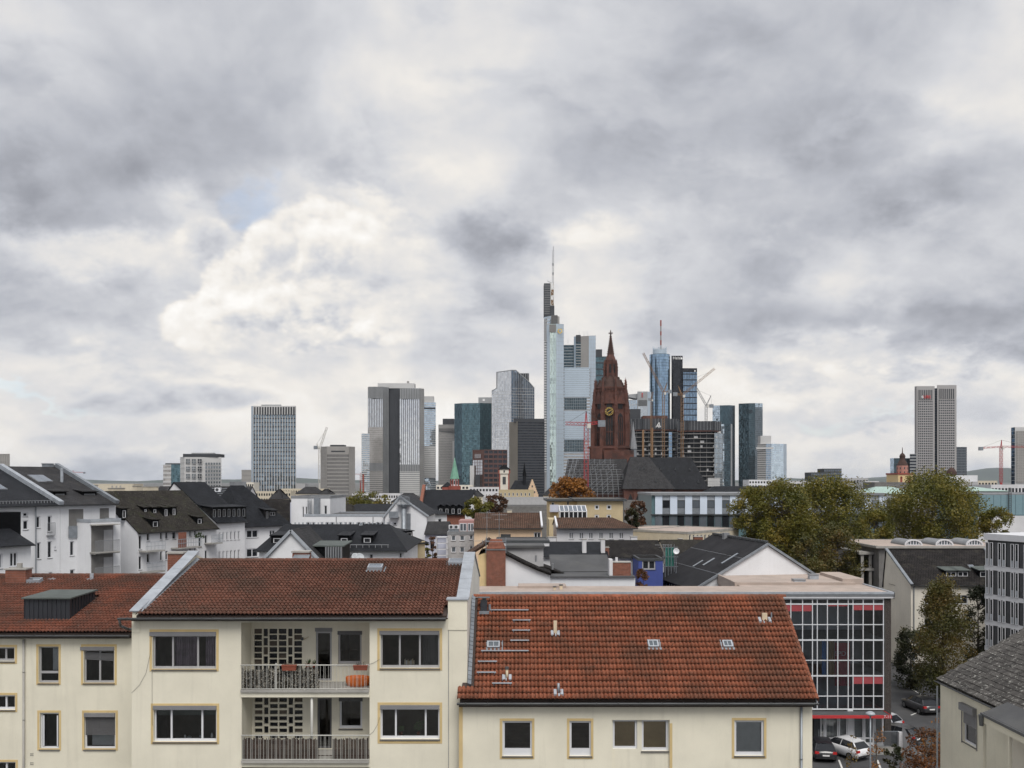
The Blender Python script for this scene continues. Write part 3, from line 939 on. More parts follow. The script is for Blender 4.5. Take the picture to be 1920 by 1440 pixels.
o = mb.build('dark_sheet','dark_void');o.location = OB;tag(o,'dark sheet standing behind the leaf netting','privacy mat')
# lower balcony reed mat
x0,z0,x1,z1 = LOG[1]
zt_ = hb.uv(520,1382)[1]
mat('reed',(0.045,0.030,0.024),0.9,var=0.5,scale=3,streak=0.6)
mb = MB();x = x0 + 0.04
mb.box(x0 + 0.03,x1 - 0.03,0.013,0.02,z0 + 0.15,z0 + 0.18)
while x < x1 - 0.05:
 if not (hb.uv(596,1380)[0] < x < hb.uv(622,1380)[0]): mb.box(x,x + 0.035,0.0,0.012,z0 + 0.02,zt_ + rnd.uniform(-0.10,-0.02))
 x += 0.04
o = mb.build('reed_screen','reed');o.location = OB;tag(o,'weathered brown reed screen behind the lower balcony railing','reed screen')

def flower_box(px0,py0,px1,py1,label):
 u0,za = hb.uv(px0,py0);u1,zb = hb.uv(px1,py1)
 t = thing('flower_box',label,'flower box',(OB.x + u0,OB.y - 0.17,zb),0,'terracotta flower boxes on the upper railing')
 w,h = u1 - u0,za - zb
 mb = MB();mb.frustum([(0.02,0.02),(w - 0.02,0.02),(w - 0.02,0.13),(0.02,0.13)],0,[(0,0),(w,0),(w,0.15),(0,0.15)],h * 0.86);mb.build('trough','terracotta',t)
 mb = MB();mb.box(-0.012,w + 0.012,-0.012,0.162,h * 0.8,h);mb.build('rim','terracotta',t)
 mb = MB()
 for k in range(14):
  x = rnd.uniform(0.03,w - 0.03);mb.beam(V(x,0.07,h),V(x + rnd.uniform(-.05,.05),0.07,h + rnd.uniform(0.04,0.16)),0.008)
 mb.build('dry_stalks','reed',t)

flower_box(530,1245.5,557,1256,'terracotta flower box hung over the middle of the upper balcony railing')
flower_box(663.5,1246,690,1255.5,'terracotta flower box at the right end of the upper balcony railing')
# orange paddling tub
u0,zb = hb.uv(648,1292,0.5);u1,za = hb.uv(694,1277,0.5)
mb = MB();rr = (u1 - u0) / 2 * 1.05
mb.lathe([(0.0,0.01),(rr * 0.86,0.01),(rr,0.16),(rr * 1.02,0.33),(rr * 0.95,0.36),(rr * 0.9,0.33),(rr * 0.82,0.06),(0,0.05)],28)
o = mb.build('paddling_tub','orange_plastic',smooth=True);o.location = (OB.x + (u0 + u1) / 2 - 0.02,OB.y + 0.62,LOG[0][1] + 0.005);o.scale = (0.94,0.55,1)
tag(o,'orange plastic tub on the floor of the upper balcony','tub')
# potted plants and boxes along the balcony sills
for (px,py,v,h,s_,lab) in ((577,1246,0.9,0.14,0.10,'small potted plant left of the upper balcony door'),(588,1246,1.0,0.10,0.08,'tiny potted plant beside the upper balcony door frame')):
 u_,z_ = hb.uv(px,py,v)
 t = thing('potted_plant',lab,'plant',(OB.x + u_,OB.y + v,z_ - 0.12))
 mb = MB();mb.lathe([(0,0),(s_ * 0.7,0),(s_,0.14),(0,0.13)],12);mb.build('pot','terracotta',t,smooth=True)
 mb = MB()
 for k in range(26):
  a = rnd.uniform(0,6.28);q = V(math.cos(a),math.sin(a),rnd.uniform(0.5,1.5)) * s_;mb.tri(V(0,0,0.12),q + V(0.02,0,0.15),q + V(0,0.02,0.19))
 mb.build('leaves','plant_green',t)
 mb = MB();mb.box(-0.09,0.09,-0.09,0.09,-(z_ - 0.12 - LOG[0][1]) + 0.008,0.0);mb.build('stand','reed',t)
# wall lamp bracket on the loggia wall
u_,z_ = hb.uv(568,1197,VD)
t = thing('wall_lamp','small black wall lamp beside the pierced screen of the upper balcony','wall lamp',(OB.x + u_,OB.y + VD,z_))
mb = MB();mb.tube((0,-0.16,0),(0,-0.05,0.02),0.06,0.04,12);mb.build('lamp_head','gutter',t)
mb = MB();mb.tube((0,-0.09,0),(0,0.0,-0.05),0.015,n=6);mb.tube((0,-0.02,-0.05),(0.25,-0.1,0.08),0.012,n=6);mb.build('bracket','pipe_cream',t)
# books on the sill of the upper right window; bottles, plants
def sill_z(i): return WB[i][1] + 0.09
for k in range(7):
 u_ = WB[2][0] + (WB[2][2] - WB[2][0]) * 0.40 + k * 0.055;h = rnd.uniform(0.16,0.26)
 mb = MB();mb.box(-0.022,0.022,0,0.16,0.004,h);mb.box(-0.019,0.019,-0.003,0.155,0.01,h + 0.004)
 o = mb.build('book',('paper','frame_white','pipe_cream')[k % 3]);o.location = (OB.x + u_,OB.y + 0.27,sill_z(2) - 0.05)
 tag(o,('leftmost','second','third','middle','fifth','sixth','rightmost')[k] + ' book of the row behind the upper right window pane','book','books on the upper right window sill')
for (i,f_,h,r_,m_,lab) in ((1,0.455,0.13,0.035,'frame_white','small white jar on the lower left window sill, left of the tin'),(1,0.52,0.08,0.09,'zinc_pale','low pale tin on the lower left window sill'),(1,0.70,0.12,0.05,'zinc','small grey cup on the lower left window sill'),(1,0.885,0.20,0.04,'frame_white','white bottle behind the right pane of the lower left window')):
 mb = MB();mb.lathe([(0,0),(r_,0),(r_ * 1.02,h * 0.75),(r_ * 0.6,h * 0.9),(r_ * 0.6,h),(0,h)],12)
 o = mb.build('bottle',m_,smooth=True);o.location = (OB.x + WB[i][0] + (WB[i][2] - WB[i][0]) * f_,OB.y + 0.30,WB[i][1] + 0.05);tag(o,lab,'bottle')
for (f_,s_,lab) in ((0.62,0.30,'bushy green pot plant behind the lower right window'),(0.32,0.14,'low green pot plant left of the bushy one behind the lower right window')):
 t = thing('window_plant',lab,'plant',(OB.x + WB[3][0] + (WB[3][2] - WB[3][0]) * f_,OB.y + 0.45,WB[3][1] + 0.02))
 mb = MB();mb.lathe([(0,0),(0.06,0),(0.08,0.13),(0,0.12)],12);mb.build('pot','terracotta',t,smooth=True)
 mb = MB()
 for k in range(70):
  a = rnd.uniform(0,6.28);q = V(math.cos(a) * rnd.uniform(0.2,1),math.sin(a) * 0.5,rnd.uniform(0.3,1.8)) * s_ * 0.7;mb.tri(q + V(0,0,0.12),q + V(0.06,0,0.17),q + V(-0.02,0.02,0.2))
 mb.build('leaves','plant_green',t)
# roof furniture of house B
def skylight(s,par,px0,py0,px1,py1,origin,gl='skylight_glass',up=0.10,nm='roof_window',two=False):
 a0,b1 = s.hit(px0,py0);a1,b0 = s.hit(px1,py1)
 Mx = Matrix.Translation(-origin) @ s.M
 mb = MB();mb.box(a0 - 0.08,a1 + 0.12,b0 - 0.10,b1 + 0.08,0.03,0.085);f_ = MB();
 for v in range(len(mb.v)): mb.v[v] = tuple(Mx @ Vector(mb.v[v]))
 w = mb.build(nm,'zinc',par)
 mb = MB();fw = 0.05
 for q in ((a0,a0 + fw,b0,b1),(a1 - fw,a1,b0,b1),(a0 + fw,a1 - fw,b0,b0 + fw),(a0 + fw,a1 - fw,b1 - fw,b1)): mb.box(*q,0.087,0.087 + up)
 if two: mb.box((a0 + a1) / 2 - 0.015,(a0 + a1) / 2 + 0.015,b0 + fw,b1 - fw,0.087,0.08 + up)
 mb.v = [tuple(Mx @ Vector(v)) for v in mb.v];mb.build('frame','zinc_pale',w)
 mb = MB();mb.box(a0 + fw,a1 - fw,b0 + fw,b1 - fw,0.088,0.07 + up);mb.v = [tuple(Mx @ Vector(v)) for v in mb.v];mb.build('pane',gl,w)
 return w

skylight(sb,roofb,692,1067,716,1074,OB,'glass_sky',0.16)
skylight(sb,roofb,842,1054,874,1062,OB,'glass_sky',0.10)

def brick_chimney(par,x0,x1,y0,y1,z0,z1,cap='concrete',name='chimney',bm='brick_red',pieces=True):
 """Chimney of single bricks on its front and right faces round a mortar core."""
 mb = MB();mb.box(x0 + 0.012,x1 - 0.012,y0 + 0.012,y1 - 0.012,z0,z1)
 c = mb.build(name,'concrete',par)
 mb = MB();bh = 0.078;z = z0;r = 0
 while z < z1 - 0.03:
  for (face) in (0,1):
   L = (x1 - x0) if face == 0 else (y1 - y0);a = -(0.125 if r % 2 else 0)
   while a < L - 0.01:
    s0,s1 = max(a,0) + 0.004,min(a + 0.25,L) - 0.004
    if s1 - s0 > 0.02:
     if face == 0: mb.box(x0 + s0,x0 + s1,y0,y0 + 0.05,z + 0.005,min(z + bh,z1) - 0.005)
     else: mb.box(x1 - 0.05,x1,y0 + s0 + (0.06 if s0 < 0.01 else 0),y0 + s1,z + 0.005,min(z + bh,z1) - 0.005)
    a += 0.25
  z += bh;r += 1
 mb.build('bricks',bm,c,'stuff')
 mb = MB();mb.box(x0 - 0.04,x1 + 0.04,y0 - 0.04,y1 + 0.04,z1 + 0.002,z1 + 0.07);mb.build('cap',cap,c)
 return c

# chimneys behind the ridge (on the rear slope)
zc = Z(1035,40.9)
brick_chimney(hb.t,X(549,40.6) - OB.x,X(580,40.6) - OB.x,40.5 - YB,41.0 - YB,18.0,zc)
mb = MB();a = X(547,40.2) - OB.x;b_ = X(578,40.2) - OB.x;mb.slab((a,40.15 - YB,18.53),(b_,40.15 - YB,18.53),(b_ + 0.02,40.5 - YB,18.72),(a + 0.05,40.5 - YB,18.72),0.02);mb.build('flashing','zinc',hb.t)
brick_chimney(hb.t,X(317,41.2) - OB.x,X(345,41.2) - OB.x,41.0 - YB,41.6 - YB,17.6,Z(1038,41.2))
mb = MB()
p0 = V(X(350,40) - OB.x,40 - YB,Z(1046,40))
mb.path([p0,p0 + V(0.05,0,0.12),p0 + V(0.25,0,0.16),p0 + V(0.4,0,0.05)],0.035,8);mb.box(p0.x - 0.1,p0.x + 0.35,p0.y - 0.1,p0.y + 0.3,p0.z - 0.22,p0.z - 0.08)
mb.build('ridge_vent','zinc',hb.t)
# loose cables on the facade
def cab(pts): mb = MB();mb.path([V(*hb.uv(px,py)[:1],-0.02,hb.uv(px,py)[1]) for px,py in pts],0.005,5);mb.build('cable','cable',hb.t)
cab([(284,1192),(282,1225),(274,1262),(262,1284),(247,1299)]);cab([(285.5,1260),(285.5,1330),(286,1360)])
cab([(691,1246),(700,1243),(712,1236)]);cab([(692,1378),(700,1372),(708,1358),(712,1345)])
mb = MB();u_ = hb.uv(841,1200)[0];mb.box(u_ - 0.015,u_ + 0.015,-0.012,0.0,0,zb_top - 0.1);mb.build('expansion_joint','concrete',hb.t)

# ================================================================== HOUSE A: lower house at the left edge
YA = 38.0
ha = Block('terrace_house','cream house at the left edge with red tiled roof and dark boxy dormer','house',(-330,YA),(247,YA))
OA = V(ha.A.x,ha.A.y,0);fa = ha.front()
za_top = Z(1194,YA)
WA = ha.rects([(72.5,1212.5,110,1281),(157,1219,214,1281),(75,1337,111,1405),(158,1337,216,1405),(-9,1214,27,1240),(-9,1304,28,1331),(-9,1429,29,1455)])
TA = ha.rects([(68,1208,114,1284),(152,1208,219,1284),(70,1332,114.5,1407),(154,1332,221,1407),(-14,1209,32,1244.5),(-14,1299,32.5,1335),(-14,1424.5,33.5,1460)])
mb = MB();holes_wall(mb,fa,ha.w,0,za_top,WA,0.2)
mb.face([V(ha.w,0,0),V(ha.w,13.8,0),V(ha.w,13.8,za_top),V(ha.w,0,za_top)])
mb.build('wall','wall_cream',ha.t)
for i,(w,t) in enumerate(zip(WA,TA)):
 trim_ring(ha.t,fa,t,0.09)
 grey = i < 2
 win = window(ha.t,fa,w,0.15,cols=(1,2,1,1,2,2,2)[i],fw=0.06,m='frame_grey' if grey or i == 4 else 'frame_white',g='glass_clear',bar=0.09,
                 rows=1,label=('grey window with a low glazed panel','grey window with half lowered slanting blind','tall white window tilted open','white window behind a lowered dark blind','small grey window at the left edge','small white window at the left edge',None)[i])
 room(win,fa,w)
 x0,z0,x1,z1 = w
 if i == 0:
  mb = MB();z = z0 + (z1 - z0) * 0.26;mb.wbox(fa,x0 + 0.06,x1 - 0.06,-0.18,-0.09,z,z + 0.09);mb.build('transom','frame_grey',win)
  curtain(win,fa,(x0 + 0.45,z + 0.1,x1 - 0.05,z1 - 0.12),'curtain_grey',0.3,1,0.01)
 if i in (1,3):
  bx = ha.rects([((151,1213,214,1219),(158,1337,215.5,1344))[i == 3]])[0]
  mb = MB();mb.wbox(fa,bx[0],bx[2],-0.14,0.05,bx[1],bx[3]);mb.build('roller_blind_box','box_grey',win)
  zs = z1 - 0.08 - (0.32 if i == 1 else 0.86);n = 6 if i == 1 else 20
  mb = MB()
  for k in range(n):
   za = zs + (z1 - 0.08 - zs) * k / n;zb = zs + (z1 - 0.08 - zs) * (k + 0.82) / n;sl = 0.07 if i == 1 else 0.0
   o_,e_,n_ = fa
   mb.hexa([V(x0 + .02,0.1,za),V(x0 + .02,0.085,za),V(x1 - .02,0.085,za - sl),V(x1 - .02,0.1,za - sl),V(x0 + .02,0.1,zb),V(x0 + .02,0.085,zb),V(x1 - .02,0.085,zb - sl),V(x1 - .02,0.1,zb - sl)])
  mb.build('blind_slats','blind_grey',win,'stuff')
  if i == 3: curtain(win,fa,(x0 + 0.2,z0 + 0.1,x1 - 0.08,zs + 0.2),'curtain_grey',0.3,2,0.01)
 if i == 2:
  mb = MB();P = lambda x,d,z: V(x,-d + 0.0,z)
  for q in ((x0 + 0.1,x0 + 0.15,z0 + 0.12,z1 - 0.12),(x1 - 0.13,x1 - 0.08,z0 + 0.12,z1 - 0.12)): mb.box(q[0],q[1],0.06,0.09,q[2],q[3])
  mb.build('open_sash','frame_white',win)
u_ = ha.uv(46,1300)[0]
mb = MB();mb.tube((u_,-0.07,0),(u_,-0.07,za_top - 0.1),0.045,n=10)
for z in (6,9,12,14): mb.tube((u_,-0.07,z),(u_,-0.07,z + 0.05),0.055,n=10)
mb.build('downpipe','concrete',ha.t,smooth=True)
mb = MB()
for (px,py) in ((60,1416),(60,1433)):
 for k in range(6):
  u_,z_ = ha.uv(px - 3 + (k % 3) * 2.2,py - 2 + (k // 3) * 3);mb.box(u_,u_ + 0.03,-0.012,-0.001,z_,z_ + 0.03)
mb.build('air_brick','gutter',ha.t)
sa = Slope(OA.x - 0.1,X(247,YA) + 1.35,37.7,15.68,44.7,17.32)
rb = MB()
L0,L1 = sa.x0 - OA.x,ha.w + 1.35
rb.slab((L0,-0.28,15.67),(L1,-0.28,15.67),(L1,6.7,17.31),(L0,6.7,17.31),0.15)
rb.slab((L1,13.9,15.5),(L0,13.9,15.5),(L0,6.7,17.31),(L1,6.7,17.31),0.15)
roofa = rb.build('roof','soffit',ha.t)
# dormer first (its footprint is kept free of tiles)
a0,b0 = sa.hit(46,1165);a1,_ = sa.hit(131,1165)
_,bt = sa.hit(150,1110)
sa.tiles(roofa,'tile_red',290,OA,skip=lambda a,b: a0 + 0.15 < a < a1 - 0.15 and b0 + 0.2 < b < bt - 0.5)
sa.ridge(roofa,'tile_red',OA)
gutter(ha.t,L0,ha.w + 0.05,-0.36,15.6,0.085)
mb = MB();mb.box(0,ha.w,-0.25,-0.002,za_top - 0.03,za_top + 0.05);mb.build('eaves_board','soffit',ha.t)
pf = sa.M @ V(a0,b0,0) - OA;pr = sa.M @ V(a1,b0,0) - OA
ztop = Z(1120,OA.y + pf.y)
vb_ = 3.3
dorm = MB()
zs_ = 15.68 + math.tan(sa.a) * (vb_ + YA - 37.7)
dorm.extrude([V(pf.x,pf.y,pf.z - 0.1),V(pf.x,vb_,zs_ - 0.1),V(pf.x,vb_,ztop - 0.05),V(pf.x,pf.y,ztop - 0.05)],(pr.x - pf.x,0,0))
dd = dorm.build('dormer','slate_cladding',ha.t,label='dark metal clad dormer without window')
mb = MB()
n = 10
for k in range(n + 1):                      # standing seams
 x = pf.x + (pr.x - pf.x) * k / n;mb.box(x - 0.012,x + 0.012,pf.y - 0.03,pf.y + 0.0,pf.z,ztop - 0.06)
for k in range(1,9):
 v = pf.y + (vb_ - pf.y) * k / 9;zz = pf.z + (zs_ - pf.z) * k / 9;mb.box(pr.x,pr.x + 0.03,v - 0.012,v + 0.012,zz,ztop - 0.06)
mb.build('standing_seams','slate_cladding',dd,'stuff')
mb = MB();mb.slab((pf.x - 0.08,pf.y - 0.12,ztop),(pr.x + 0.1,pf.y - 0.12,ztop),(pr.x + 0.1,vb_ + 0.08,ztop + 0.05),(pf.x - 0.08,vb_ + 0.08,ztop + 0.05),0.06);mb.build('dormer_roof','felt_green',dd)
mb = MB()
for k in range(16):
 t = k / 16;v = pf.y + (vb_ - pf.y) * t;z = pf.z + (zs_ - pf.z) * t
 mb.slab((pr.x + 0.02,v,z + 0.08),(pr.x + 0.22,v,z + 0.05),(pr.x + 0.22,v + 0.2,z + 0.09),(pr.x + 0.02,v + 0.2,z + 0.13),0.01)
for k in range(12):
 x = pf.x - 0.2 + (pr.x - pf.x + 0.35) * k / 12;mb.box(x,x + 0.2,pf.y - 0.16 - 0.02 * (k % 2),pf.y - 0.04,pf.z + 0.01,pf.z + 0.035)
mb.build('flashing','zinc_pale',dd)
mb = MB();q = sa.at(61,1162) - OA;mb.tube(q,q + V(0,0,0.33),0.045,n=10);mb.build('vent_pipe','zinc',ha.t)
skylight(sa,roofa,50,1091,74,1096,OA,'glass_sky',0.14)
brick_chimney(ha.t,X(14,43.6) - OA.x,X(52,43.6) - OA.x,43.4 - YA,44.0 - YA,16.6,Z(1068,43.6))
q = V(X(37,43.7) - OA.x,43.7 - YA,Z(1067,43.6));mb = MB();mb.tube(q,q + V(0,0,0.28),0.13,n=10);mb.build('chimney_pot','concrete',ha.t)
mb = MB();q = sa.at(10,1092) - OA;mb.box(q.x,q.x + 1.1,q.y,q.y + 0.3,q.z,q.z + 0.16);mb.build('flashing','zinc',ha.t)
for px in (101,172):
 q = sa.at(px,1087) - OA;mb = MB();mb.tube(q - V(0,0,.1),q + V(0,0,0.3 if px > 150 else 0.1),0.09,n=10);mb.box(q.x - 0.18,q.x + 0.18,q.y - 0.25,q.y + 0.12,q.z - 0.02,q.z + 0.07);mb.build('roof_vent','zinc_pale',ha.t)

# ================================================================== HOUSE C: orange roof house on the right
YC = 33.6
hc = Block('apartment_house','cream house with bright orange tiled roof, right of the balcony house','house',(861,YC),(1523,YC))
OC = V(hc.A.x,hc.A.y,0);fc = hc.front()
zc_top = Z(1321,YC)
WC = hc.rects([(942.5,1352,998,1417.5),(1068,1352,1109,1417.5),(1149.5,1351,1195.5,1406),(1204,1351,1254,1409.5),(1377.5,1351,1432.5,1417)])
TC = hc.rects([(937,1347,1002,1423),(1063,1347,1112.5,1423),None or (0,0,1,1),(0,0,1,1),(1372,1346,1437,1422)])
PAN = hc.rects([(1148,1350,1255.5,1470)])[0]
mb = MB();holes_wall(mb,fc,hc.w,0,zc_top,[WC[0],WC[1],WC[4],PAN],0.16)
bb = hc.front(0.10)
holes_wall(mb,bb,PAN[2] + 0.05,PAN[1] - 0.05,PAN[3] + 0.05,[WC[2],WC[3]],0.1,PAN[0] - 0.05)
mb.face([V(hc.w,0,0),V(hc.w,9.2,0),V(hc.w,9.2,zc_top),V(hc.w,0,zc_top)])
mb.face([V(hc.w,0,zc_top),V(hc.w,9.2,zc_top),V(hc.w,4.2,17.05)])
mb.build('wall','wall_cream',hc.t)
for i,w in enumerate(WC):
 b_ = fc if i not in (2,3) else bb
 if i not in (2,3): trim_ring(hc.t,fc,TC[i],0.09)
 win = window(hc.t,b_,w,0.12,fw=0.075,m='frame_white',g='glass_clear',bar=(0.26,0.26,0.08,0.10,0.12)[i],sill='sill_grey' if i != 2 else None)
 x0,z0,x1,z1 = w
 room(win,b_,w,0.12,1.2)
 if i in (2,3):
  mb = MB();n = 26
  for k in range(n): mb.wbox(b_,x0 + 0.07,x1 - 0.07,-0.165,-0.15,z0 + 0.08 + (z1 - z0 - 0.15) * k / n,z0 + 0.08 + (z1 - z0 - 0.15) * (k + 0.9) / n)
  mb.build('blind_slats','curtain_tan',win,'stuff')
 elif i == 4: curtain(win,b_,(x0 + 0.08,z0 + 0.1,x1 - 0.08,z1 - 0.07),'curtain_grey',0.17,3,0.012)
 else:
  mb = MB();n = 20
  for k in range(n): mb.wbox(b_,x0 + 0.07,x1 - 0.07,-0.19,-0.175,z0 + 0.27 + (z1 - z0 - 0.34) * k / n,z0 + 0.27 + (z1 - z0 - 0.34) * (k + 0.62) / n)
  mb.build('blind_slats','reed',win,'stuff')
mb = MB();u_ = hc.uv(1501.5,1400)[0];mb.tube((u_,-0.07,0),(u_,-0.07,zc_top + 0.05),0.045,n=10)
for z in (4,8,11.7): mb.tube((u_,-0.07,z),(u_,-0.07,z + 0.05),0.056,n=10)
mb.build('downpipe','zinc',hc.t,smooth=True)
mb = MB();mb.box(-0.01,0.13,-0.012,-0.001,0,zc_top);mb.box(PAN[2] - 0.001,PAN[2] + 0.10,-0.008,-0.001,PAN[1],PAN[3] - 0.12);mb.build('corner_strip','trim_ochre',hc.t)
sc = Slope(X(857,33.3),X(1531,33.3),33.3,13.97,37.75,17.16)
rb = MB();L0,L1 = sc.x0 - OC.x,sc.x1 - OC.x
rb.slab((L0 + 0.1,-0.28,13.95),(L1 - 0.02,-0.28,13.95),(L1 - 0.02,4.15,17.15),(L0 + 0.5,4.15,17.15),0.14)
rb.slab((L1 - 0.02,9.4,13.4),(L0 + 0.5,9.4,13.4),(L0 + 0.5,4.15,17.15),(L1 - 0.02,4.15,17.15),0.14)
roofc = rb.build('roof','soffit',hc.t)
nxt = X(876,YB) + 0.12 - sc.x0
sc.tiles(roofc,'tile_orange',296,OC,skip=lambda a,b: a < nxt and b > 0.62)
sc.x0 += 0.42;sc.ridge(roofc,'tile_orange',OC);sc.x0 -= 0.42
mb = MB()                                    # verge tiles on the right edge
for k in range(20):
 t = k / 20;M_ = Matrix.Translation(-OC) @ sc.M
 q = [M_ @ V(sc.x1 - sc.x0 - 0.02 + a,sc.len * (t + b * 0.052),c) for (a,b,c) in ((0,0,0.06),(0.1,0,0.06),(0.1,1,0.045),(0,1,0.045),(0,0,0.09),(0.1,0,0.09),(0.1,1,0.07),(0,1,0.07))]
 mb.hexa(q)
 q = [M_ @ V(sc.x1 - sc.x0 + 0.06 + a,sc.len * (t + b * 0.052),c) for (a,b,c) in ((0,0,-0.12),(0.025,0,-0.12),(0.025,1,-0.12),(0,1,-0.12),(0,0,0.06),(0.025,0,0.06),(0.025,1,0.045),(0,1,0.045))]
 mb.hexa(q)
mb.build('verge_tiles','tile_orange',roofc,'stuff')
gutter(hc.t,L0,L1 + 0.05,-0.36,13.86,0.08)
mb = MB();mb.box(0,hc.w,-0.25,-0.002,zc_top - 0.03,zc_top + 0.06);mb.build('eaves_board','soffit',hc.t)
# zinc soakers along the party wall
mb = MB();M_ = Matrix.Translation(-OC) @ sc.M
for k in range(22):
 t0 = 0.12 + 0.88 * k / 22;a = nxt - 0.02
 q = [M_ @ V(a + x,sc.len * t0 + y,z) for (x,y,z) in ((-0.08,0,0.02),(0.06,0,0.02),(0.06,0.22,0.02),(-0.08,0.22,0.02),(-0.08,0,0.16),(0.06,0,0.10),(0.06,0.22,0.08),(-0.08,0.22,0.14))]
 mb.hexa(q)
mb.build('flashing','zinc',roofc)

def on(s,px,py,lift,origin): return s.at(px,py,lift) - origin

for (p0,p1,y) in ((919,991,1148),(961,995,1167),(960,994,1186),(957,992,1205),(902,991,1224.5),(896,932,1244.5),(894,930,1265),(923,960,1285.5)):
 a = on(sc,p0,y,0.14,OC);b_ = on(sc,p1,y,0.14,OC)
 mb = MB();mb.beam(a,b_,0.13,0.025)
 for q in (a,b_): d = (b_ - a).normalized() * 0.06;q2 = q + d if q is a else q - d;mb.beam(q2,q2 - V(0,-0.02,0.12),0.03)
 mb.build('roof_step','zinc_pale',roofc)
for (x0,y0,x1,y1) in ((914,1206.5,937,1218),(1213.5,1204.5,1235,1217),(1353,1205,1374,1217)): skylight(sc,roofc,x0,y0,x1,y1,OC,'skylight_glass',0.07,two=True)

def vent_tile(px,py,h,r,m,sq=False,w=0.22):
 q = on(sc,px,py,0.05,OC)
 mb = MB()
 for sx in (-1,1):
  M2 = Matrix.Translation(-OC) @ sc.M;a,b = sc.hit(px,py)
  c = [M2 @ V(a + sx * w * 0.55 + dx,b + dy,dz) for dx,dy,dz in ((-.07,-.16,.06),(.07,-.16,.06),(.07,.16,.06),(-.07,.16,.06),(-.05,-.13,.14),(.05,-.13,.14),(.05,.13,.12),(-.05,.13,.12))]
  mb.hexa(c)
 M2 = Matrix.Translation(-OC) @ sc.M;a,b = sc.hit(px,py)
 mb.hexa([M2 @ V(a + dx,b + dy,dz) for dx,dy,dz in ((-.06,-.17,.05),(.06,-.17,.05),(.06,.17,.05),(-.06,.17,.05),(-.06,-.17,.08),(.06,-.17,.08),(.06,.17,.08),(-.06,.17,.08))])
 base = mb.build('vent_tile','zinc_pale',roofc)
 mb = MB()
 if sq: mb.box(q.x - r,q.x + r,q.y - r * 0.5,q.y + r * 0.5,q.z - 0.05,q.z + h)
 else: mb.tube(q - V(0,0,0.05),q + V(0,0,h),r,n=12)
 mb.build('vent_pipe',m,base,smooth=not sq)
 return base,q

vent_tile(1041,1190,0.52,0.065,'pipe_cream',True)
bs_,q = vent_tile(950.5,1273,0.34,0.05,'pipe_cream');mb = MB();mb.tube(q + V(0,0,0.34),q + V(0,0,0.42),0.075,n=12);mb.build('cowl','gutter',bs_)
vent_tile(1047,1301,0.36,0.05,'zinc')
bs_,q = vent_tile(1433,1165,0.30,0.10,'pipe_cream',True,0.36)
q2 = on(sc,1446,1162,0.05,OC);mb = MB();mb.tube(q2,q2 + V(0,0,0.26),0.03,n=8);mb.build('vent_pipe','zinc',bs_)
q = on(sc,908,1149,0.05,OC)
mb = MB();mb.box(q.x - 0.15,q.x + 0.12,q.y - 0.1,q.y + 0.14,q.z - 0.1,q.z + 0.48);ck = mb.build('chimney','slate_cladding',roofc,label='slate clad stub chimney with bent metal cowl')
mb = MB();mb.tube(q + V(0,0,0.48),q + V(0,0,0.58),0.08,n=10);mb.box(q.x - 0.24,q.x + 0.22,q.y - 0.16,q.y + 0.2,q.z + 0.58,q.z + 0.60);mb.build('cowl','gutter',ck)
mb = MB();mb.box(q.x - 0.2,q.x + 0.2,q.y - 0.22,q.y - 0.08,q.z - 0.06,q.z + 0.05);mb.tube(q + V(0.22,0.02,-0.05),q + V(0.22,0.02,0.3),0.05,n=8);mb.build('flashing','zinc',ck)

# ------------------------------------------------------------------ ground and street
mat('asphalt',(0.055,0.056,0.06),0.9,var=0.3,scale=0.4,dirt=(0.08,0.078,0.075),dirt_amt=0.4)
mat('paving',(0.20,0.195,0.185),0.9,var=0.2,scale=0.8)
mat('kerb_stone',(0.30,0.30,0.29),0.9,var=0.2)
mat('road_paint',(0.62,0.62,0.60),0.8,var=0.2,scale=3)
mat('city_ground',(0.12,0.12,0.115),0.95,var=0.4,scale=0.02)
mb = MB()
mb.face([V(-30000,-200,0),V(30000,-200,0),V(30000,40000,0),V(-30000,40000,0)])
mb.build('ground','city_ground',kind='structure')
mb = MB();mb.face([V(14,48,0.004),V(62,48,0.004),V(62,130,0.004),V(14,130,0.004)]);mb.build('road','asphalt',kind='structure')
mb = MB();mb.box(22.5,33.2,73.0,75.0,0.0,0.12);mb.build('pavement','paving',kind='structure')
mb = MB();mb.box(22.5,33.35,72.85,72.995,0,0.13);mb.build('kerb','kerb_stone',kind='structure')
for (p0,p1) in (((1573,1425),(1590,1470)),((1645,1425),(1662,1470)),((1700,1287),(1745,1312)),((1708,1341),(1728,1333)),((1632,1346),(1650,1357))):
 a = V(X(p0[0],Yat(p0[1],0)),Yat(p0[1],0),0.008);b_ = V(X(p1[0],Yat(p1[1],0)),Yat(p1[1],0),0.008)
 d = (b_ - a).normalized();n_ = V(-d.y,d.x,0) * 0.07
 mb = MB();mb.face([a - n_,b_ - n_,b_ + n_,a + n_]);mb.build('road_marking','road_paint',kind='structure')

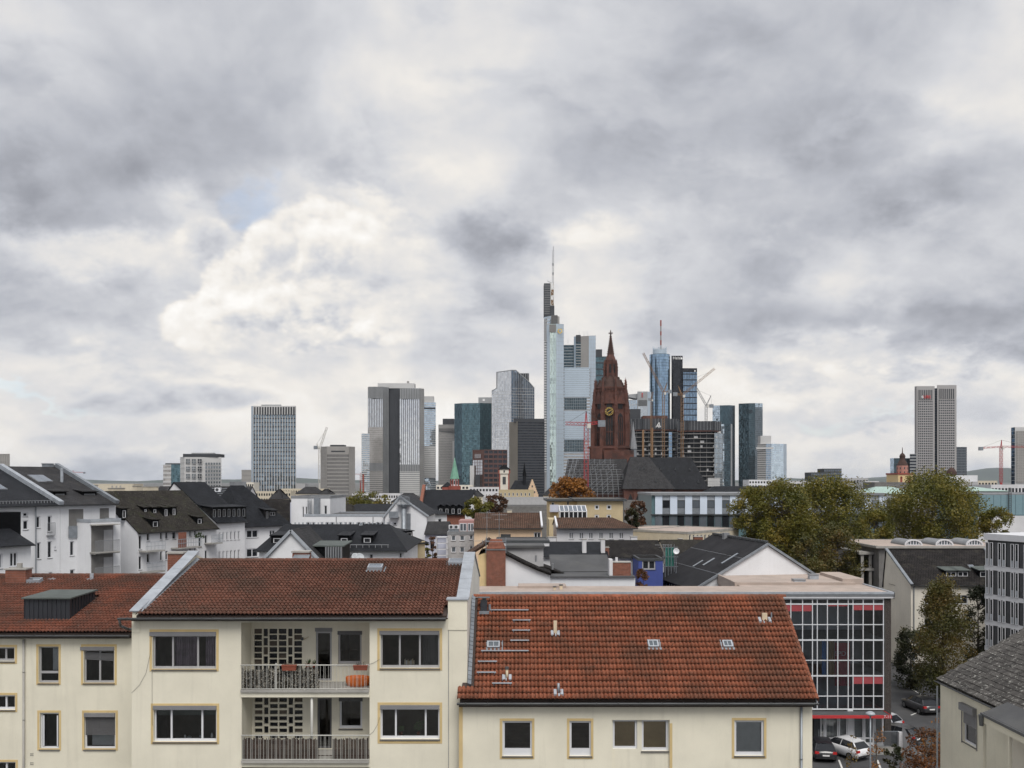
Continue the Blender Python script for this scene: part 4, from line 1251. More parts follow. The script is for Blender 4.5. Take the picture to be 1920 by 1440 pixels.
# ------------------------------------------------------------------ generic houses
roofmat('slate_dark',(0.015,0.0165,0.020),(0.023,0.025,0.030),0.25,0.18,0.012,rough=0.55,depth=0.01)
roofmat('slate_grey',(0.034,0.034,0.037),(0.048,0.048,0.051),0.3,0.22,0.014,rough=0.7,depth=0.01,moss=(0.06,0.057,0.052),moss_amt=0.5)
roofmat('roof_mossy',(0.027,0.025,0.023),(0.040,0.036,0.032),0.3,0.3,0.02,moss=(0.034,0.036,0.022),moss_amt=0.8,spots=(0.16,0.15,0.13))
roofmat('roof_lichen',(0.070,0.066,0.062),(0.10,0.094,0.088),0.20,0.26,0.03,moss=(0.05,0.048,0.044),moss_amt=0.5,spots=(0.34,0.34,0.31),depth=0.05,offset=0.0)
roofmat('roof_brown',(0.10,0.060,0.045),(0.14,0.082,0.058),0.22,0.34,0.04,moss=(0.085,0.065,0.052),moss_amt=0.7,depth=0.05,offset=0.0)
roofmat('roof_dark',(0.021,0.0195,0.020),(0.032,0.029,0.029),0.3,0.33,0.03,moss=(0.06,0.055,0.045),moss_amt=0.5,depth=0.03)
roofmat('roof_felt',(0.022,0.022,0.025),(0.027,0.027,0.03),1.0,6.0,0.012,rough=0.7,depth=0.006)
mat('felt_pink',(0.40,0.33,0.29),0.95,var=0.14,scale=0.6,dirt=(0.28,0.24,0.21),dirt_amt=0.5)
mat('felt_dark',(0.075,0.077,0.082),0.9,var=0.2,scale=0.5,dirt=(0.14,0.14,0.13),dirt_amt=0.3)
mat('wall_peach',(0.70,0.52,0.36),0.9,var=0.08,streak=0.08)
mat('wall_yellow',(0.66,0.50,0.27),0.9,var=0.08,streak=0.10)
mat('wall_sand',(0.50,0.41,0.26),0.9,var=0.08,streak=0.15)
mat('wall_grey',(0.42,0.42,0.43),0.9,var=0.10,streak=0.12)
mat('wall_lilac',(0.50,0.52,0.62),0.9,var=0.08,streak=0.10)
mat('wall_pink',(0.36,0.20,0.19),0.9,var=0.08)
mat('wall_blue',(0.05,0.075,0.27),0.85,var=0.10)
mat('wall_beige',(0.58,0.52,0.41),0.9,var=0.10,streak=0.14)
mat('wall_darkstone',(0.17,0.165,0.16),0.9,var=0.2)
mat('metal_grey',(0.25,0.26,0.275),0.5,metal=0.3,var=0.15)
mat('metal_dark',(0.06,0.065,0.07),0.5,metal=0.2,var=0.15)
mat('red_paint',(0.46,0.035,0.04),0.6,var=0.1)
mat('blind_red',(0.31,0.052,0.062),0.7,var=0.08)

def roof_solve(b,px,py,zfun,lo=-1.0,hi=40.0):
 f = lambda v: b.uv(px,py,v)[1] - zfun(v)
 a,c = lo,hi
 if f(a) * f(c) > 0: return None
 for _ in range(50):
  m = (a + c) / 2
  if f(a) * f(m) <= 0: c = m
  else: a = m
 u,z = b.uv(px,py,a)
 return u,a,z

def house(name,label,A,B,depth,ze,zr,wall='wall_white',roof='slate_dark',wins=(),ridge='x',rf=0.5,hip=(0,0),over=0.3,group=None,cat='house',
          lwins=(),rwins=(),wst=None,thick=0.12,apex=0.5,raw=False,gut=True,verge=None,rmat_back=None):
 """Pitched-roof house: ridge 'x' runs along the front, 'y' runs away from it (gable to the front)."""
 b = Block(name,label,cat,A,B,group,raw);w = b.w;b.depth,b.ze,b.zr = depth,ze,zr
 wst = wst or {}
 fr = b.rects(wins);lr = b.srects(lwins,0.0);rr = b.srects(rwins,w)
 mb = MB()
 holes_wall(mb,b.front(),w,0,ze,fr,0.13)
 holes_wall(mb,b.left(),depth,0,ze,[r for r in lr if r[3] < ze],0.13);holes_wall(mb,b.right(),depth,0,ze,[r for r in rr if r[3] < ze],0.13)
 mb.face([V(w,depth,0),V(0,depth,0),V(0,depth,ze),V(w,depth,ze)])
 if ridge == 'x':
  vr = depth * rf;b.vr = vr;b.zf = lambda v: ze + (zr - ze) * v / vr
  if not hip[0]: mb.face([V(0,depth,ze),V(0,0,ze),V(0,vr,zr)])
  if not hip[1]: mb.face([V(w,0,ze),V(w,depth,ze),V(w,vr,zr)])
 elif ridge == 'y':
  b.vr = None
  mb.face([V(0,0,ze),V(w,0,ze),V(w * apex,0,zr)]);mb.face([V(w,depth,ze),V(0,depth,ze),V(w * apex,depth,zr)])
 mb.build('wall',wall,b.t)
 for r in fr: window(b.t,b.front(),r,0.12,**wst)
 for r in lr: window(b.t,b.left(),r,0.12,**wst)
 for r in rr: window(b.t,b.right(),r,0.12,**wst)
 mb = MB()
 if ridge == 'x':
  zo = ze - over * (zr - ze) / vr;o2 = over * 0.6;e = 0.1
  hl,hr = hip
  xl,xr = (0 - (over if hl else e)),(w + (over if hr else e))
  T = lambda p: (p[0],p[1],p[2] + thick)
  mb.slab(T((xl,-over,zo)),T((xr,-over,zo)),T((w - hr if hr else xr,vr,zr)),T((hl if hl else xl,vr,zr)),thick)
  zo2 = ze - over * (zr - ze) / (depth - vr)
  mb.slab(T((xr,depth + over,zo2)),T((xl,depth + over,zo2)),T((hl if hl else xl,vr,zr)),T((w - hr if hr else xr,vr,zr)),thick)
  if hl: mb.tri(T((xl,depth + over,zo2)),T((xl,-over,zo)),T((hl,vr,zr)),thick)
  if hr: mb.tri(T((xr,-over,zo)),T((xr,depth + over,zo2)),T((w - hr,vr,zr)),thick)
 elif ridge == 'y':
  wa = w * apex;zl = ze - over * (zr - ze) / wa;zr_ = ze - over * (zr - ze) / (w - wa);e = 0.15
  T = lambda p: (p[0],p[1],p[2] + thick)
  mb.slab(T((-over,depth + e,zl)),T((-over,-e,zl)),T((wa,-e,zr)),T((wa,depth + e,zr)),thick)
  mb.slab(T((w + over,-e,zr_)),T((w + over,depth + e,zr_)),T((wa,depth + e,zr)),T((wa,-e,zr)),thick)
 b.roof = mb.build('roof',roof,b.t)
 if gut and ridge == 'x':
  gutter(b.t,xl,xr,-over - 0.06,zo + 0.06,0.07,n=5)
 if verge:
  mb = MB()
  if ridge == 'x':
   for u in (0,w):
    mb = MB();mb.beam(V(u,-over,zo + thick + 0.08),V(u,vr,zr + thick + 0.08),0.35,0.16);mb.build('verge',verge,b.roof)
  else:
   mb.beam(V(-over,-0.16,zl + thick * 0.5),V(w * apex,-0.16,zr + thick * 0.5),0.12,0.22);mb.build('verge',verge,b.roof)
   mb = MB();mb.beam(V(w * apex,-0.16,zr + thick * 0.5),V(w + over,-0.16,zr_ + thick * 0.5),0.12,0.22);mb.build('verge',verge,b.roof)
 return b

def flat_house(name,label,A,B,depth,zt,wall,roof='felt_dark',wins=(),group=None,cat='building',lwins=(),rwins=(),wst=None,para=0.35,edge=None,z0=0.0,raw=False,over=0.0):
 b = Block(name,label,cat,A,B,group,raw);w = b.w;b.depth,b.zt = depth,zt;wst = wst or {}
 fr = b.rects(wins);lr = b.srects(lwins,0.0);rr = b.srects(rwins,w)
 mb = MB()
 holes_wall(mb,b.front(),w,z0,zt,fr,0.14);holes_wall(mb,b.left(),depth,z0,zt,lr,0.14);holes_wall(mb,b.right(),depth,z0,zt,rr,0.14)
 mb.face([V(w,depth,z0),V(0,depth,z0),V(0,depth,zt),V(w,depth,zt)])
 mb.build('wall',wall,b.t)
 for r in fr: window(b.t,b.front(),r,0.12,**wst)
 for r in lr: window(b.t,b.left(),r,0.12,**wst)
 for r in rr: window(b.t,b.right(),r,0.12,**wst)
 o = over
 mb = MB();mb.box(-o + 0.02,w + o - 0.02,-o + 0.02,depth + o - 0.02,zt - 0.3,zt - 0.02 if para else zt + 0.03);b.roof = mb.build('roof',roof,b.t)
 mb = MB();p = 0.18
 for q in ((-o - 0.04,w + o + 0.04,-o - 0.04,-o + p),(-o - 0.04,w + o + 0.04,depth + o - p,depth + o + 0.04),(-o - 0.04,-o + p,-o + p,depth + o - p),(w + o - p,w + o + 0.04,-o + p,depth + o - p)):
  mb.box(*q,zt - 0.25,zt + para * 0.5)
 mb.build('roof_edge',edge or wall,b.t)
 return b

def dormer(b,px0,py0,px1,py1,roofm='slate_dark',wallm='slate_dark',cols=1,style='shed',pad=0.15,m='frame_white',g='glass_dark',rise=0.25):
 """Roof dormer whose window fills the given pixel rectangle; sits on the front slope."""
 s_ = roof_solve(b,(px0 + px1) / 2,py1 + 1.5,lambda v: b.zf(v))
 if not s_: return None
 v = s_[1]
 (u0,z1),(u1,z0) = b.uv(px0,py0,v),b.uv(px1,py1,v)
 zt = z1 + pad * 1.2;k = (b.zr - b.ze) / b.vr
 vt = (zt - b.ze) / k + 0.1
 vt = min(vt,b.vr + 1.5)
 mb = MB()
 x0,x1 = u0 - pad,u1 + pad
 bs = b.front(v)
 holes_wall(mb,bs,x1,b.zf(v) - 0.2,zt,[(u0,z0,u1,z1)],0.08,x0)
 for x,f in ((x0,1),(x1,-1)):
  p = [V(x,v,b.zf(v) - 0.2),V(x,vt,zt),V(x,v,zt)]
  mb.face(p if f > 0 else p[::-1])
 d = mb.build('dormer',wallm,b.t)
 window(d,bs,(u0,z0,u1,z1),0.06,cols=cols,fw=0.07,m=m,g=g,sill=None)
 mb = MB()
 if style == 'gable':
  xm = (x0 + x1) / 2;zz = zt + (x1 - x0) * 0.35;vt2 = (zz - b.ze) / k
  mb.slab((x0 - 0.1,vt2,zt),(x0 - 0.1,v - 0.15,zt),(xm,v - 0.15,zz),(xm,vt2,zz),0.06);mb.slab((x1 + 0.1,v - 0.15,zt),(x1 + 0.1,vt2,zt),(xm,vt2,zz),(xm,v - 0.15,zz),0.06)
 else:
  vt2 = min(vt + rise / max(k,0.05) * 0.5,b.vr + 0.5)
  mb.slab((x0 - 0.12,v - 0.2,zt + 0.05),(x1 + 0.12,v - 0.2,zt + 0.05),(x1 + 0.12,vt2,max(b.zf(vt2),zt) + 0.12),(x0 - 0.12,vt2,max(b.zf(vt2),zt) + 0.12),0.09)
 mb.build('dormer_roof',roofm,d)
 return d

def rooflight(b,px0,py0,px1,py1,g='glass_sky',name='roof_window'):
 q = [roof_solve(b,*p,lambda v: b.zf(v)) for p in ((px0,py1),(px1,py1),(px1,py0),(px0,py0))]
 if any(x is None for x in q): return
 u0,u1 = q[0][0],q[1][0];v0,v1 = q[0][1],q[2][1]
 if abs(u1 - u0) < 0.2: u1 = u0 + 0.5
 k = (b.zr - b.ze) / b.vr
 P = lambda u,v,l: (u,v,b.zf(v) + 0.12 + l)
 mb = MB();mb.slab(P(u0,v0,0.1),P(u1,v0,0.1),P(u1,v1,0.1),P(u0,v1,0.1),0.12);f_ = mb.build(name,'metal_grey',b.t)
 i = 0.06
 mb = MB();mb.slab(P(u0 + i,v0 + i,0.12),P(u1 - i,v0 + i,0.12),P(u1 - i,v1 - i,0.12),P(u0 + i,v1 - i,0.12),0.015);mb.build('pane',g,f_)

def stack(b,px0,px1,pyt,v,zb,m='wall_beige',w=0.6,cap='concrete',pots=0,name='chimney'):
 (u0,z1),(u1,_) = b.uv(px0,pyt,v),b.uv(px1,pyt,v)
 mb = MB();mb.box(u0,u1,v,v + w,zb,z1);c = mb.build(name,m,b.t)
 mb = MB();mb.box(u0 - 0.05,u1 + 0.05,v - 0.05,v + w + 0.05,z1 + 0.002,z1 + 0.08);mb.build('cap',cap,c)
 for k in range(pots):
  x = u0 + (u1 - u0) * (k + 0.5) / pots;mb = MB();mb.tube((x,v + w / 2,z1 + 0.082),(x,v + w / 2,z1 + 0.35),0.09,n=8);mb.build('chimney_pot','concrete',c)
 return c

# ================================================================== flat-roofed office block with the glazed front
YD = 75.0
hd = Block('office_block','flat roofed office block with a gridded glass front and red blinds','building',(905,YD),(1671,YD))
zd = Z(1113,YD);fd = hd.front()
hd.t['category'] = 'building'
gx = [hd.uv(p,1200)[0] for p in (1396,1415.5,1425,1444,1463,1482.5 - 0,1504.5,1523,1532,1551,1570.5,1590,1599,1618,1637.5,1656)]
gz = [Z(p,YD) for p in (1329.5,1305,1267,1238,1200,1171,1132.5,1122.5)]
D_dep = 11.0
mb = MB()
mb.face([V(0,0,0),V(gx[0],0,0),V(gx[0],0,zd - 0.3),V(0,0,zd - 0.3)])
mb.face([V(hd.w,4.5,0),V(0,4.5,0),V(0,4.5,zd),V(hd.w,4.5,zd)]);mb.face([V(0,4.5,0),V(0,0,0),V(0,0,zd),V(0,4.5,zd)])
mb.build('wall','wall_greywhite',hd.t)
# brick end wall, single bricks on the front return
mb = MB();mb.box(gx[-1] + 0.16,hd.w,0.02,D_dep,0,zd - 0.3);ew = mb.build('end_wall','concrete',hd.t,label='dark brick end wall')
mat('brick_dark',(0.06,0.05,0.045),0.85,var=0.4,scale=5)
mb = MB();z = 0.0;r = 0
while z < zd - 0.4:
 for (s0,s1) in ((gx[-1] + 0.17,(gx[-1] + hd.w) / 2 + (0.08 if r % 2 else -0.05)),((gx[-1] + hd.w) / 2 + (0.10 if r % 2 else -0.03),hd.w - 0.01)): mb.box(s0,s1,-0.01,0.04,z + 0.006,z + 0.078)
 a = 0.0 if r % 2 else 0.125
 while a < D_dep - 0.3: mb.box(hd.w - 0.02,hd.w + 0.02,a + 0.05,a + 0.285,z + 0.006,z + 0.078);a += 0.25
 z += 0.085;r += 1
mb.build('bricks','brick_dark',ew,'stuff')
# glazing grid
mb = MB()
for i,x in enumerate(gx): mb.box(x - 0.036,x + 0.036,-0.06,0.06,gz[0],gz[-1])
gr = mb.build('curtain_wall',mat('frame_alu',(0.62,0.64,0.67),0.45,var=0.08),hd.t)
mb = MB()
for j,z in enumerate(gz):
 h = 0.055 if j in (0,2,4,6,7) else 0.032
 mb.box(gx[0],gx[-1] + 0.05,-0.07,0.05,z - h,z + h)
mb.build('transoms','frame_alu',gr)
for i in range(len(gx) - 1):
 for j in range(len(gz) - 1):
  mb = MB();mb.box(gx[i] + 0.045,gx[i + 1] - 0.045,0.0,0.015,gz[j] + 0.05,gz[j + 1] - 0.05)
  o = mb.build('pane','glass_office',gr) if 'glass_office' in MATS else mb.build('pane',clearmat('glass_office',(0.84,0.88,0.92),0.06),gr)
mb = MB()
for j in (2,4,6): mb.box(gx[0],gx[-1],0.25,5.0,gz[j] - 0.12,gz[j] + 0.12)
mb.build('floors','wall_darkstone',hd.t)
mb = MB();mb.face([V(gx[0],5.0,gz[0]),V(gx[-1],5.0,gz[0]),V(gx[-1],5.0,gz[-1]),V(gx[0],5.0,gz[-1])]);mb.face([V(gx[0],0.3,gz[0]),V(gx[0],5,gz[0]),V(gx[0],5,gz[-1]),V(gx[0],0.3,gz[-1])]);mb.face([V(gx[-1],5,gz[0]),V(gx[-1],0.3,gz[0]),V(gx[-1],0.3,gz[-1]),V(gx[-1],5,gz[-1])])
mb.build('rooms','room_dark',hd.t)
for (i0,i1,pya,pyb) in ((3,7,1133.5,1146),(12,15,1133.5,1144),(12,15,1268,1282),(9,11,1134,1136.5),(5,7,1269,1273)):
 for i in range(i0,i1):
  if i in (2,7,11): continue
  mb = MB();mb.box(gx[i] + 0.05,gx[i + 1] - 0.05,-0.035,-0.02,Z(pyb,YD),Z(pya,YD));mb.build('red_blind','blind_red',hd.t)
mb = MB()
zA,zB = Z(1121,YD),Z(1117.5,YD)
mb.box(-0.5,hd.w + 0.02,-0.25,0.3,zA,zB);mb.build('fascia','frame_white',hd.t)
mb = MB();mb.box(-0.5,hd.w + 0.06,-0.30,0.3,zB + 0.003,Z(1113.5,YD));mb.build('fascia_board','metal_grey',hd.t)
mb = MB();mb.box(-0.5,hd.w + 0.10,-0.36,-0.1,Z(1113.5,YD) + 0.003,Z(1109.3,YD));mb.box(hd.w - 0.1,hd.w + 0.10,-0.1,D_dep + 0.2,Z(1113.5,YD) + 0.003,Z(1109.3,YD));mb.build('roof_edge','zinc_pale',hd.t)
zt = Z(1111,YD)
us = hd.uv(1386,1100,5)[0];mb = MB();mb.box(-0.4,us,-0.1,4.6,zB,zt);mb.box(us,hd.w - 0.1,-0.1,D_dep + 0.1,zB,zt - 0.002);mb.build('roof','felt_pink',hd.t)
# rear wing of the roof, roof hatches and vents
mb = MB();u0 = hd.uv(1388,1090,3)[0];u1 = hd.uv(1600,1090,6)[0]
mb.box(u0,u1,5.5,13.5,zt - 1,zt + 0.22);mb.box(u0 - 0.1,u0 + 0.1,4.5,13.5,zt - 0.5,zt + 0.35);mb.box(hd.uv(1580,1090,6)[0],hd.w + 0.05,6,12,zt - 1,zt + 0.5);mb.build('roof_wing','felt_pink',hd.t)
for (px,py,v,w_,h_) in ((1500,1095,6,1.0,0.35),(1052,1106,2.0,0.25,0.35),(1040,1108,1.6,0.2,0.25),(1527,1084,8,0.8,0.6)):
 u,z = hd.uv(px,py,v);mb = MB();mb.box(u - w_ / 2,u + w_ / 2,v,v + w_ * 0.8,zt + 0.003,zt + h_);c = mb.build('roof_hatch','zinc_pale' if w_ > 0.5 else 'pipe_cream',hd.t)
 mb = MB();mb.box(u - w_ / 2 - 0.04,u + w_ / 2 + 0.04,v - 0.04,v + w_ * 0.8 + 0.04,zt + h_ + 0.002,zt + h_ + 0.08);mb.build('lid','metal_grey' if w_ > 0.5 else 'metal_dark',c)
mb = MB();u0,u1 = hd.uv(972,1103,3)[0],hd.uv(1062,1103,3)[0];mb.box(u0,u1,3,5,zt + 0.002,zt + 0.2);mb.build('roof_step','felt_pink',hd.t)
# canopy and ground floor
cz = Z(1347,YD - 1.6)
uc = hd.uv(1470,1340,-1.6)[0];ur = hd.uv(1672,1343,-1.6)[0]
mb = MB();mb.box(uc,ur - 0.06,-1.55,-0.08,cz + 0.02,cz + 0.2);cp = mb.build('canopy','felt_dark',hd.t)
mb = MB();mb.box(uc,ur,-1.62,-1.555,cz,cz + 0.25);mb.box(ur - 0.055,ur,-1.55,-0.08,cz,cz + 0.25);mb.build('canopy_fascia','red_paint',cp)

def text(body,loc,size,m,parent=None,rot=(R(90),0,0),ext=0.01,name='lettering',align='CENTER'):
 c = bpy.data.curves.new(name,'FONT');c.body = body;c.size = size;c.extrude = ext;c.align_x = align;c.align_y = 'CENTER'
 o = bpy.data.objects.new(name,c);col.objects.link(o);o.location = loc;o.rotation_euler = rot
 c.materials.append(MATS[m])
 bpy.context.view_layer.update()
 me = bpy.data.meshes.new_from_object(o.evaluated_get(bpy.context.evaluated_depsgraph_get()))
 bpy.data.objects.remove(o)
 o = bpy.data.objects.new(name,me);col.objects.link(o);o.location = loc;o.rotation_euler = rot
 if parent: o.parent = parent
 return o

text('7-11',(ur - 0.36,-1.635,cz + 0.12),0.34,'frame_white',cp)
gw = [hd.uv(p,1370)[0] for p in (1500,1526,1537,1546,1571.5,1588.5,1598.5,1619,1638,1656)]
zb0,zb1 = Z(1394,YD),cz + 0.02
mb = MB();mb.box(gw[0],gw[-1] + 0.2,0.3,0.4,0,zb1 + 0.4);mb.build('ground_floor_wall','room_dark',hd.t)
mb = MB();mb.box(gw[1],gw[-1],-0.10,0.1,0.12,zb0 - 0.02);mb.box(gw[5],gw[6],-0.12,0.1,zb0,zb1 + 0.3);mb.build('ground_floor_plinth','frame_white',hd.t)
for i in (2,3,4,6,7,8):
 r = (gw[i] + 0.02,zb0,gw[i + 1] - 0.02,zb1)
 w_ = window(hd.t,hd.front(-0.12),r,0.06,fw=0.10,m='frame_white',g='glass_clear',sill=None,name='shop_window',rows=1)
 mb = MB();mb.box(r[0],r[2],-0.10,-0.03,zb0 + 0.42,zb0 + 0.52);mb.build('transom','frame_white',w_)
 mb = MB();n = 9
 for k in range(n): x = r[0] + (r[2] - r[0]) * (k + 0.15) / n;mb.box(x,x + (r[2] - r[0]) / n * 0.7,0.10,0.11,zb0 + 0.1,zb1)
 mb.build('vertical_blind','curtain_grey',w_,'stuff')
mb = MB();mb.box(gw[1],gw[2],-0.05,0.05,0.12,zb1);dr = mb.build('door','metal_dark',hd.t);mb = MB();mb.box(gw[2] - 0.12,gw[2] - 0.08,-0.09,-0.06,0.8,1.5);mb.build('handle','zinc_pale',dr)
# banners hanging behind the glass
mat('banner_red',(0.36,0.03,0.05),0.7,var=0.1);mat('banner_blue',(0.03,0.16,0.42),0.7,var=0.1);mat('banner_ochre',(0.26,0.15,0.06),0.7,var=0.1);mat('banner_print',(0.55,0.40,0.42),0.7)
for (nm,p0,p1,y0,y1,m_,lab) in (('blue',1541,1551,1202,1266,'banner_blue','narrow blue banner hanging behind the office glazing'),('ochre',1553.5,1564,1202,1266,'banner_ochre','ochre banner between the blue and the red one behind the glazing'),('red',1565,1594,1205,1286,'banner_red','wide dark red banner with pale letters behind the office glazing')):
 v = 0.16;(u0,z1),(u1,z0) = hd.uv(p0,y0,v),hd.uv(p1,y1,v)
 t = thing('banner',lab,'banner',(hd.A.x + u0,hd.A.y + v,z0),0,'banners behind the glass front')
 mb = MB();N = 10;w_ = u1 - u0;P = lambda i,z: V(w_ * i / N,0.02 * math.sin(i * 1.3),z)
 for i in range(N): mb.face([P(i,0),P(i + 1,0),P(i + 1,z1 - z0),P(i,z1 - z0)])
 mb.build('cloth',m_,t,smooth=True)
 if nm == 'red': text('SPD',(w_ * 0.36,-0.035,(z1 - z0) * 0.745),0.55,'banner_print',t)

# ================================================================== lichen roofed house, bottom right
YR = 45.0
Xr = 21.26
hr_ = Block('lichen_house','cream house at the lower right with a lichen speckled roof','house',(Xr,YR),(Xr,20.0),raw=True)   # front faces left; u runs towards the viewer
zre = 12.1
rw = hr_.rects([(1806,1328,1830,1403)])
mb = MB();holes_wall(mb,hr_.front(),hr_.w,0,zre,rw,0.16)
mb.face([V(0,0,0),V(0,9,0),V(0,9,zre),V(0,4.5,zre + 2.55),V(0,0,zre)][::-1])
mb.build('wall','wall_cream',hr_.t)
win = window(hr_.t,hr_.front(),rw[0],0.12,fw=0.08,g='glass_dark',bar=0.1)
x0,z0,x1,z1 = rw[0]
mb = MB();mb.wbox(hr_.front(),x0 - 0.06,x1 + 0.06,-0.05,0.2,z1 - 0.05,z1 + 0.28);mb.build('roller_blind_box','box_grey',win)
mb = MB();n = 9
for k in range(n): mb.wbox(hr_.front(),x0,x1,-0.02,0.0,z1 - 0.05 - 0.62 * (k + 0.85) / n,z1 - 0.05 - 0.62 * k / n)
mb.build('blind_slats','box_grey',win,'stuff')
mb = MB()
for q in (x0 - 0.1,x1 + 0.1): mb.wbox(hr_.front(),q - 0.015,q + 0.015,0.0,0.04,z0 - 0.1,z1)
mb.build('blind_rails','box_grey',win)
rb = MB();k_ = 2.45 / 4.4
rb.slab((-0.08,-0.16,zre + 0.06),(hr_.w,-0.16,zre + 0.06),(hr_.w,4.5,zre + 2.75),(-0.08,4.5,zre + 2.75),0.12)
rb.slab((hr_.w,9.3,zre - 0.02),(-0.08,9.3,zre - 0.02),(-0.08,4.5,zre + 2.75),(hr_.w,4.5,zre + 2.75),0.12)
rfr = rb.build('roof','roof_lichen',hr_.t)
# the nearest plates of the lichen roof as pieces
me = MB();me.box(0,0.245,0,0.30,0.0,0.022);me.box(0.01,0.235,0.0,0.06,0.022,0.03)
pl = me.mesh('roof_plate','roof_lichen');sl = math.atan2(2.69,4.66)
m_,nt,bs,out = nodes_of('plate_lichen')
oi = nt.nodes.new('ShaderNodeObjectInfo');g = nt.nodes.new('ShaderNodeNewGeometry')
c_ = mixc(nt,1.0,(0.055,0.051,0.048),mth(nt,'MULTIPLY_ADD',oi.outputs['Random'],0.8,0.55),'MULTIPLY')
c_ = mixc(nt,rng(nt,nz(nt,g.outputs['Position'],6.0,5,0.7),0.56,0.66,0,0.75),c_,(0.40,0.40,0.37))
nt.links.new(c_,bs.inputs['Base Color']);bs.inputs['Roughness'].default_value = 0.9;MATS['plate_lichen'] = m_
pl.materials.clear();pl.materials.append(m_)
rnd = random.Random(21);rest = MB();cnt = 0
cells = [(i,j) for j in range(18) for i in range(46)]
cells.sort(key=lambda c: -(c[0] * 0.25 - c[1] * 0.1))
for (i,j) in cells:
 Mx = Matrix.Translation((-0.08,-0.16,zre + 0.06)) @ Matrix.Rotation(sl,4,'X') @ Matrix.Translation((i * 0.25 + (0.125 if j % 2 else 0),j * 0.30,0.022 + rnd.uniform(0,0.012))) @ Matrix.Rotation(R(-2.5) + rnd.uniform(-.01,.01),4,'X')
 wp = hr_.t.matrix_basis @ (Mx @ V(0,0,0))
 px = 960 + wp.x / wp.y * F;py = HZ + (H - wp.z) / wp.y * F
 if px < 1935 and py < 1450 and cnt < 280:
  o = bpy.data.objects.new('roof_plate',pl);col.objects.link(o);o.parent = rfr;o.matrix_local = Mx;cnt += 1
 else:
  for bx in ((0,0.245,0,0.30,0.0,0.022),):
   q = MB();q.box(*bx);base = len(rest.v);rest.v += [tuple(Mx @ Vector(v)) for v in q.v];rest.f += [tuple(base + k for k in f) for f in q.f];rest.uv += q.uv
rest.build('far_roof_plates','plate_lichen',rfr,'stuff')
gutter(hr_.t,-0.05,hr_.w,-0.22,zre - 0.02,0.06)
# lean-to porch roof at the right edge
v0 = -1.1
u0 = hr_.uv(1842,1336,v0)[0]
zp_ = hr_.uv(1842,1336,v0)[1]
mb = MB();mb.slab((u0,v0,zp_),(hr_.w,v0,zp_),(hr_.w,-0.02,zp_ + 0.45),(u0,-0.02,zp_ + 0.45),0.16);po = mb.build('porch_roof','felt_dark',hr_.t)
mb = MB();mb.box(u0,hr_.w,v0 - 0.02,v0 + 0.06,zp_ - 0.42,zp_ - 0.16);mb.box(u0,u0 + 0.10,v0 - 0.02,v0 + 0.12,0,zp_ - 0.42);mb.box(u0 + 2.0,u0 + 2.1,v0,v0 + 0.12,0,zp_ - 0.43);mb.build('porch_beam','wall_cream',po)
mb = MB();mb.box(u0 - 0.02,hr_.w,v0 - 0.09,v0 - 0.025,zp_ - 0.12,zp_ + 0.0);mb.build('porch_gutter','gutter',po)
mb = MB();mb.tube((u0 + 0.05,v0 - 0.07,zp_ - 0.55),(u0 + 0.05,v0 - 0.07,zp_ - 0.08),0.09,0.13,8);mb.build('rain_hopper','gutter',po)
mb = MB();mb.box(u0 + 0.1,hr_.w,-0.04,-0.01,0,zp_ - 0.1);mb.build('porch_back_wall','wall_warmwhite',po)
mb = MB();mb.tube((-0.12,-0.1,0),(-0.12,-0.1,zre - 0.3),0.04,n=8);mb.build('downpipe','zinc_pale',hr_.t)

# ================================================================== white framed apartment block at the right edge
mat('tw_charcoal_panel',(0.075,0.078,0.085),0.6,var=0.15)
he = Block('modern_block','modern white framed apartment block with charcoal panels at the right edge','building',(1848,95),(2010,86))
zE = he.uv(1848,1000)[1];fl = [he.uv(1848,y)[1] for y in (1063.5,1117,1166,1214)]
mb = MB();mb.box(0.05,he.w,0.25,12,0,zE - 0.1);mb.build('wall','metal_dark',he.t)
mb = MB();mb.box(-0.1,he.w,-0.15,12.1,zE - 0.65,zE);mb.build('cornice','frame_white',he.t)
tops = [zE - 0.65] + fl
for k,(zt_,zb_) in enumerate(zip(tops,fl + [fl[-1] - 2.9])):
 mb = MB();mb.box(-0.05,he.w,-0.1,0.24,zb_ - 0.22,zb_ + 0.22);mb.build('floor_band','frame_white',he.t)
 x = 0.12
 while x < he.w - 1.5:
  for q in (0.0,0.52):
   r = (x + q,zb_ + 0.24,x + q + 0.36,zt_ - 0.24)
   w_ = window(he.t,he.front(),r,-0.12,fw=0.05,m='frame_white',g='glass_dark',sill=None)
   mb = MB();mb.box(r[0],r[2],-0.14,-0.11,zb_ + 0.24,zb_ + 0.95);mb.build('railing_panel','zinc_pale',w_)
  mb = MB();mb.box(x + 0.93,x + 1.38,0.0,0.24,zb_ + 0.23,zt_ - 0.23);mb.build('wall_panel','tw_charcoal_panel',he.t)
  x += 1.5
mb = MB()
for k in range(24): mb.box(-0.12,0.04,0.2 + 0.4 * (k % 2),0.55 + 0.4 * (k % 2),3 + k * 0.52,3.45 + k * 0.52)
mb.build('rusticated_edge','concrete',he.t,'stuff')

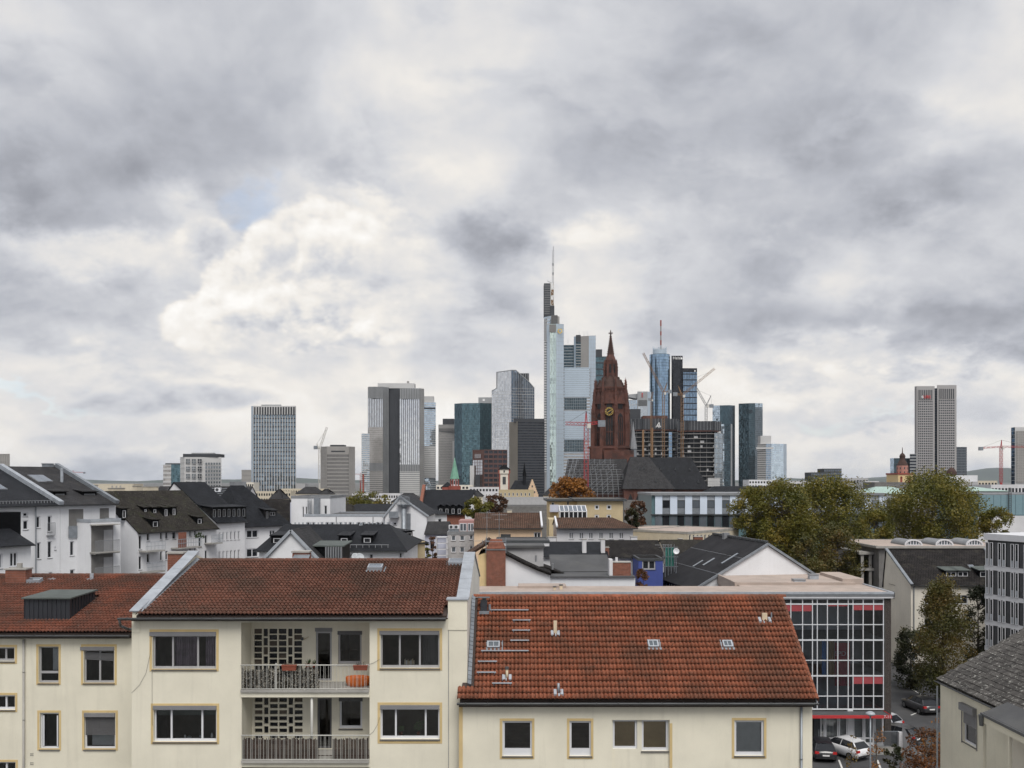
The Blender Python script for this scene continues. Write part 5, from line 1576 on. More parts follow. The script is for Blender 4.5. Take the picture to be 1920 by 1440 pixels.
# ================================================================== cream gabled house and arcade building behind it
hf = house('gabled_house','cream gabled house with dark tiled roof and shed dormers by the street trees',(1708,105),(1905,105),7.7,Z(1096,105),13.45,'wall_warmwhite','roof_dark',
           wins=[(1733,1116,1760,1133),(1790,1116,1815,1133),(1733,1160,1760,1178),(1800,1160,1822,1178),(1838,1116,1858,1133)],rf=0.9,over=0.3,wst=dict(cols=2,fw=0.09),
           lwins=[(1667.5,1064,1678.5,1097),(1672,1108,1678,1122)],verge='zinc')
dormer(hf,1774,1072,1793,1081,'felt_green','slate_dark',2,pad=0.12);dormer(hf,1796,1072,1815,1081,'felt_green','slate_dark',2,pad=0.12)
dormer(hf,1838,1072,1862,1082,'felt_green','slate_dark',2)
rooflight(hf,1819,1062,1829,1068)
mb = MB();u_ = hf.uv(1713,1100)[0];mb.tube((u_,-0.1,0),(u_,-0.1,hf.ze),0.06,n=8);mb.build('downpipe','zinc',hf.t)
YG = 128.0
hg = flat_house('arcade_building','grey flat roofed building with a row of arched skylights',(1648,YG),(1900,YG),14,Z(1024,YG),'wall_darkstone','felt_pink',para=0.1,edge='concrete',over=0.6)
for (p0,p1,py) in ((1697,1728,1012.5),(1727,1744,1014.5),(1755,1786,1012),(1785,1801,1014),(1812,1842,1012)):
 big = p1 - p0 > 20;v = 1.5 if big else 9.0
 (u0,zt_),(u1,_) = hg.uv(p0,py,v),hg.uv(p1,py,v)
 r = (u1 - u0) / 2;c = (u0 + u1) / 2;z0 = hg.zt;hz_ = zt_ - z0
 N = 12
 arc = lambda q,y,s=1.0: V(c + r * s * math.cos(math.pi * q / N),y,z0 + hz_ * s * math.sin(math.pi * q / N))
 mb = MB()
 for q in range(N): mb.face([arc(q,v),arc(q,v + 5),arc(q + 1,v + 5),arc(q + 1,v)][::-1])
 sk = mb.build('barrel_skylight','metal_grey',hg.t)
 mb = MB();mb.extrude([arc(q,v + 0.02,0.97) for q in range(N + 1)],(0,0.05,0));mb.build('pane','glass_sky',sk)
 mb = MB()
 for q in range(N): mb.beam(arc(q,v - 0.03),arc(q + 1,v - 0.03),0.22,0.20)
 for k in range(1,6):
  x = c - r + 2 * r * k / 6;mb.beam(V(x,v - 0.02,z0),V(x,v - 0.02,z0 + hz_ * math.sqrt(max(0,1 - ((x - c) / r) ** 2))),0.09)
 mb.beam(V(c - r,v - 0.02,z0 + 0.06),V(c + r,v - 0.02,z0 + 0.06),0.12);mb.build('skylight_frame','frame_white',sk)
# its colonnade to the left
hg2 = Block('colonnade','grey pillared stair wing left of the arched skylights','building',(1612,130),(1650,130))
mb = MB();mb.box(0,hg2.w + 2,3,12,0,Z(1035,130));mb.build('wall','wall_darkstone',hg2.t)
for px in (1614,1629,1642,1650):
 u_ = hg2.uv(px,1060)[0];mb = MB();mb.box(u_,u_ + 0.4,-0.1,0.3,0,Z(1035,130));mb.build('pillar','concrete',hg2.t)
for y in (1035,1065,1105,1145):
 mb = MB();z = Z(y,130);mb.box(-0.2,hg2.w + 0.6,-0.3,3,z - 0.35,z);mb.build('floor_slab','concrete',hg2.t)
for k,y in enumerate((1040,1072,1110)):
 for (a,b_) in ((1617,1628),(1632,1641)):
  (u0,z1),(u1,z0) = hg2.uv(a,y,2.9),hg2.uv(b_,y + 22,2.9);window(hg2.t,hg2.front(2.98),(u0,z0,u1,z1),-0.06,m='metal_dark',sill=None)

# ================================================================== white gabled house with the black roof
hj = house('white_gable_house','white gable house with a smooth black roof behind the office block',(1310,86),(1555,88),14.0,Z(1102,86),Z(1022,87),'wall_white','roof_felt',ridge='y',apex=0.52,over=0.7,verge='zinc',thick=0.25)
hj.zf = None
# seams, rooflights and ridge clips on the left slope
def jpt(s_,t_,l=0.0):      # s: 0 eave..1 ridge, t: metres back
 wa = hj.w * 0.52;zl = hj.ze - 0.7 * (hj.zr - hj.ze) / wa
 return V(-0.7 + (wa + 0.7) * s_,t_,zl + (hj.zr - zl) * s_ + 0.26 + l)
mb = MB()
for s_ in (0.33,0.66): mb.beam(jpt(s_,-0.1),jpt(s_,14.1),0.06,0.05)
mb.build('roof_seams','metal_grey',hj.roof)
for (s0,s1,t0,t1) in ((0.40,0.56,4.9,5.3),(0.50,0.72,1.9,2.3),(0.34,0.48,6.6,6.9)):
 mb = MB();mb.slab(jpt(s0,t1,0.05),jpt(s0,t0,0.05),jpt(s1,t0,0.05),jpt(s1,t1,0.05),0.1);mb.build('roof_window','glass_sky',hj.roof)
mb = MB()
for k in range(22): p = jpt(1.0,0.2 + k * 0.63);mb.box(p.x - 0.2,p.x + 0.2,p.y,p.y + 0.42,p.z - 0.06,p.z + 0.14)
mb.build('ridge_caps','metal_dark',hj.roof,'stuff')
mb = MB();p = jpt(0.97,9.5);mb.box(p.x - 0.3,p.x + 0.3,p.y,p.y + 0.6,p.z - 0.3,p.z + 0.5);mb.build('chimney','metal_grey',hj.t)
mb = MB()
for k in range(17): mb.box(-0.06,-0.005,0.5 + k * 0.8,0.62 + k * 0.8,2,hj.ze - 0.35)
mb.build('wall_fins','frame_white',hj.t,'stuff')
mb = MB();mb.box(-0.02,-0.004,0.3,13.7,hj.ze - 1.9,hj.ze - 0.4);mb.build('strip_window','glass_dark',hj.t)

# ================================================================== yellow-white house with brick chimneys behind the party wall
YK = 82.0
hk = Block('chimney_house','white house with swept brown roof and a tall brick chimney','house',(896,YK),(1192,YK))
K = lambda px,py,v=0.0: (lambda q: V(q[0],v,q[1]))(hk.uv(px,py,v))
mb = MB();mb.extrude([K(948,1100),K(1031.5,1100),K(1031.5,1079),K(1010,1071),K(985,1060),K(965,1050),K(948,1040)],(0,7,0));mb.build('gable_wall','wall_white',hk.t)
mb = MB();mb.extrude([K(897,1100),K(912,1100),K(912,1036),K(897,1041)],(0,7,0));mb.build('side_wall','wall_yellow',hk.t)
mb = MB();mb.extrude([K(1031.5,1110,0.3),K(1191,1110,0.3),K(1191,1083.5,0.3),K(1031.5,1083.5,0.3)],(0,9,0));mb.build('annex_wall','wall_white',hk.t)
zk = K(1031,1082).z
mb = MB();mb.box(hk.uv(1031.6,1082)[0],hk.uv(1191.5,1082)[0],0.1,9.3,zk - 0.08,zk + 0.05);mb.build('annex_roof','felt_dark',hk.t)
prof = [(944,1036),(965,1046.5),(985,1056.5),(1010,1068),(1034,1076.5)]
for (p,q) in zip(prof,prof[1:]):
 a,b_ = K(*p),K(*q);mb = MB();mb.slab(b_ + V(0,-0.3,0.12),b_ + V(0,7.2,0.12),a + V(0,7.2,0.12),a + V(0,-0.3,0.12),0.22);mb.build('roof','roof_dark',hk.t)
a,b_ = K(868,1047),K(914,1018);mb = MB();mb.slab(a + V(0,7.0,0.1),a + V(0,-0.3,0.1),b_ + V(0,-0.3,0.1),b_ + V(0,7,0.1),0.22);mb.build('roof','roof_brown',hk.t)
a,b_ = K(912,1018),K(946,1036);mb = MB();mb.slab(b_ + V(0,0.4,0.1),b_ + V(0,7,0.1),a + V(0,7,0.1),a + V(0,0.4,0.1),0.22);mb.build('roof','roof_dark',hk.t)
brick_chimney(hk.t,K(912,0).x,K(948,0).x,-0.35,0.6,6,K(0,1031).z)
mb = MB();c0,c1,z0,z1 = K(912,0).x,K(948,0).x,K(0,1030).z,K(0,1011).z
mb.frustum([(c0,-0.3),(c1,-0.3),(c1,0.55),(c0,0.55)],z0 + 0.08,[(c0 + 0.35,0.0),(c1 - 0.35,0.0),(c1 - 0.35,0.3),(c0 + 0.35,0.3)],z1);mb.build('chimney_head','brick_red',hk.t)
mb = MB()
for x in (c0 - 0.03,c1 + 0.03):
 for y in (-0.4,0.65): mb.beam(V(x,y,z0 - 0.3),V(x,y,z1 + 0.15),0.05)
for z in (z0 + 0.0,z1 - 0.2):
 mb.beam(V(c0,-0.4,z),V(c1,-0.4,z),0.05);mb.beam(V(c0,0.65,z),V(c1,0.65,z),0.05)
mb.build('chimney_guard','zinc',hk.t)
mb = MB();v = 2.2;mb.extrude([K(950,1062,v),K(1019,1062,v),K(1019,1027.5,v),K(950,1027.5,v)],(0,3,0));dk = mb.build('dormer','wall_grey',hk.t)
mb = MB();a,b_ = K(948,1027,v),K(1021,1027,v);mb.box(a.x,b_.x,v - 0.3,v + 3.3,a.z,a.z + 0.22);mb.build('dormer_roof','felt_dark',dk)
mb = MB();v = 4.5;a,b_ = K(1033,1070,v),K(1146,1052,v);mb.box(a.x,b_.x,v,v + 4,8,a.z);mb.slab((a.x,v - 0.5,a.z - 0.02),(b_.x,v - 0.5,a.z - 0.02),(b_.x,v + 4,b_.z + 0.3),(a.x,v + 4,b_.z + 0.3),0.1);mb.build('rear_roof','felt_dark',hk.t)
mb = MB();v = 3;a,b_ = K(1010,1069,v),K(1068,1072,v);mb.slab(b_ + V(0,-0.4,-0.3),b_ + V(0,3,-0.3),a + V(0.1,3,0.5),a + V(0.1,-0.4,0.5),0.2);mb.build('roof','roof_dark',hk.t)
brick_chimney(hk.t,K(1148,0,0.8).x,K(1183,0,0.8).x,0.8,1.8,zk - 0.5,K(0,1055,0.8).z)
mb = MB();a = K(1142.5,1049,0.8);mb.box(a.x,a.x + 0.3,0.75,1.9,zk,a.z);mb.tube(a + V(0.7,0.4,-0.4),a + V(0.7,0.4,0.15),0.12,n=8);mb.build('chimney_flank','wall_greywhite',hk.t)
for (px,py,v) in ((1005,1047,1.0),(1036,1062,2.0)): mb = MB();a = K(px,py + 6,v);mb.tube(a,K(px,py - 6,v),0.09,n=8);mb.build('vent_pipe','metal_grey',hk.t)

# ================================================================== white street houses on the left
GL = 'white street houses receding on the left'
# the facade line runs away to the right
P0 = Vector((X(0,88.0),88.0));P1 = Vector((X(216,98.6),98.6));dL = (P1 - P0).normalized()
def on_line(px,off=0.0):
 k = (px - 960.0) / F;n_ = Vector((-dL.y,dL.x));o = P0 + n_ * off
 t = (k * o.y - o.x) / (dL.x - k * dL.y)
 p = o + dL * t
 return (p.x,p.y)
def zline(px,py,off=0.0): p = on_line(px,off);return H - (py - HZ) / F * p[1]
l1 = house('street_house','white street house at the left edge with steep slate roof',on_line(-70),on_line(112.5),17,zline(112,946),23.3,'wall_white','slate_dark',
           wins=[(43,961,52,968.5),(43,976,53,993),(68,968,75.5,990),(89,967,97,997),(69,1017,76.5,1048),(89,1015,97.5,1046),(102,1025,105,1031),(68,1076,76,1100),(91,1073,98,1095),(48,1050,53,1065)],
           rf=0.63,group=GL,raw=True,over=0.5,wst=dict(fw=0.09))
mb = MB();mb.beam(V(l1.w - 0.15,-0.5,l1.ze + 0.1),V(l1.w - 0.15,17 * 0.63,l1.zr + 0.35),0.5,0.5);mb.build('parapet','zinc_pale',l1.t)
rooflight(l1,2,911,15,921);
mb = MB()
for k in range(30): u = l1.w * k / 30;mb.box(u,u + 0.06,0.15,0.2,l1.ze + 0.15,l1.ze + 0.45)
mb.box(0,l1.w - 0.4,0.14,0.21,l1.ze + 0.42,l1.ze + 0.47);mb.build('snow_guard','metal_grey',l1.t,'stuff')
mb = MB();u = l1.uv(66,950)[0];mb.tube((u,-0.12,0),(u,-0.12,l1.ze),0.06,n=8);mb.build('downpipe','zinc',l1.t)
r = l1.rects([(86.5,981,100.5,1003)])[0];mb = MB()
for k in range(7): x = r[0] + (r[2] - r[0]) * k / 6;mb.box(x - 0.012,x + 0.012,-0.3,-0.27,r[1],r[3])
mb.box(r[0],r[2],-0.31,-0.26,r[3],r[3] + 0.05);mb.box(r[0],r[2],-0.3,0,r[1] - 0.05,r[1]);mb.build('window_railing','metal_grey',l1.t)
l1b = house('street_house','white street house with roof terraces beside the left edge house',on_line(113),on_line(217),17,zline(165,944.5),23.5,'wall_white','slate_grey',
   wins=[(131,1015,139,1042),(154,1013,158,1028),(131,1068,140,1090),(154,1066,158,1085)],rf=0.63,group=GL,raw=True,over=0.5,wst=dict(fw=0.09))
mb = MB();mb.beam(V(l1b.w - 0.15,-0.5,l1b.ze + 0.1),V(l1b.w - 0.15,17 * 0.63,l1b.zr + 0.35),0.4,0.45);mb.build('parapet','zinc',l1b.t)
for r_ in ((72,894,88,907),(85,894,100,906)): rooflight(l1b,*r_)
dormer(l1b,104,926,121,929,'slate_grey','slate_dark',1,pad=0.2,m='metal_grey');dormer(l1b,158,926,178,929,'slate_grey','slate_dark',1,pad=0.2,m='metal_grey')
for (a,b_,y,v) in ((87,101,870,10.8),(103,113.5,873,10.8)): stack(l1b,a,b_,y,v,l1b.zr - 2.5,'zinc',0.9,'zinc')
mb = MB();u,z = l1b.uv(116,910,6.0);mb.tube((u,6.0,z - 0.8),(u,6.0,l1b.uv(116,877,6.0)[1]),0.16,n=10);mb.build('flue','zinc_pale',l1b.t)
for q in ((129,955,156,1002),(187,953,204,972)):        # roof-level loggias as flat panels, their inner shade put into the dark colour
 r = l1b.rects([q])[0];mb = MB();mb.wbox(l1b.front(),r[0],r[2],0.004,0.02,r[1],r[3]);
 lo = mb.build('loggia_shade_panel','wall_darkstone',l1b.t)
 mb = MB();mb.wbox(l1b.front(),r[0] - 0.1,r[2] + 0.3,0.1,0.14,r[1] - 0.3,r[1] + 0.95 * (q[3] > 990));mb.build('balustrade','zinc',lo)
# balcony tower
bt = flat_house('balcony_tower','white balcony tower with grey railings in front of the street houses',on_line(170,-2.4),on_line(226,-2.4),4.0,zline(200,974,-2.4),'wall_white','felt_dark',raw=True,cat='building',edge='zinc_pale',para=0.15)
for k,(y0,y1) in enumerate(((986,1033),(1038,1082))):
 r = bt.rects([(171,y0,212,y1)])[0]
 mb = MB();mb.wbox(bt.front(),r[0],r[2],0.005,0.03,r[1],r[3]);rc = mb.build('recess_shade','wall_darkstone',bt.t)  # flat panel on the wall, dark colour standing for the balcony's shade
 mb = MB();mb.wbox(bt.front(),r[0] + (r[2] - r[0]) * 0.55,r[2] - 0.1,0.03,0.08,r[1],r[3] - 0.5);mb.build('door','frame_grey',rc)
 mb = MB();mb.wbox(bt.front(),r[0] - 0.2,r[2] + 0.1,0.035,1.0,r[1] - 0.15,r[1]);mb.wbox(bt.front(),r[0] - 0.2,r[2] + 0.1,0.035,1.1,r[3] + 0.05,r[3] + 0.15);sl_ = mb.build('balcony_slab','concrete',rc)
 mb = MB();n = 34
 for i in range(n + 1): x = r[0] - 0.2 + (r[2] - r[0] + 0.3) * i / n;mb.wbox(bt.front(),x - 0.012,x + 0.012,0.96,0.98,r[1],r[1] + 1.2)
 mb.wbox(bt.front(),r[0] - 0.2,r[2] + 0.1,0.95,0.99,r[1] + 1.2,r[1] + 1.25);mb.build('railing','metal_grey',rc)
# mossy roofed house
l2 = house('street_house','white house with mossy brown roof, long dormers and balconies',on_line(258,1.0),on_line(406,2.0),12,zline(258,997,1.0),zline(330,915,8) - 0.4,'wall_white','roof_mossy',
           wins=[(275,1000,281,1014),(300,998,305,1012),(310,997,315,1011),(323,996,330,1011),(355,994,359,1006),(364,993,368,1005),(372,1008,378,1026),(275,1038,281,1055),(300,1034,305,1051),(310,1033,315,1050),(355,1028,359,1042),(364,1027,368,1041),(260,1004,266,1030),(260,1043,266,1068),(384,1003,389,1020),(384,1032,389,1048)],
           rf=0.5,group=GL,raw=True,over=0.4,wst=dict(fw=0.08))
for r_ in ((287,978,296,988),(371,973,378,982),(230,957,236,971),(271,955,275,960),(288,955,293,962),(309,955,314,968),(324,954,329,966)): dormer(l2,*r_,'roof_mossy','slate_dark',1,pad=0.18)
for (a,b_,y,v,p) in ((175,184,910,9,0),(211,234,916,8,3),(257,265,912,8,0),(276,297,913,9,0),(305,320,930,6,0)): stack(l2,a,b_,y,v,l2.ze + 2,'wall_beige',0.8,'concrete',p)
for (q0,q1,y,lab) in ((260,296,1033,'a'),(320,365,1027,'b'),(383,404,1018,'c'),(262,296,1072,'d')):
 (u0,z0),(u1,_) = l2.uv(q0,y,0),l2.uv(q1,y,0)
 mb = MB();mb.box(u0,u1,-1.2,0,z0 - 0.15,z0);bl = mb.build('balcony','concrete',l2.t)
 mb = MB();n = 14
 for i in range(n + 1): x = u0 + (u1 - u0) * i / n;mb.box(x - 0.015,x + 0.015,-1.2,-1.17,z0,z0 + 1)
 for y_ in (0.97,0.5): mb.box(u0,u1,-1.21,-1.16,z0 + y_,z0 + y_ + 0.05)
 mb.build('railing','zinc_pale',bl)
 if lab in 'b':
  mb = MB();mb.box(u0 + 0.1,u0 + 1.3,-1.16,-1.12,z0,z0 + 1.8);mb.build('privacy_panel','brick_red',bl)
mb = MB()
for k in range(14):
 a = random.uniform(0,1);p = V(*[l2.uv(350 + a * 16,1010)[0],-1.2,l2.uv(350 + a * 16,1010)[1] + random.uniform(0,0.5)]);mb.tri(p,p + V(0.5,0.1,0.1),p + V(0.2,-0.1,0.45))
mb.build('balcony_plants','plant_green',l2.t)
# slate mansard house and the corner house
l3 = house('street_house','white house with a slate mansard and a row of seven dormers',on_line(404,2.6),on_line(459,3.0),12,zline(430,977,2.6),zline(430,905,12),'wall_white','slate_dark',
           wins=[(410 + i * 7.2,998 - i * 0.4,413.5 + i * 7.2,1014 - i * 0.5) for i in range(6)] + [(410 + i * 7.2,1034 - i * 0.6,413.5 + i * 7.2,1052 - i * 0.7) for i in range(6)],rf=0.6,group=GL,raw=True,over=0.4,wst=dict(fw=0.1))
for i in range(7): dormer(l3,399.5 + i * 9.2,955 - i * 0.2,404.5 + i * 9.2,970 - i * 0.3,'slate_dark','slate_grey',1,pad=0.2,m='metal_grey')
l4 = house('corner_house','white corner house with a tall slate hip roof left of the long dark roof',(455,121),(540,126),12,Z(983,122),Z(912,124),'wall_white','slate_dark',
           wins=[(462,994,484,1008),(462,1029,484,1044),(505,994,516,1008)],rf=0.5,hip=(1.5,3.4),over=0.5,group=GL,wst=dict(cols=2,fw=0.12))
mb = MB();u,z = l4.uv(440,911,6);mb.box(u,u + 1.8,6,7.4,z - 3,z + 0.6);mb.build('chimney','metal_grey',l4.t)
dormer(l4,499,959,503,972,'slate_dark','slate_grey',1,m='metal_grey');dormer(l4,506,960,516,967,'slate_dark','slate_grey',2,m='metal_grey')
# rear slate block with roof windows, between the mossy roof and the corner house
rs = house('slate_roof_house','dark slate roofed house with bright roof windows behind the mossy roof',(270,150),(450,150),14,Z(960,150),Z(913,157),'wall_greywhite','slate_grey',rf=0.5,over=0.3)
for r_ in ((311,918,325,926),(324,919,335,925),(337,919,345,924),(356,919,362,923)): rooflight(rs,*r_)
dormer(rs,332,930,345,940,'slate_dark','slate_dark',1);dormer(rs,352,930,366,940,'slate_dark','slate_dark',1)
mb = MB()
for k in range(6):
 s_ = roof_solve(rs,412,919 + k * 3.2,rs.zf);u,v,z = s_
 mb.box(u - 1.5 + k * 0.1,u + 1.2 + k * 0.05,v - 0.1,v + 0.25,z + 0.25,z + 0.31)
mb.build('roof_steps','zinc_pale',rs.t,'stuff')
s_ = roof_solve(rs,409,922,rs.zf);mb = MB();mb.box(s_[0] - 0.5,s_[0] + 0.5,s_[1] - 0.3,s_[1] + 0.3,s_[2],s_[2] + 0.7);ac = mb.build('air_conditioner','frame_white',rs.t)
mb = MB();mb.tube((s_[0] - 0.1,s_[1] - 0.32,s_[2] + 0.35),(s_[0] - 0.1,s_[1] - 0.28,s_[2] + 0.35),0.27,n=12);mb.build('fan','metal_dark',ac)
# neighbour's dark dormer corner at the far left
ln = house('street_house','small white house with black dormer at the far left edge',on_line(-90,-9),on_line(58,-9),8,zline(50,1020,-9),zline(20,975,-4),'wall_white','slate_dark',wins=[(18,1036,33,1062),(-5,1038,5,1066)],rf=0.75,raw=True,over=0.5,group=GL,wst=dict(cols=2,fw=0.1))
mb = MB();a = ln.uv(-40,962,3.5);b_ = ln.uv(39,1000,3.5);mb.box(a[0],b_[0],3.5,6.0,b_[1] - 2,a[1]);mb.build('dormer','slate_dark',ln.t)

# ================================================================== centre-left roofs
hn = house('white_gable_house','white gable wall with grey roof and a finned glass dormer',(481,70),(611,70),6.0,Z(1064,70),Z(997,70),'wall_white','slate_grey',ridge='y',over=0.2,verge='zinc_pale',thick=0.18)
mb = MB();v = 1.6;(u0,z1),(u1,z0) = hn.uv(588,1025,v),hn.uv(642,1062,v)
mb.box(u0,u1,v,v + 3.4,z0 - 1,z1);dm = mb.build('dormer','slate_dark',hn.t)
mb = MB();mb.slab((u0 - 0.9,v - 0.15,z1 + 0.1),(u1 + 0.15,v - 0.15,z1 + 0.1),(u1 + 0.15,v + 3.6,z1 + 0.25),(u0 - 0.9,v + 3.6,z1 + 0.25),0.1);mb.build('dormer_roof','felt_green',dm)
mb = MB();a = u0 + (u1 - u0) * 0.45;mb.box(a,u1 - 0.05,v - 0.03,v - 0.004,z0 - 0.5,z1 - 0.05);mb.build('pane','glass_sky',dm)
for k in range(7): mb = MB();x = a + (u1 - a - 0.06) * k / 6;mb.box(x - 0.05,x + 0.05,v - 0.3,v - 0.032,z0 - 0.5,z1 + 0.0);mb.build('fin','metal_grey',dm)

hm = house('slate_house','long dark slate hipped roof with three white framed dormers',(486,88),(757,88),13,Z(1032,88),Z(985,94),'wall_white','slate_dark',rf=0.46,hip=(1.0,2.2),over=0.4,
           wins=[(692,1038,700,1048),(655,1038,662,1048),(748,1036,754,1047)],wst=dict(fw=0.09))
for r_ in ((512.5,1009,526,1018.5),(639,1009,651.5,1018.5),(682,1008.5,695,1018)): dormer(hm,*r_,'slate_dark','slate_dark',1,pad=0.22)
for r_ in ((673,984,679,989),): rooflight(hm,*r_,'skylight_glass')
mb = MB();mb.box(2,hm.w - 1.5,0.3,0.36,hm.ze + 0.5,hm.ze + 0.56)
for k in range(18): x = 2 + (hm.w - 3.6) * k / 17;mb.box(x,x + 0.05,0.3,0.36,hm.ze + 0.2,hm.ze + 0.5)
mb.build('snow_guard','metal_grey',hm.t,'stuff')
mb = MB()
for k in range(26): u = 2 + (hm.w - 4) * k / 25;mb.box(u,u + 0.12,hm.vr - 0.1,hm.vr + 0.1,hm.zr + 0.12,hm.zr + 0.3)
mb.build('ridge_clips','zinc_pale',hm.roof,'stuff')
for (px,lab) in ((666,'white satellite dish left of the other above the brown tiled ridge'),(674,'white satellite dish right of the other above the brown tiled ridge')):
 Yd = 84.0;p = V(X(px,Yd),Yd,Z(1046,Yd));t = thing('satellite_dish',lab,'satellite dish',(p.x,p.y,0),0,'pair of satellite dishes')
 mb = MB();mb.lathe([(0.02,0.0),(0.2,0.03),(0.36,0.1),(0.42,0.16),(0.36,0.11),(0.2,0.045),(0.02,0.012)],16)
 o = mb.build('dish','curtain_grey',t,smooth=True);o.location = (0,0,p.z);o.rotation_euler = (R(65),0,R(30))
 mb = MB();mb.tube((0,0.05,0),(0,0.05,p.z),0.04,n=8);mb.build('mast','zinc',t)
 mb = MB();mb.beam(V(0.0,0,p.z - 0.3),V(0.1,-0.45,p.z - 0.05),0.03);mb.build('feed_arm','zinc',t)
hm2 = house('slate_house','dark roofed house with pink and ochre walls right of the slate roof',(712,97),(795,103),10,Z(1022,98),Z(984,102),'wall_pink','slate_dark',rf=0.5,hip=(0,2.0),over=0.4,wins=[(772,1026,777,1040)])
mb = MB();(u0,z1),(u1,z0) = hm2.uv(779,1016,-0.3),hm2.uv(797,1070,-0.3);mb.box(u0,u1,-0.3,6,0,z1);mb.build('ochre_wing','wall_sand',hm2.t)
dormer(hm2,762,999,772,1011,'slate_dark','slate_grey',1)

# long white building with stair gable
YO = 125.0
ho = flat_house('white_long_building','long white building with a row of small square windows under the parapet',(571,YO),(724,YO),10,Z(965,YO),'wall_white','felt_dark',cat='building',para=0.15,edge='zinc_pale',
    wins=[(575 + a,979,580.5 + a,984.5) for a in (0,10,26,36,45,61,70,79,95,104,114,131,140)] ,wst=dict(fw=0.07,sill=None,rec=0.12) if False else dict(fw=0.07,sill=None))
for px in (630.5,699.5): mb = MB();u,z = ho.uv(px,969,-0.08);mb.tube((u,-0.08,5),(u,-0.08,z),0.05,n=6);mb.build('downpipe','metal_grey',ho.t)
ho2 = house('white_stair_gable','white gable building with a tall steel flue and small balcony on its face',(722,YO - 0.5),(800,YO - 0.5),14,Z(966,YO),Z(931,YO),'wall_white','slate_dark',ridge='y',apex=0.36,over=0.3,wins=[(735,955,741,966),(737,979,744,985),(725,979,731,985)],wst=dict(fw=0.1),verge='zinc_pale')
mb = MB();u,z = ho2.uv(757,950,-0.5);mb.tube((u,-0.5,2),(u,-0.5,ho2.uv(757,952,-0.5)[1]),0.32,n=12);mb.tube((u,-0.5,ho2.uv(757,952,-0.5)[1]),(u,-0.5,ho2.uv(757,945,-0.5)[1]),0.4,0.4,12);mb.build('steel_flue','zinc',ho2.t,smooth=True)
mb = MB();u0,u1 = ho2.uv(762,965,0)[0],ho2.uv(770,965,0)[0]
for k in range(22): z = ho2.uv(760,964 + k * 1.8,0)[1];mb.box(u0,u1,-0.06,-0.002,z,z + 0.09)
mb.build('louvre_panel','zinc',ho2.t,'stuff')
mb = MB();(u0,z0),(u1,_) = ho2.uv(744,947.5,-1),ho2.uv(768,947.5,-1);mb.box(u0,u1,-1,0,z0,z0 + 0.1)
for k in range(13): x = u0 + (u1 - u0) * k / 12;mb.box(x - 0.02,x + 0.02,-1,-0.97,z0,z0 + 1.1)
for z in (0.55,1.1): mb.box(u0,u1,-1.01,-0.96,z0 + z,z0 + z + 0.05)
for (pa,pb) in ((752,748),(752,768)): mb.beam(V(ho2.uv(pa,900,0)[0],-0.5,ho2.uv(752,928,0)[1]),V(ho2.uv(pb,900,0)[0],-0.5,z0 + 1.1),0.06)
mb.box(u0 + 0.5,u0 + 0.6,-0.8,-0.7,z0,ho2.uv(752,922,0)[1]);mb.build('service_platform','zinc',ho2.t)
mb = MB();(u0,z0),(u1,z1) = ho2.uv(729,971,-1),ho2.uv(747,959,-1);mb.box(u0,u1,-1,0,z0,z0 + 0.15);mb.box(u0,u1,-1.0,-0.96,z0 + 0.15,z1);mb.build('balcony','zinc',ho2.t)
ho3 = flat_house('white_tower_block','low white roof tower with ladder and grey shaft',(546,YO + 3),(619,YO + 3),12,Z(931,YO + 3),'wall_white','felt_dark',wins=[(608,948,613,964),(567,950,570,970),(573,950,576,970)],para=0.2,edge='metal_grey',wst=dict(sill=None,fw=0.05))
mb = MB();(u0,z1),(u1,z0) = ho3.uv(589,934,-1),ho3.uv(598,965,-1);mb.box(u0,u1,-1.2,0,z0 - 4,z1);mb.build('shaft','zinc',ho3.t)
mb = MB();(u0,z1),(u1,z0) = ho3.uv(577,936,-0.3),ho3.uv(584,965,-0.3)
for k in range(14): z = z0 + (z1 - z0) * k / 13;mb.box(u0,u1,-0.3,-0.26,z,z + 0.05)
mb.box(u0,u0 + 0.05,-0.32,-0.24,z0,z1);mb.box(u1 - 0.05,u1,-0.32,-0.24,z0,z1);mb.build('ladder','zinc',ho3.t)
ho4 = house('brown_roof_house','house with a dark brown roof and yellow gable left of the white tower',(480,135),(545,135),10,Z(985,135),Z(938,139),'wall_yellow','roof_dark',rf=0.4,over=0.2)
mb = MB();(u0,z1),(u1,z0) = ho4.uv(544,942,-1.5),ho4.uv(566,990,-1.5);mb.box(u0,u1,-1.5,2,0,z1);mb.build('white_annex','wall_lilac',ho4.t)
# dark low roofs behind the white building
dr1 = house('dark_roof_hall','long dark double pitched roof behind the white parapet',(620,150),(735,150),16,Z(965,150),Z(946,155),'wall_greywhite','slate_dark',rf=0.35,hip=(3.5,0),over=0.3)
house('beige_roof_house','low house with a sloping beige roof left of the long dark roof',(616,148),(660,148),10,Z(966,148),Z(947,153),'wall_beige','roof_mossy',rf=0.5,hip=(0,1.0),over=0.2)
ds = house('dark_roof_house','house with dark roof right of the white stair gable',(793,170),(838,175),12,Z(965,170),Z(945,176),'wall_white','slate_dark',rf=0.5,hip=(0,2),over=0.4,wins=[(799,973,804,982),(810,973,816,982),(822,973,828,982)])
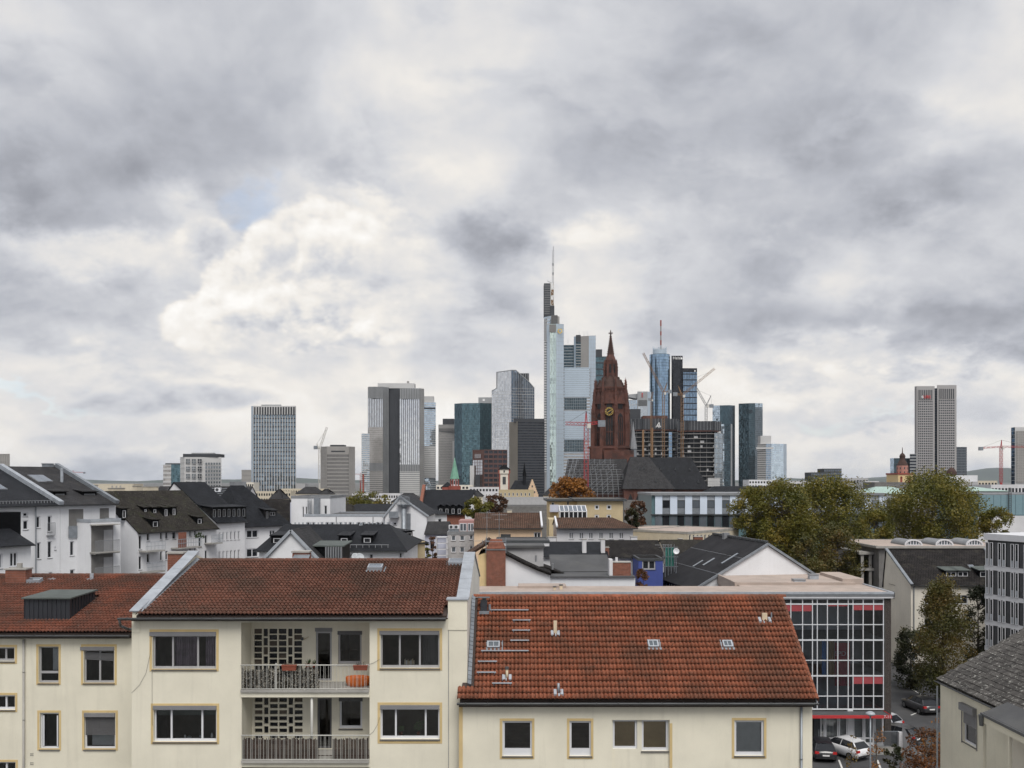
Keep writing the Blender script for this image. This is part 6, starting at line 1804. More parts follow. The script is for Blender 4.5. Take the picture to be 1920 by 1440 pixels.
# church-like hall with blue-black roof, brick gable
ch = house('brick_hall','brick hall with a broad blue-black roof and white dormers below the green spire',(786,235),(888,235),22,Z(962,235),Z(919,246),'brick_red','slate_dark',rf=0.5,over=0.6)
for k in range(4): dormer(ch,824 + k * 11.5,954,829 + k * 11.5,963,'slate_dark','slate_dark',1,pad=0.5,style='gable')
mb = MB();mb.beam(V(0.2,-0.6,ch.ze + 0.5),V(0.2,11,ch.zr + 1.0),0.8,1.2);mb.build('gable_parapet','brick_red',ch.t)
house('slate_gable_house','small grey slate gable right of the brick hall',(872,225),(905,225),12,Z(962,225),Z(925,225),'wall_greywhite','slate_grey',ridge='y',over=0.3)
# grey-blue terrace houses
hu = house('lilac_house','narrow lilac house with grey roof left of the peach house',(797,118),(838,118),9,Z(1001,118),Z(980,121),'wall_lilac','slate_grey',rf=0.5,over=0.3,wins=[(806,1020,815,1030)])
hu2 = flat_house('grey_terrace_house','pale grey house with roof terrace and air conditioners',(839,114),(889,114),10,Z(999,114),'wall_grey','felt_dark',wins=[(846,1004,854.5,1014),(862,1004,871,1014),(846,1025,855,1036),(862,1025,871,1036),(880,1003,887,1012),(880,1023,887,1033)],para=0.3,edge='metal_grey',wst=dict(g='glass_sky',fw=0.09))
mb = MB();(u0,z1),(u1,z0) = hu2.uv(860,976,2),hu2.uv(889,1000,2);mb.box(u0,u1,2,7,z0,z1);pv = mb.build('roof_pavilion','wall_pink',hu2.t)
for (a,b_) in ((862,875),(877,888)):
 r = hu2.rects([(a,981,b_,996)],2)[0];window(pv,hu2.front(2),r,-0.05,cols=2,fw=0.08,g='glass_sky',sill=None)
for (px,lab) in ((846.5,0),(856,1)):
 u,z = hu2.uv(px,988,0.8);mb = MB();mb.box(u - 0.35,u + 0.35,0.8,1.2,z - 0.25,z + 0.25);ac = mb.build('air_conditioner','frame_white',hu2.t);mb = MB();mb.tube((u - 0.05,0.77,z),(u - 0.05,0.8,z),0.19,n=12);mb.build('fan','metal_dark',ac)
 mb = MB();mb.box(u - 0.3,u + 0.3,0.85,1.15,hu2.zt,z - 0.255);mb.build('bracket','zinc',ac)
# steel stair tower between
t = thing('steel_stair','white steel escape stair left of the grey terrace house','stair',(X(818,112),112,0))
mb = MB();zt_ = Z(1007,112)
for x in (0,1.3): 
 for y in (0,1.3): mb.beam(V(x,y,0),V(x,y,zt_),0.1)
mb.build('posts','frame_white',t)
mb = MB()
for k in range(10): z = zt_ - k * 0.75;mb.box(-0.05,1.35,-0.05,1.35,z - 0.06,z)
mb.build('landings','frame_white',t,'stuff')

# peach and white houses with brown roofs
YS = 105.0
hs1 = house('peach_house','peach house with ribbed brown roof in the centre',(889,YS),(1016,YS),10,Z(990,YS),Z(963,YS + 5),'wall_peach','roof_brown',rf=0.5,over=0.4,wins=[(1001,998,1014,1011)],wst=dict(cols=2,fw=0.1))
mb = MB();r = hs1.rects([(939,1001.5,957.5,1013)])[0];mb.wbox(hs1.front(),r[0],r[2],0.004,0.06,r[1],r[3]);mb.build('shuttered_opening','metal_dark',hs1.t)
mb = MB();mb.beam(V(hs1.w,-0.4,hs1.ze + 0.2),V(hs1.w,5,hs1.zr + 0.2),0.22,0.2);mb.build('parapet','frame_white',hs1.t)
stack(hs1,951,960,957,5.2,hs1.zr - 0.5,'wall_beige',0.7)
hs2 = house('white_brown_roof_house','white house with brown roof and six narrow windows beside the peach house',(1044,YS),(1187,YS),9,Z(990,YS),Z(972,YS + 4.5),'wall_greywhite','roof_brown',rf=0.5,hip=(0,1.9),over=0.5,
   wins=[(a,997.5,a + 9,1011) for a in (1066.5,1085.5,1103.5,1122.5,1141.5,1160.5)],wst=dict(cols=2,fw=0.11))
mb = MB();mb.beam(V(0,-0.4,hs2.ze + 0.2),V(0,4.5,hs2.zr + 0.2),0.22,0.2);mb.build('parapet','frame_white',hs2.t)
# yellow flat block with winter garden
YT = 135.0
ht = flat_house('yellow_block','sand yellow flat roofed block with two white windows',(1083,YT),(1168,YT),12,Z(936,YT),'wall_sand','felt_dark',wins=[(1115,946.5,1123.5,955.5),(1137.5,946.5,1146.5,955.5),(1115,965,1123,975),(1137.5,965,1146,975)],para=0.1,edge='metal_dark',over=0.5,wst=dict(fw=0.16,sill=None))
ht2 = flat_house('yellow_block','yellow balcony wing with flat dark roof left of the sand block',(1030,YT + 2),(1082,YT + 2),10,Z(936.5,YT + 2),'wall_yellow','felt_dark',wins=[(1034,942,1039,955),(1063,940,1067,953)],para=0.1,edge='metal_dark',over=0.5,wst=dict(sill=None))
mb = MB();(u0,z0),(u1,_) = ht2.uv(1031,960,-1.2),ht2.uv(1048,960,-1.2);mb.box(u0,u1,-1.2,0,z0,z0 + 0.15);mb.box(u0,u1,-1.22,-1.15,z0 + 0.15,z0 + 1.1);mb.build('balcony','wall_lilac',ht2.t)
YW = 124.0
t = thing('winter_garden','white framed glass winter garden on the terrace of the yellow block','conservatory',(X(1050,YW),YW,0))
w_ = X(1100,YW) - X(1050,YW);zA,zB,zC = Z(973,YW),Z(959,YW),Z(949,YW)
mb = MB();mb.box(-1.5,w_ + 0.3,-0.3,6,0,zA - 0.05);mb.build('base','wall_sand',t)
fr_ = MB();pn = MB()
P = lambda i,s_: V(w_ * i / 6,(0,0,2.6)[s_],(zA,zB,zC)[s_])
for i in range(7):
 fr_.beam(P(i,0),P(i,1),0.12);fr_.beam(P(i,1),P(i,2),0.12)
for s_ in (0,1,2): fr_.beam(P(0,s_),P(6,s_),0.14)
for i in (0,6): fr_.beam(P(i,2),V(P(i,2).x,2.6,zA),0.12);fr_.beam(P(i,0),V(P(i,2).x,2.6,zA),0.12)
fr_.build('frame','frame_white',t)
for i in range(6):
 for s_ in (0,1): pn = MB();pn.face([P(i,s_),P(i + 1,s_),P(i + 1,s_ + 1),P(i,s_ + 1)]);pn.build('pane','glass_sky' if s_ else 'glass_dark',t)
# dark roofs in the middle with white stacks
hv = house('dark_roof_row','row of low dark felt roofs with tall white chimneys in the middle',(1016,95),(1140,95),9,Z(1045,95),Z(1018,99),'wall_greywhite','slate_dark',rf=0.5,over=0.2)
for (a,b_) in ((1092,1099.5),(1127,1134.5)):
 s_ = roof_solve(hv,(a + b_) / 2,1039,hv.zf);stack(hv,a,b_,1012,s_[1],s_[2] - 0.3,'wall_greywhite',0.7)
hv2 = house('dark_roof_house','low dark roofed house with red chimney right of the white stacks',(1141,97),(1245,97),9,Z(1046,97),Z(1015,101),'wall_greywhite','roof_dark',rf=0.5,over=0.2)
for (a,b_,y) in ((1028,1043,1008),(1183,1195,1007)): stack(hv2,a,b_,y,5,14.5,'wall_greywhite',0.8,'concrete')
brick_chimney(hv2.t,hv2.uv(1135,1040,-0.5)[0],hv2.uv(1142,1040,-0.5)[0],-0.5,0.1,12,hv2.uv(1135,1027,-0.5)[1])
hv3 = flat_house('dark_flat_house','dark flat roofed house between peach house and brick chimney',(930,98),(1030,98),6,Z(1014,98),'wall_greywhite','felt_dark',para=0.1,edge='metal_dark')
hbw = flat_house('blue_house','blue house wall with a grey framed window left of the black roof',(1197,92.5),(1243,92.5),4.3,Z(1047,92.5),'wall_blue','roof_dark',wins=[(1204,1051,1229,1068)],para=0.02,edge='metal_dark',wst=dict(cols=2,fw=0.12,m='frame_grey'))
t = thing('scaffold_net','small scaffold tower wrapped in teal netting beside the black roof','scaffold',(X(1247,95),95,0))
mat('net_teal',(0.05,0.22,0.18),0.8,var=0.3,scale=3)
w_ = X(1264,95) - X(1247,95);z0,z1 = Z(1062,95),Z(1026,95)
mb = MB()
for i in range(4):
 mb.beam(V(w_ * i / 3,-0.05,0),V(w_ * i / 3,-0.05,z1 + 0.3),0.05)
for z in (z0,(z0 + z1) / 2,z1): mb.beam(V(-0.3,-0.05,z),V(w_ + 0.4,-0.05,z),0.05)
mb.build('poles','zinc',t)
mb = MB();N = 16
for i in range(N):
 f_ = lambda q: V(w_ * q / N,0.1 + 0.06 * math.sin(q * 1.9),0)
 mb.face([f_(i) + V(0,0,z0),f_(i + 1) + V(0,0,z0),f_(i + 1) + V(0,0,z1),f_(i) + V(0,0,z1)])
mb.build('netting','net_teal',t)
Yd = 94;p = V(X(1268,Yd),Yd,Z(1034,Yd));t = thing('satellite_dish','round white satellite dish beside the teal netting','satellite dish',(p.x,p.y,0))
mb = MB();mb.lathe([(0.02,0.0),(0.16,0.02),(0.27,0.07),(0.32,0.11),(0.27,0.08),(0.16,0.03),(0.02,0.01)],18);o = mb.build('dish','frame_white',t,smooth=True);o.location = (0,0,p.z);o.rotation_euler = (R(75),0,R(-10))
mb = MB();mb.tube((0,0.1,0),(0,0.1,p.z),0.04,n=8);mb.build('mast','zinc',t)
hx = house('brown_roof_house','low house with old brown roof left of the black roof ridge',(1250,104),(1330,104),9,Z(1040,104),Z(1014,108),'wall_beige','roof_mossy',rf=0.5,over=0.3)
stack(hx,1273,1280,1011,4.5,13,'brick_red',0.7);stack(hx,1302,1318,1007,5,13,'brick_red',0.7)
# beige colonnaded building under the blue-white block
Yb = 150.0
cb = flat_house('beige_arcade','low beige building with a band of dark windows below the panelled block',(1184,Yb),(1292,Yb),10,Z(992,Yb),'wall_beige','felt_pink',para=0.2,edge='concrete',
    wins=[(1198 + k * 14.5,999,1208 + k * 14.5,1012) for k in range(6)],wst=dict(fw=0.1,sill=None))
cb2 = flat_house('beige_arcade','angled beige wing with narrow windows right of the low beige building',(1290,138),(1385,150),10,Z(997,140),'wall_beige','felt_pink',para=0.2,edge='concrete',wins=[(1292 + k * 7.2,1003 - k * 0.1,1295.5 + k * 7.2,1013 - k * 0.15) for k in range(11)],wst=dict(fw=0.08,sill=None))

# long panelled museum-like block
mat('panel_pale',(0.62,0.70,0.82),0.25,var=0.06,scale=0.3,spec=0.8)
mat('panel_teal',(0.10,0.17,0.19),0.3,var=0.1)
YWp = 190.0
wp = Block('panelled_block','long modern block with pale blue panels over a dark glass storey','building',(1222,YWp),(1660,YWp))
zt_,zm,zb_ = Z(928,YWp),Z(964,YWp),Z(990,YWp)
mb = MB();mb.box(0,wp.w,0.3,20,0,zt_ - 0.1);mb.build('wall','panel_teal',wp.t)
mb = MB();mb.box(-0.2,wp.w + 0.2,-0.3,20.2,zt_ - 0.1,zt_ + 0.4);mb.build('roof','metal_grey',wp.t)
mb = MB();mb.box(-0.2,wp.w,-0.05,0.28,zm - 0.25,zm);mb.build('floor_band','metal_dark',wp.t)
stp = wp.uv(1256.5,940)[0] - wp.uv(1228.5,940)[0]
x = wp.uv(1228.5,940)[0];k = 0
while x < wp.w - 1:
 mb = MB();mb.box(x,x + stp * 0.48,0.0,0.29,zm,zt_ - 0.12);mb.build('panel','panel_pale',wp.t)
 r = (x + stp * 0.5,zm + 0.05,x + stp * 0.98,zt_ - 0.2)
 mb = MB();mb.box(r[0],r[2],0.15,0.29,r[1],r[1] + 1.2);mb.build('panel','zinc',wp.t)
 w_ = window(wp.t,wp.front(0.2),(r[0],r[1] + 1.2,r[2],r[3] - 0.9),-0.02,fw=0.1,m='metal_dark',g='glass_sky' if k % 5 else 'glass_dark',sill=None)
 mb = MB();mb.box(r[0],r[2],0.1,0.29,r[3] - 0.9,r[3]);mb.build('panel','zinc_pale',wp.t)
 for j in range(2):
  q = (x + stp * (j * 0.5),zb_,x + stp * (j * 0.5 + 0.46),zm - 0.3)
  mb = MB();mb.box(q[0],q[2],0.2,0.28,q[1],q[3]);mb.build('pane','glass_dark' if (k * 3 + j) % 3 else 'glass_sky',wp.t)
 x += stp;k += 1
tb = flat_house('teal_block','flat teal clad block behind the right hand trees',(1835,185),(2000,185),18,Z(926,185),'panel_teal','metal_grey',para=0.15,edge='metal_grey')
mat('panel_teal_light',(0.18,0.28,0.32),0.4,var=0.06)
for k in range(12):
 mb = MB();a = tb.w * k / 12;mb.box(a + 0.05,a + tb.w / 12 - 0.05,-0.06,-0.004,Z(965,185),Z(928,185));mb.build('cladding_panel','panel_teal_light',tb.t)
mb = MB();mb.box(-0.2,tb.w,-0.3,-0.01,0,Z(967,185));mb.build('lower_wall','wall_greywhite',tb.t)
mb = MB();(u0,z1),(u1,z0) = tb.uv(1891,915,-0.5),tb.uv(1896,965,-0.5);mb.box(u0,u0 + 0.08,-0.5,-0.4,z0,z1);mb.box(u1,u1 + 0.08,-0.5,-0.4,z0,z1)
for k in range(16): z = z0 + (z1 - z0) * k / 15;mb.box(u0,u1,-0.48,-0.44,z,z + 0.07)
mb.build('ladder','metal_dark',tb.t)

# roof aerials
for (px,yb,yt,Y,lab) in ((913,1010,958,100,'thin television aerial in front of the peach house roof'),(936,1010,962,101,'second thin television aerial right of the first on the peach house'),(1068,972,955,112,'small aerial on the white house with the brown roof'),(1352,1012,996,99,'short aerial on the black roof ridge'),(905,1045,1012,84,'thin aerial beside the tall brick chimney'),(1244,1046,1020,96,'thin aerial beside the teal netting'),(1008,985,958,110,'aerial at the right end of the peach roof')):
 t = thing('roof_aerial',lab,'aerial',(X(px,Y),Y,Z(yb,Y)),0,'television aerials on the roofs');h = Z(yt,Y) - Z(yb,Y)
 mb = MB();mb.tube((0,0,-0.6),(0,0,h),0.03,n=6);mb.build('mast','metal_grey',t)
 mb = MB();mb.tube((-0.9,0,h * 0.93),(0.9,0,h * 0.93),0.018,n=5)
 for k in range(9): mb.tube((-0.8 + k * 0.2,-0.35,h * 0.93),(-0.8 + k * 0.2,0.35,h * 0.93),0.012,n=4)
 mb.tube((-0.5,0,h * 0.75),(0.5,0,h * 0.75),0.015,n=5);mb.build('rods','metal_grey',t)

# ------------------------------------------------------------------ trees
leafmat('leaf_plane',(0.055,0.066,0.010),(0.13,0.125,0.016),(0.23,0.17,0.024))
leafmat('leaf_autumn',(0.045,0.055,0.012),(0.088,0.084,0.018),(0.17,0.10,0.02))
leafmat('leaf_dark',(0.014,0.020,0.008),(0.028,0.034,0.012),(0.06,0.05,0.016))
leafmat('leaf_orange',(0.14,0.06,0.012),(0.26,0.105,0.014),(0.34,0.14,0.02))
leafmat('leaf_russet',(0.05,0.024,0.014),(0.10,0.045,0.02),(0.20,0.075,0.018))
mat('bark',(0.085,0.070,0.055),0.9,var=0.4,scale=2)

def tree(name,label,px,Y,ytop,ybot,rx,leaf,cat='tree',n=9000,size=0.32,shape=0.0,seed=1,group=None,ry=None,clumps=90,trunk_r=None,gap=0.0,z0=0.0,leaf2=None):
 """Tapered trunk with limbs carrying clumps of single leaves; the crown's outline stays uneven."""
 rnd = random.Random(seed)
 x = X(px,Y);zt,zb = Z(ytop,Y),max(Z(ybot,Y),0.3);R_ = rx / F * Y;RY = ry or R_
 t = thing(name,label,cat,(x,Y,z0),0,group)
 h = zt - zb;zc = (zt + zb) / 2
 cl = []
 tries = 0
 while len(cl) < clumps and tries < clumps * 30:
  tries += 1
  a = rnd.uniform(0,2 * math.pi);q = rnd.uniform(-1,1);rad = rnd.uniform(0.25,1.0) ** 0.5
  k = math.sqrt(max(0,1 - q * q))
  if shape > 0: k *= 1 - shape * (q + 1) / 2
  lob = 0.90 + 0.20 * math.sin(3 * a + seed) * math.cos(2.3 * q + seed * 1.7) + rnd.uniform(-0.06,0.06)
  cl.append((V(R_ * k * rad * lob * math.cos(a),RY * k * rad * lob * math.sin(a),zc - z0 + h / 2 * q * (0.93 + 0.07 * lob)),rnd.uniform(0.7,1.25)))
 mb = MB();rt = trunk_r or max(0.05,h * 0.018)
 fork = zb - z0 + h * 0.28
 mb.tube((0,0,0),(0.1 * R_ * rnd.uniform(-1,1),0,fork),rt * 1.25,rt * 0.8,10)
 mb.tube((0.0,0,fork - 0.02 * h),(0.0,0,zt - z0 - h * 0.18),rt * 0.8,rt * 0.18,8)
 mb.build('trunk','bark',t,smooth=True)
 mb = MB()
 for c,s_ in cl[::max(1,len(cl) // 46)]:
  st = V(0,0,max(fork * 0.85,min(c.z - R_ * 0.35,zt - z0 - h * 0.25)));mid = st.lerp(c,0.5) + V(rnd.uniform(-.3,.3),rnd.uniform(-.3,.3),-0.04 * h) * 0.6
  mb.tube(st,mid,rt * 0.34,rt * 0.2,6,False);mb.tube(mid,c,rt * 0.2,rt * 0.06,5,False)
 mb.build('limbs','bark',t,smooth=True)
 mb = MB();cr = R_ * 0.21 + h * 0.03
 for i in range(n):
  c,s_ = cl[rnd.randrange(len(cl))]
  d = V(rnd.gauss(0,1),rnd.gauss(0,1),rnd.gauss(0,0.8));d = d.normalized() * cr * s_ * rnd.uniform(0.15,1.0) ** 0.6
  p = c + d;sz = size * rnd.uniform(0.6,1.25)
  e1 = V(rnd.gauss(0,1),rnd.gauss(0,1),rnd.gauss(0,0.7)).normalized()
  e2 = e1.cross(V(rnd.gauss(0,1),rnd.gauss(0,1),rnd.gauss(0,1))).normalized()
  i0 = len(mb.v)
  mb.v += [tuple(p - e1 * sz * 0.5),tuple(p + e2 * sz * 0.36 + e1 * sz * 0.08),tuple(p + e1 * sz * 0.6),tuple(p - e2 * sz * 0.36 + e1 * sz * 0.08)]
  mb.f.append((i0,i0 + 1,i0 + 2,i0 + 3));mb.uv.append([(0,0)] * 4)
 mb.build('crown',leaf,t,'stuff')
 return t

GP = 'plane trees behind the black roofed house'
tree('plane_tree','broad olive green plane tree, tallest of the left cluster',1540,152,900,1080,92,'leaf_plane',n=36000,size=0.33,seed=3,group=GP,clumps=150)
tree('plane_tree','smaller plane tree with gaps at the left end of the cluster',1410,150,920,1005,48,'leaf_plane',n=11000,size=0.30,seed=5,group=GP,clumps=60)
tree('plane_tree','plane tree between the small left one and the tallest',1466,147,908,1050,64,'leaf_plane',n=18000,size=0.32,seed=8,group=GP,clumps=90)
tree('autumn_tree','rust brown tree low in front of the plane trees',1570,132,985,1110,46,'leaf_autumn',n=13000,size=0.28,seed=13,clumps=70)
tree('autumn_tree','thin brownish tree beside the white gable roof edge',1512,120,1010,1105,36,'leaf_autumn',n=5000,size=0.28,seed=14,clumps=46)
tree('plane_tree','wide round plane tree standing alone in front of the teal block',1748,165,895,1030,98,'leaf_plane',n=36000,size=0.34,seed=21,clumps=140)
tree('plane_tree','low dark tree filling the gap between the two plane tree groups',1640,160,962,1060,42,'leaf_plane',n=11000,size=0.32,seed=22,clumps=60)
tree('plane_tree','small sparse tree right of the lone plane tree',1868,150,955,1010,36,'leaf_plane',n=5200,size=0.3,seed=23,clumps=34)
tree('street_tree','conical yellowing street tree in front of the gabled house',1768,88,1084,1300,72,'leaf_autumn',n=30000,size=0.17,shape=0.75,seed=31,clumps=110)
tree('street_tree','dark green street tree beside the modern white block',1834,97,1105,1260,34,'leaf_dark',n=6000,size=0.24,seed=32,clumps=60)
tree('street_tree','dark bushy tree right of the brick end wall',1708,96,1180,1296,38,'leaf_dark',n=6500,size=0.22,seed=33,clumps=60)
tree('autumn_tree','bright orange autumn tree in front of the scaffolded church roof',1068,300,899,950,40,'leaf_orange',n=7000,size=0.75,seed=41,clumps=70)
tree('green_tree','low green tree left of the peach house roof',893,205,938,966,30,'leaf_plane',n=3500,size=0.5,seed=42,clumps=36)
tree('autumn_tree','bare reddish tree behind the peach house roof',930,240,930,962,26,'leaf_russet',n=2200,size=0.5,seed=43,clumps=34)
tree('autumn_tree','dark reddish tree against the sandstone wall right of the yellow block',1196,160,940,995,20,'leaf_russet',n=2600,size=0.34,seed=44,clumps=36)
tree('evergreen_tree','dark evergreen at the corner of the yellow block',1184,150,955,1000,15,'leaf_dark',n=2500,size=0.32,seed=45,clumps=30)
tree('autumn_tree','small reddish tree in front of the steel escape stair',811,104,1008,1060,9,'leaf_russet',n=900,size=0.2,seed=46,clumps=18)
tree('green_tree','narrow green tree left of the steel escape stair',801,103,1018,1070,7,'leaf_plane',n=900,size=0.2,seed=47,clumps=16)
tree('autumn_tree','dark ivy grown tree below the blue house',1206,88,1062,1120,16,'leaf_russet',n=1500,size=0.2,seed=48,clumps=24)
tree('green_tree','low green treetop behind the dark hall roof',690,240,925,950,40,'leaf_plane',n=2200,size=0.5,seed=49,clumps=30)
# street shrubs, bottom right
tree('russet_shrub','large russet brown shrub beside the parking bays',1738,62,1372,1520,46,'leaf_russet',cat='shrub',n=3600,size=0.16,seed=61,clumps=44,trunk_r=0.06)
tree('russet_shrub','thin shrub with orange leaf tips above the russet shrub',1746,64,1348,1430,24,'leaf_orange',cat='shrub',n=330,size=0.17,seed=62,clumps=20,trunk_r=0.04)
tree('young_tree','thin young tree with orange leaves behind the lamp post',1643,66,1350,1440,16,'leaf_orange',n=260,size=0.15,seed=63,clumps=22,trunk_r=0.04)
tree('young_tree','thin young tree with yellowing leaves in front of the white car',1596,61,1378,1520,12,'leaf_autumn',n=300,size=0.14,seed=64,clumps=22,trunk_r=0.035)
tree('grass_clump','grassy green shrub between white car and ramp wall',1676,67,1398,1440,18,'leaf_dark',cat='shrub',n=900,size=0.16,seed=65,clumps=22,trunk_r=0.03)
tree('russet_shrub','slender russet shrub against the cream house at lower right',1782,58,1395,1520,14,'leaf_russet',cat='shrub',n=260,size=0.16,seed=66,clumps=18,trunk_r=0.03)

# ------------------------------------------------------------------ parked cars
mat('tyre',(0.015,0.015,0.016),0.85);mat('rim',(0.32,0.33,0.34),0.35,metal=0.8,var=0.05);mat('tail_red',(0.42,0.02,0.02),0.25,var=0.05);mat('plate',(0.72,0.72,0.72),0.5,var=0.03)
mat('trim_black',(0.02,0.02,0.022),0.6)
for nm,c in (('black',(0.012,0.013,0.018)),('white',(0.72,0.73,0.75)),('silver',(0.42,0.43,0.46)),('dark',(0.03,0.03,0.034))):
 m_,nt,bs,out = nodes_of('paint_' + nm);g = nt.nodes.new('ShaderNodeNewGeometry')
 nt.links.new(mixc(nt,rng(nt,nz(nt,g.outputs['Position'],3,4,0.6),0.3,0.8,0,0.12),c,(0.2,0.19,0.18)),bs.inputs['Base Color'])
 bs.inputs['Roughness'].default_value = 0.28;bs.inputs['Coat Weight'].default_value = 0.8;bs.inputs['Coat Roughness'].default_value = 0.06;MATS['paint_' + nm] = m_

def car(label,px,py,rz,paint,L=4.25,group='parked cars'):
 """Hatchback, tail towards -x of its own frame: lofted body, glasshouse, wheels in arches, lights, plate."""
 Y = Yat(py,0.0)
 t = thing('parked_car',label,'car',(X(px,Y),Y,0.008),rz,group)
 s = L / 4.25
 # stations: x, sill z, waist z, half width at waist
 st = [(0.0,0.42,0.62,0.70),(0.04,0.32,0.86,0.82),(0.22,0.26,0.97,0.86),(0.75,0.24,0.98,0.88),(1.6,0.23,0.96,0.885),(2.5,0.23,0.95,0.885),(3.05,0.23,0.95,0.88),(3.6,0.25,0.86,0.86),(4.0,0.28,0.76,0.80),(4.2,0.34,0.62,0.70),(4.25,0.42,0.55,0.62)]
 mb = MB();rings = []
 for x,zs,zw,hw in st:
  pr = [(0.0,zs),(hw * 0.90,zs),(hw * 0.99,zs + 0.10),(hw * 1.0,(zs + zw) / 2 + 0.05),(hw * 0.97,zw - 0.05),(hw * 0.90,zw),(0.0,zw + 0.03)]
  rings.append([V(x * s,y,z) for y,z in pr] + [V(x * s,-y,z) for y,z in reversed(pr[1:-1])])
 n = len(rings[0]);i0 = 0;mb.v = [tuple(p) for r in rings for p in r]
 for a in range(len(rings) - 1):
  for k in range(n):
   k2 = (k + 1) % n;mb.f.append((a * n + k,(a + 1) * n + k,(a + 1) * n + k2,a * n + k2));mb.uv.append([(0,0)] * 4)
 for a,o in ((0,1),(len(rings) - 1,-1)):
  f = tuple(a * n + k for k in range(n));mb.f.append(f if o > 0 else f[::-1]);mb.uv.append([(0,0)] * n)
 mb.build('body','paint_' + paint,t,smooth=True)
 # glasshouse: glass ring with painted roof and pillars
 lo = [(0.16,0.97,0.78),(0.85,0.98,0.80),(1.75,0.965,0.80),(2.45,0.96,0.79),(3.10,0.95,0.74)]
 hi = [(0.62,1.40,0.58),(1.0,1.45,0.61),(1.65,1.475,0.62),(2.1,1.46,0.61),(2.45,1.40,0.58)]
 gl = MB();P = lambda q,sg: V(q[0] * s,q[2] * sg,q[1])
 for sg in (1,-1):
  for a in range(4):
   f = [P(lo[a],sg),P(lo[a + 1],sg),P(hi[a + 1],sg),P(hi[a],sg)];gl.face(f if sg < 0 else f[::-1])
 gl.face([P(lo[0],1),P(lo[0],-1),P(hi[0],-1),P(hi[0],1)][::-1]);gl.face([P(lo[4],-1),P(lo[4],1),P(hi[4],1),P(hi[4],-1)][::-1])
 gl.build('windows','glass_dark',t)
 rf = MB()
 for a in range(4): rf.face([P(hi[a],1),P(hi[a],-1),P(hi[a + 1],-1),P(hi[a + 1],1)][::-1])
 for sg in (1,-1):
  for a,w in ((0,0.09),(2,0.06),(4,0.06)): rf.beam(P(lo[a],sg * 1.005),P(hi[a],sg * 1.005),w,0.03)
  rf.beam(P(hi[0],sg),P(hi[2],sg),0.05,0.03);rf.beam(P(hi[2],sg),P(hi[4],sg),0.05,0.03)
 rf.beam(P(hi[0],1),P(hi[0],-1),0.10,0.04)
 rf.build('roof','paint_' + paint,t,smooth=False)
 for x in (0.78,3.38):
  for sg in (1,-1):
   w = MB();w.tube((x * s,sg * 0.70,0.31),(x * s,sg * 0.90,0.31),0.31,n=20);wh = w.build('wheel','tyre',t)
   w = MB();w.tube((x * s,sg * 0.885,0.31),(x * s,sg * 0.915,0.31),0.20,n=16);w.build('rim','rim',wh)
 for sg in (1,-1):
  m2 = MB();m2.hexa([V(-0.015 + dx,sg * y,z) for dx,y,z in ((0.03,0.50,0.72),(0.03,0.82,0.72),(0.14,0.85,0.72),(0.14,0.50,0.72),(0.04,0.52,0.90),(0.04,0.80,0.90),(0.16,0.83,0.90),(0.16,0.52,0.90))]);m2.build('tail_light','tail_red',t)
  m2 = MB();m2.box(4.02 * s,4.14 * s,min(sg * 0.45,sg * 0.72),max(sg * 0.45,sg * 0.72),0.58,0.70);m2.build('headlight','zinc_pale',t)
  m2 = MB();m2.box(2.72 * s,2.88 * s,min(sg * 0.86,sg * 1.02),max(sg * 0.86,sg * 1.02),0.95,1.08);m2.build('mirror','paint_' + paint,t)
 m2 = MB();m2.box(-0.03,0.0,-0.26,0.26,0.56,0.67);m2.build('number_plate','plate',t)
 m2 = MB();m2.box(-0.025,0.2,-0.72,0.72,0.36,0.48);m2.build('bumper','trim_black',t)
 return t

car('black car parked tail out beside the cream house corner',1549,1432,R(82),'black',4.5)
car('white car parked tail out beside the black one',1622,1428,R(118),'white',4.3)
car('silver car parked beyond the low ramp wall',1686,1374,R(125),'silver')
car('dark car half hidden behind the russet shrub',1722,1400,R(130),'dark')
car('black car at the far side of the street by the cream house',1748,1343,R(96),'black')

# ------------------------------------------------------------------ street furniture
Yl = 54.0
t = thing('street_lamp','grey street lamp with a flat round head in front of the parked cars','street lamp',(X(1632,Yl),Yl,0))
zt_ = Z(1340,Yl)
mb = MB();mb.tube((0,0,0),(0,0,1.2),0.09,0.09,12);mb.tube((0,0,1.2),(0,0,zt_),0.06,0.045,12);mb.build('pole','zinc',t,smooth=True)
mb = MB();mb.lathe([(0.0,0.2),(0.12,0.19),(0.25,0.11),(0.28,0.04),(0.26,0.0),(0,0.0)],20);o = mb.build('lamp_head','zinc_pale',t,smooth=True);o.location = (0,0,zt_)
mb = MB();mb.lathe([(0.0,-0.06),(0.14,-0.05),(0.2,0.0),(0,0.001)],16);o = mb.build('diffuser','frame_white',t,smooth=True);o.location = (0,0,zt_ - 0.002)
def G(px,py): Y = Yat(py,0);return V(X(px,Y),Y,0)
a,b_ = G(1694,1402),G(1704,1420)
t = thing('ramp_wall','pale concrete ramp wall beside the parked white car','wall',G(1690,1408))
o0 = G(1690,1408)
mb = MB();p,q = G(1686,1404) - o0,G(1693,1404) - o0;mb.box(p.x,q.x,p.y,p.y + 0.3,0,1.35);mb.build('pier','wall_greywhite',t)
mb = MB();p,q = G(1693.5,1404) - o0,G(1705,1412) - o0
mb.hexa([p,q,q + V(0,0.2,0),p + V(0,0.2,0),p + V(0,0,1.9),q + V(0,0,1.25),q + V(0,0.2,1.25),p + V(0,0.2,1.9)]);mb.build('panel','wall_greywhite',t)
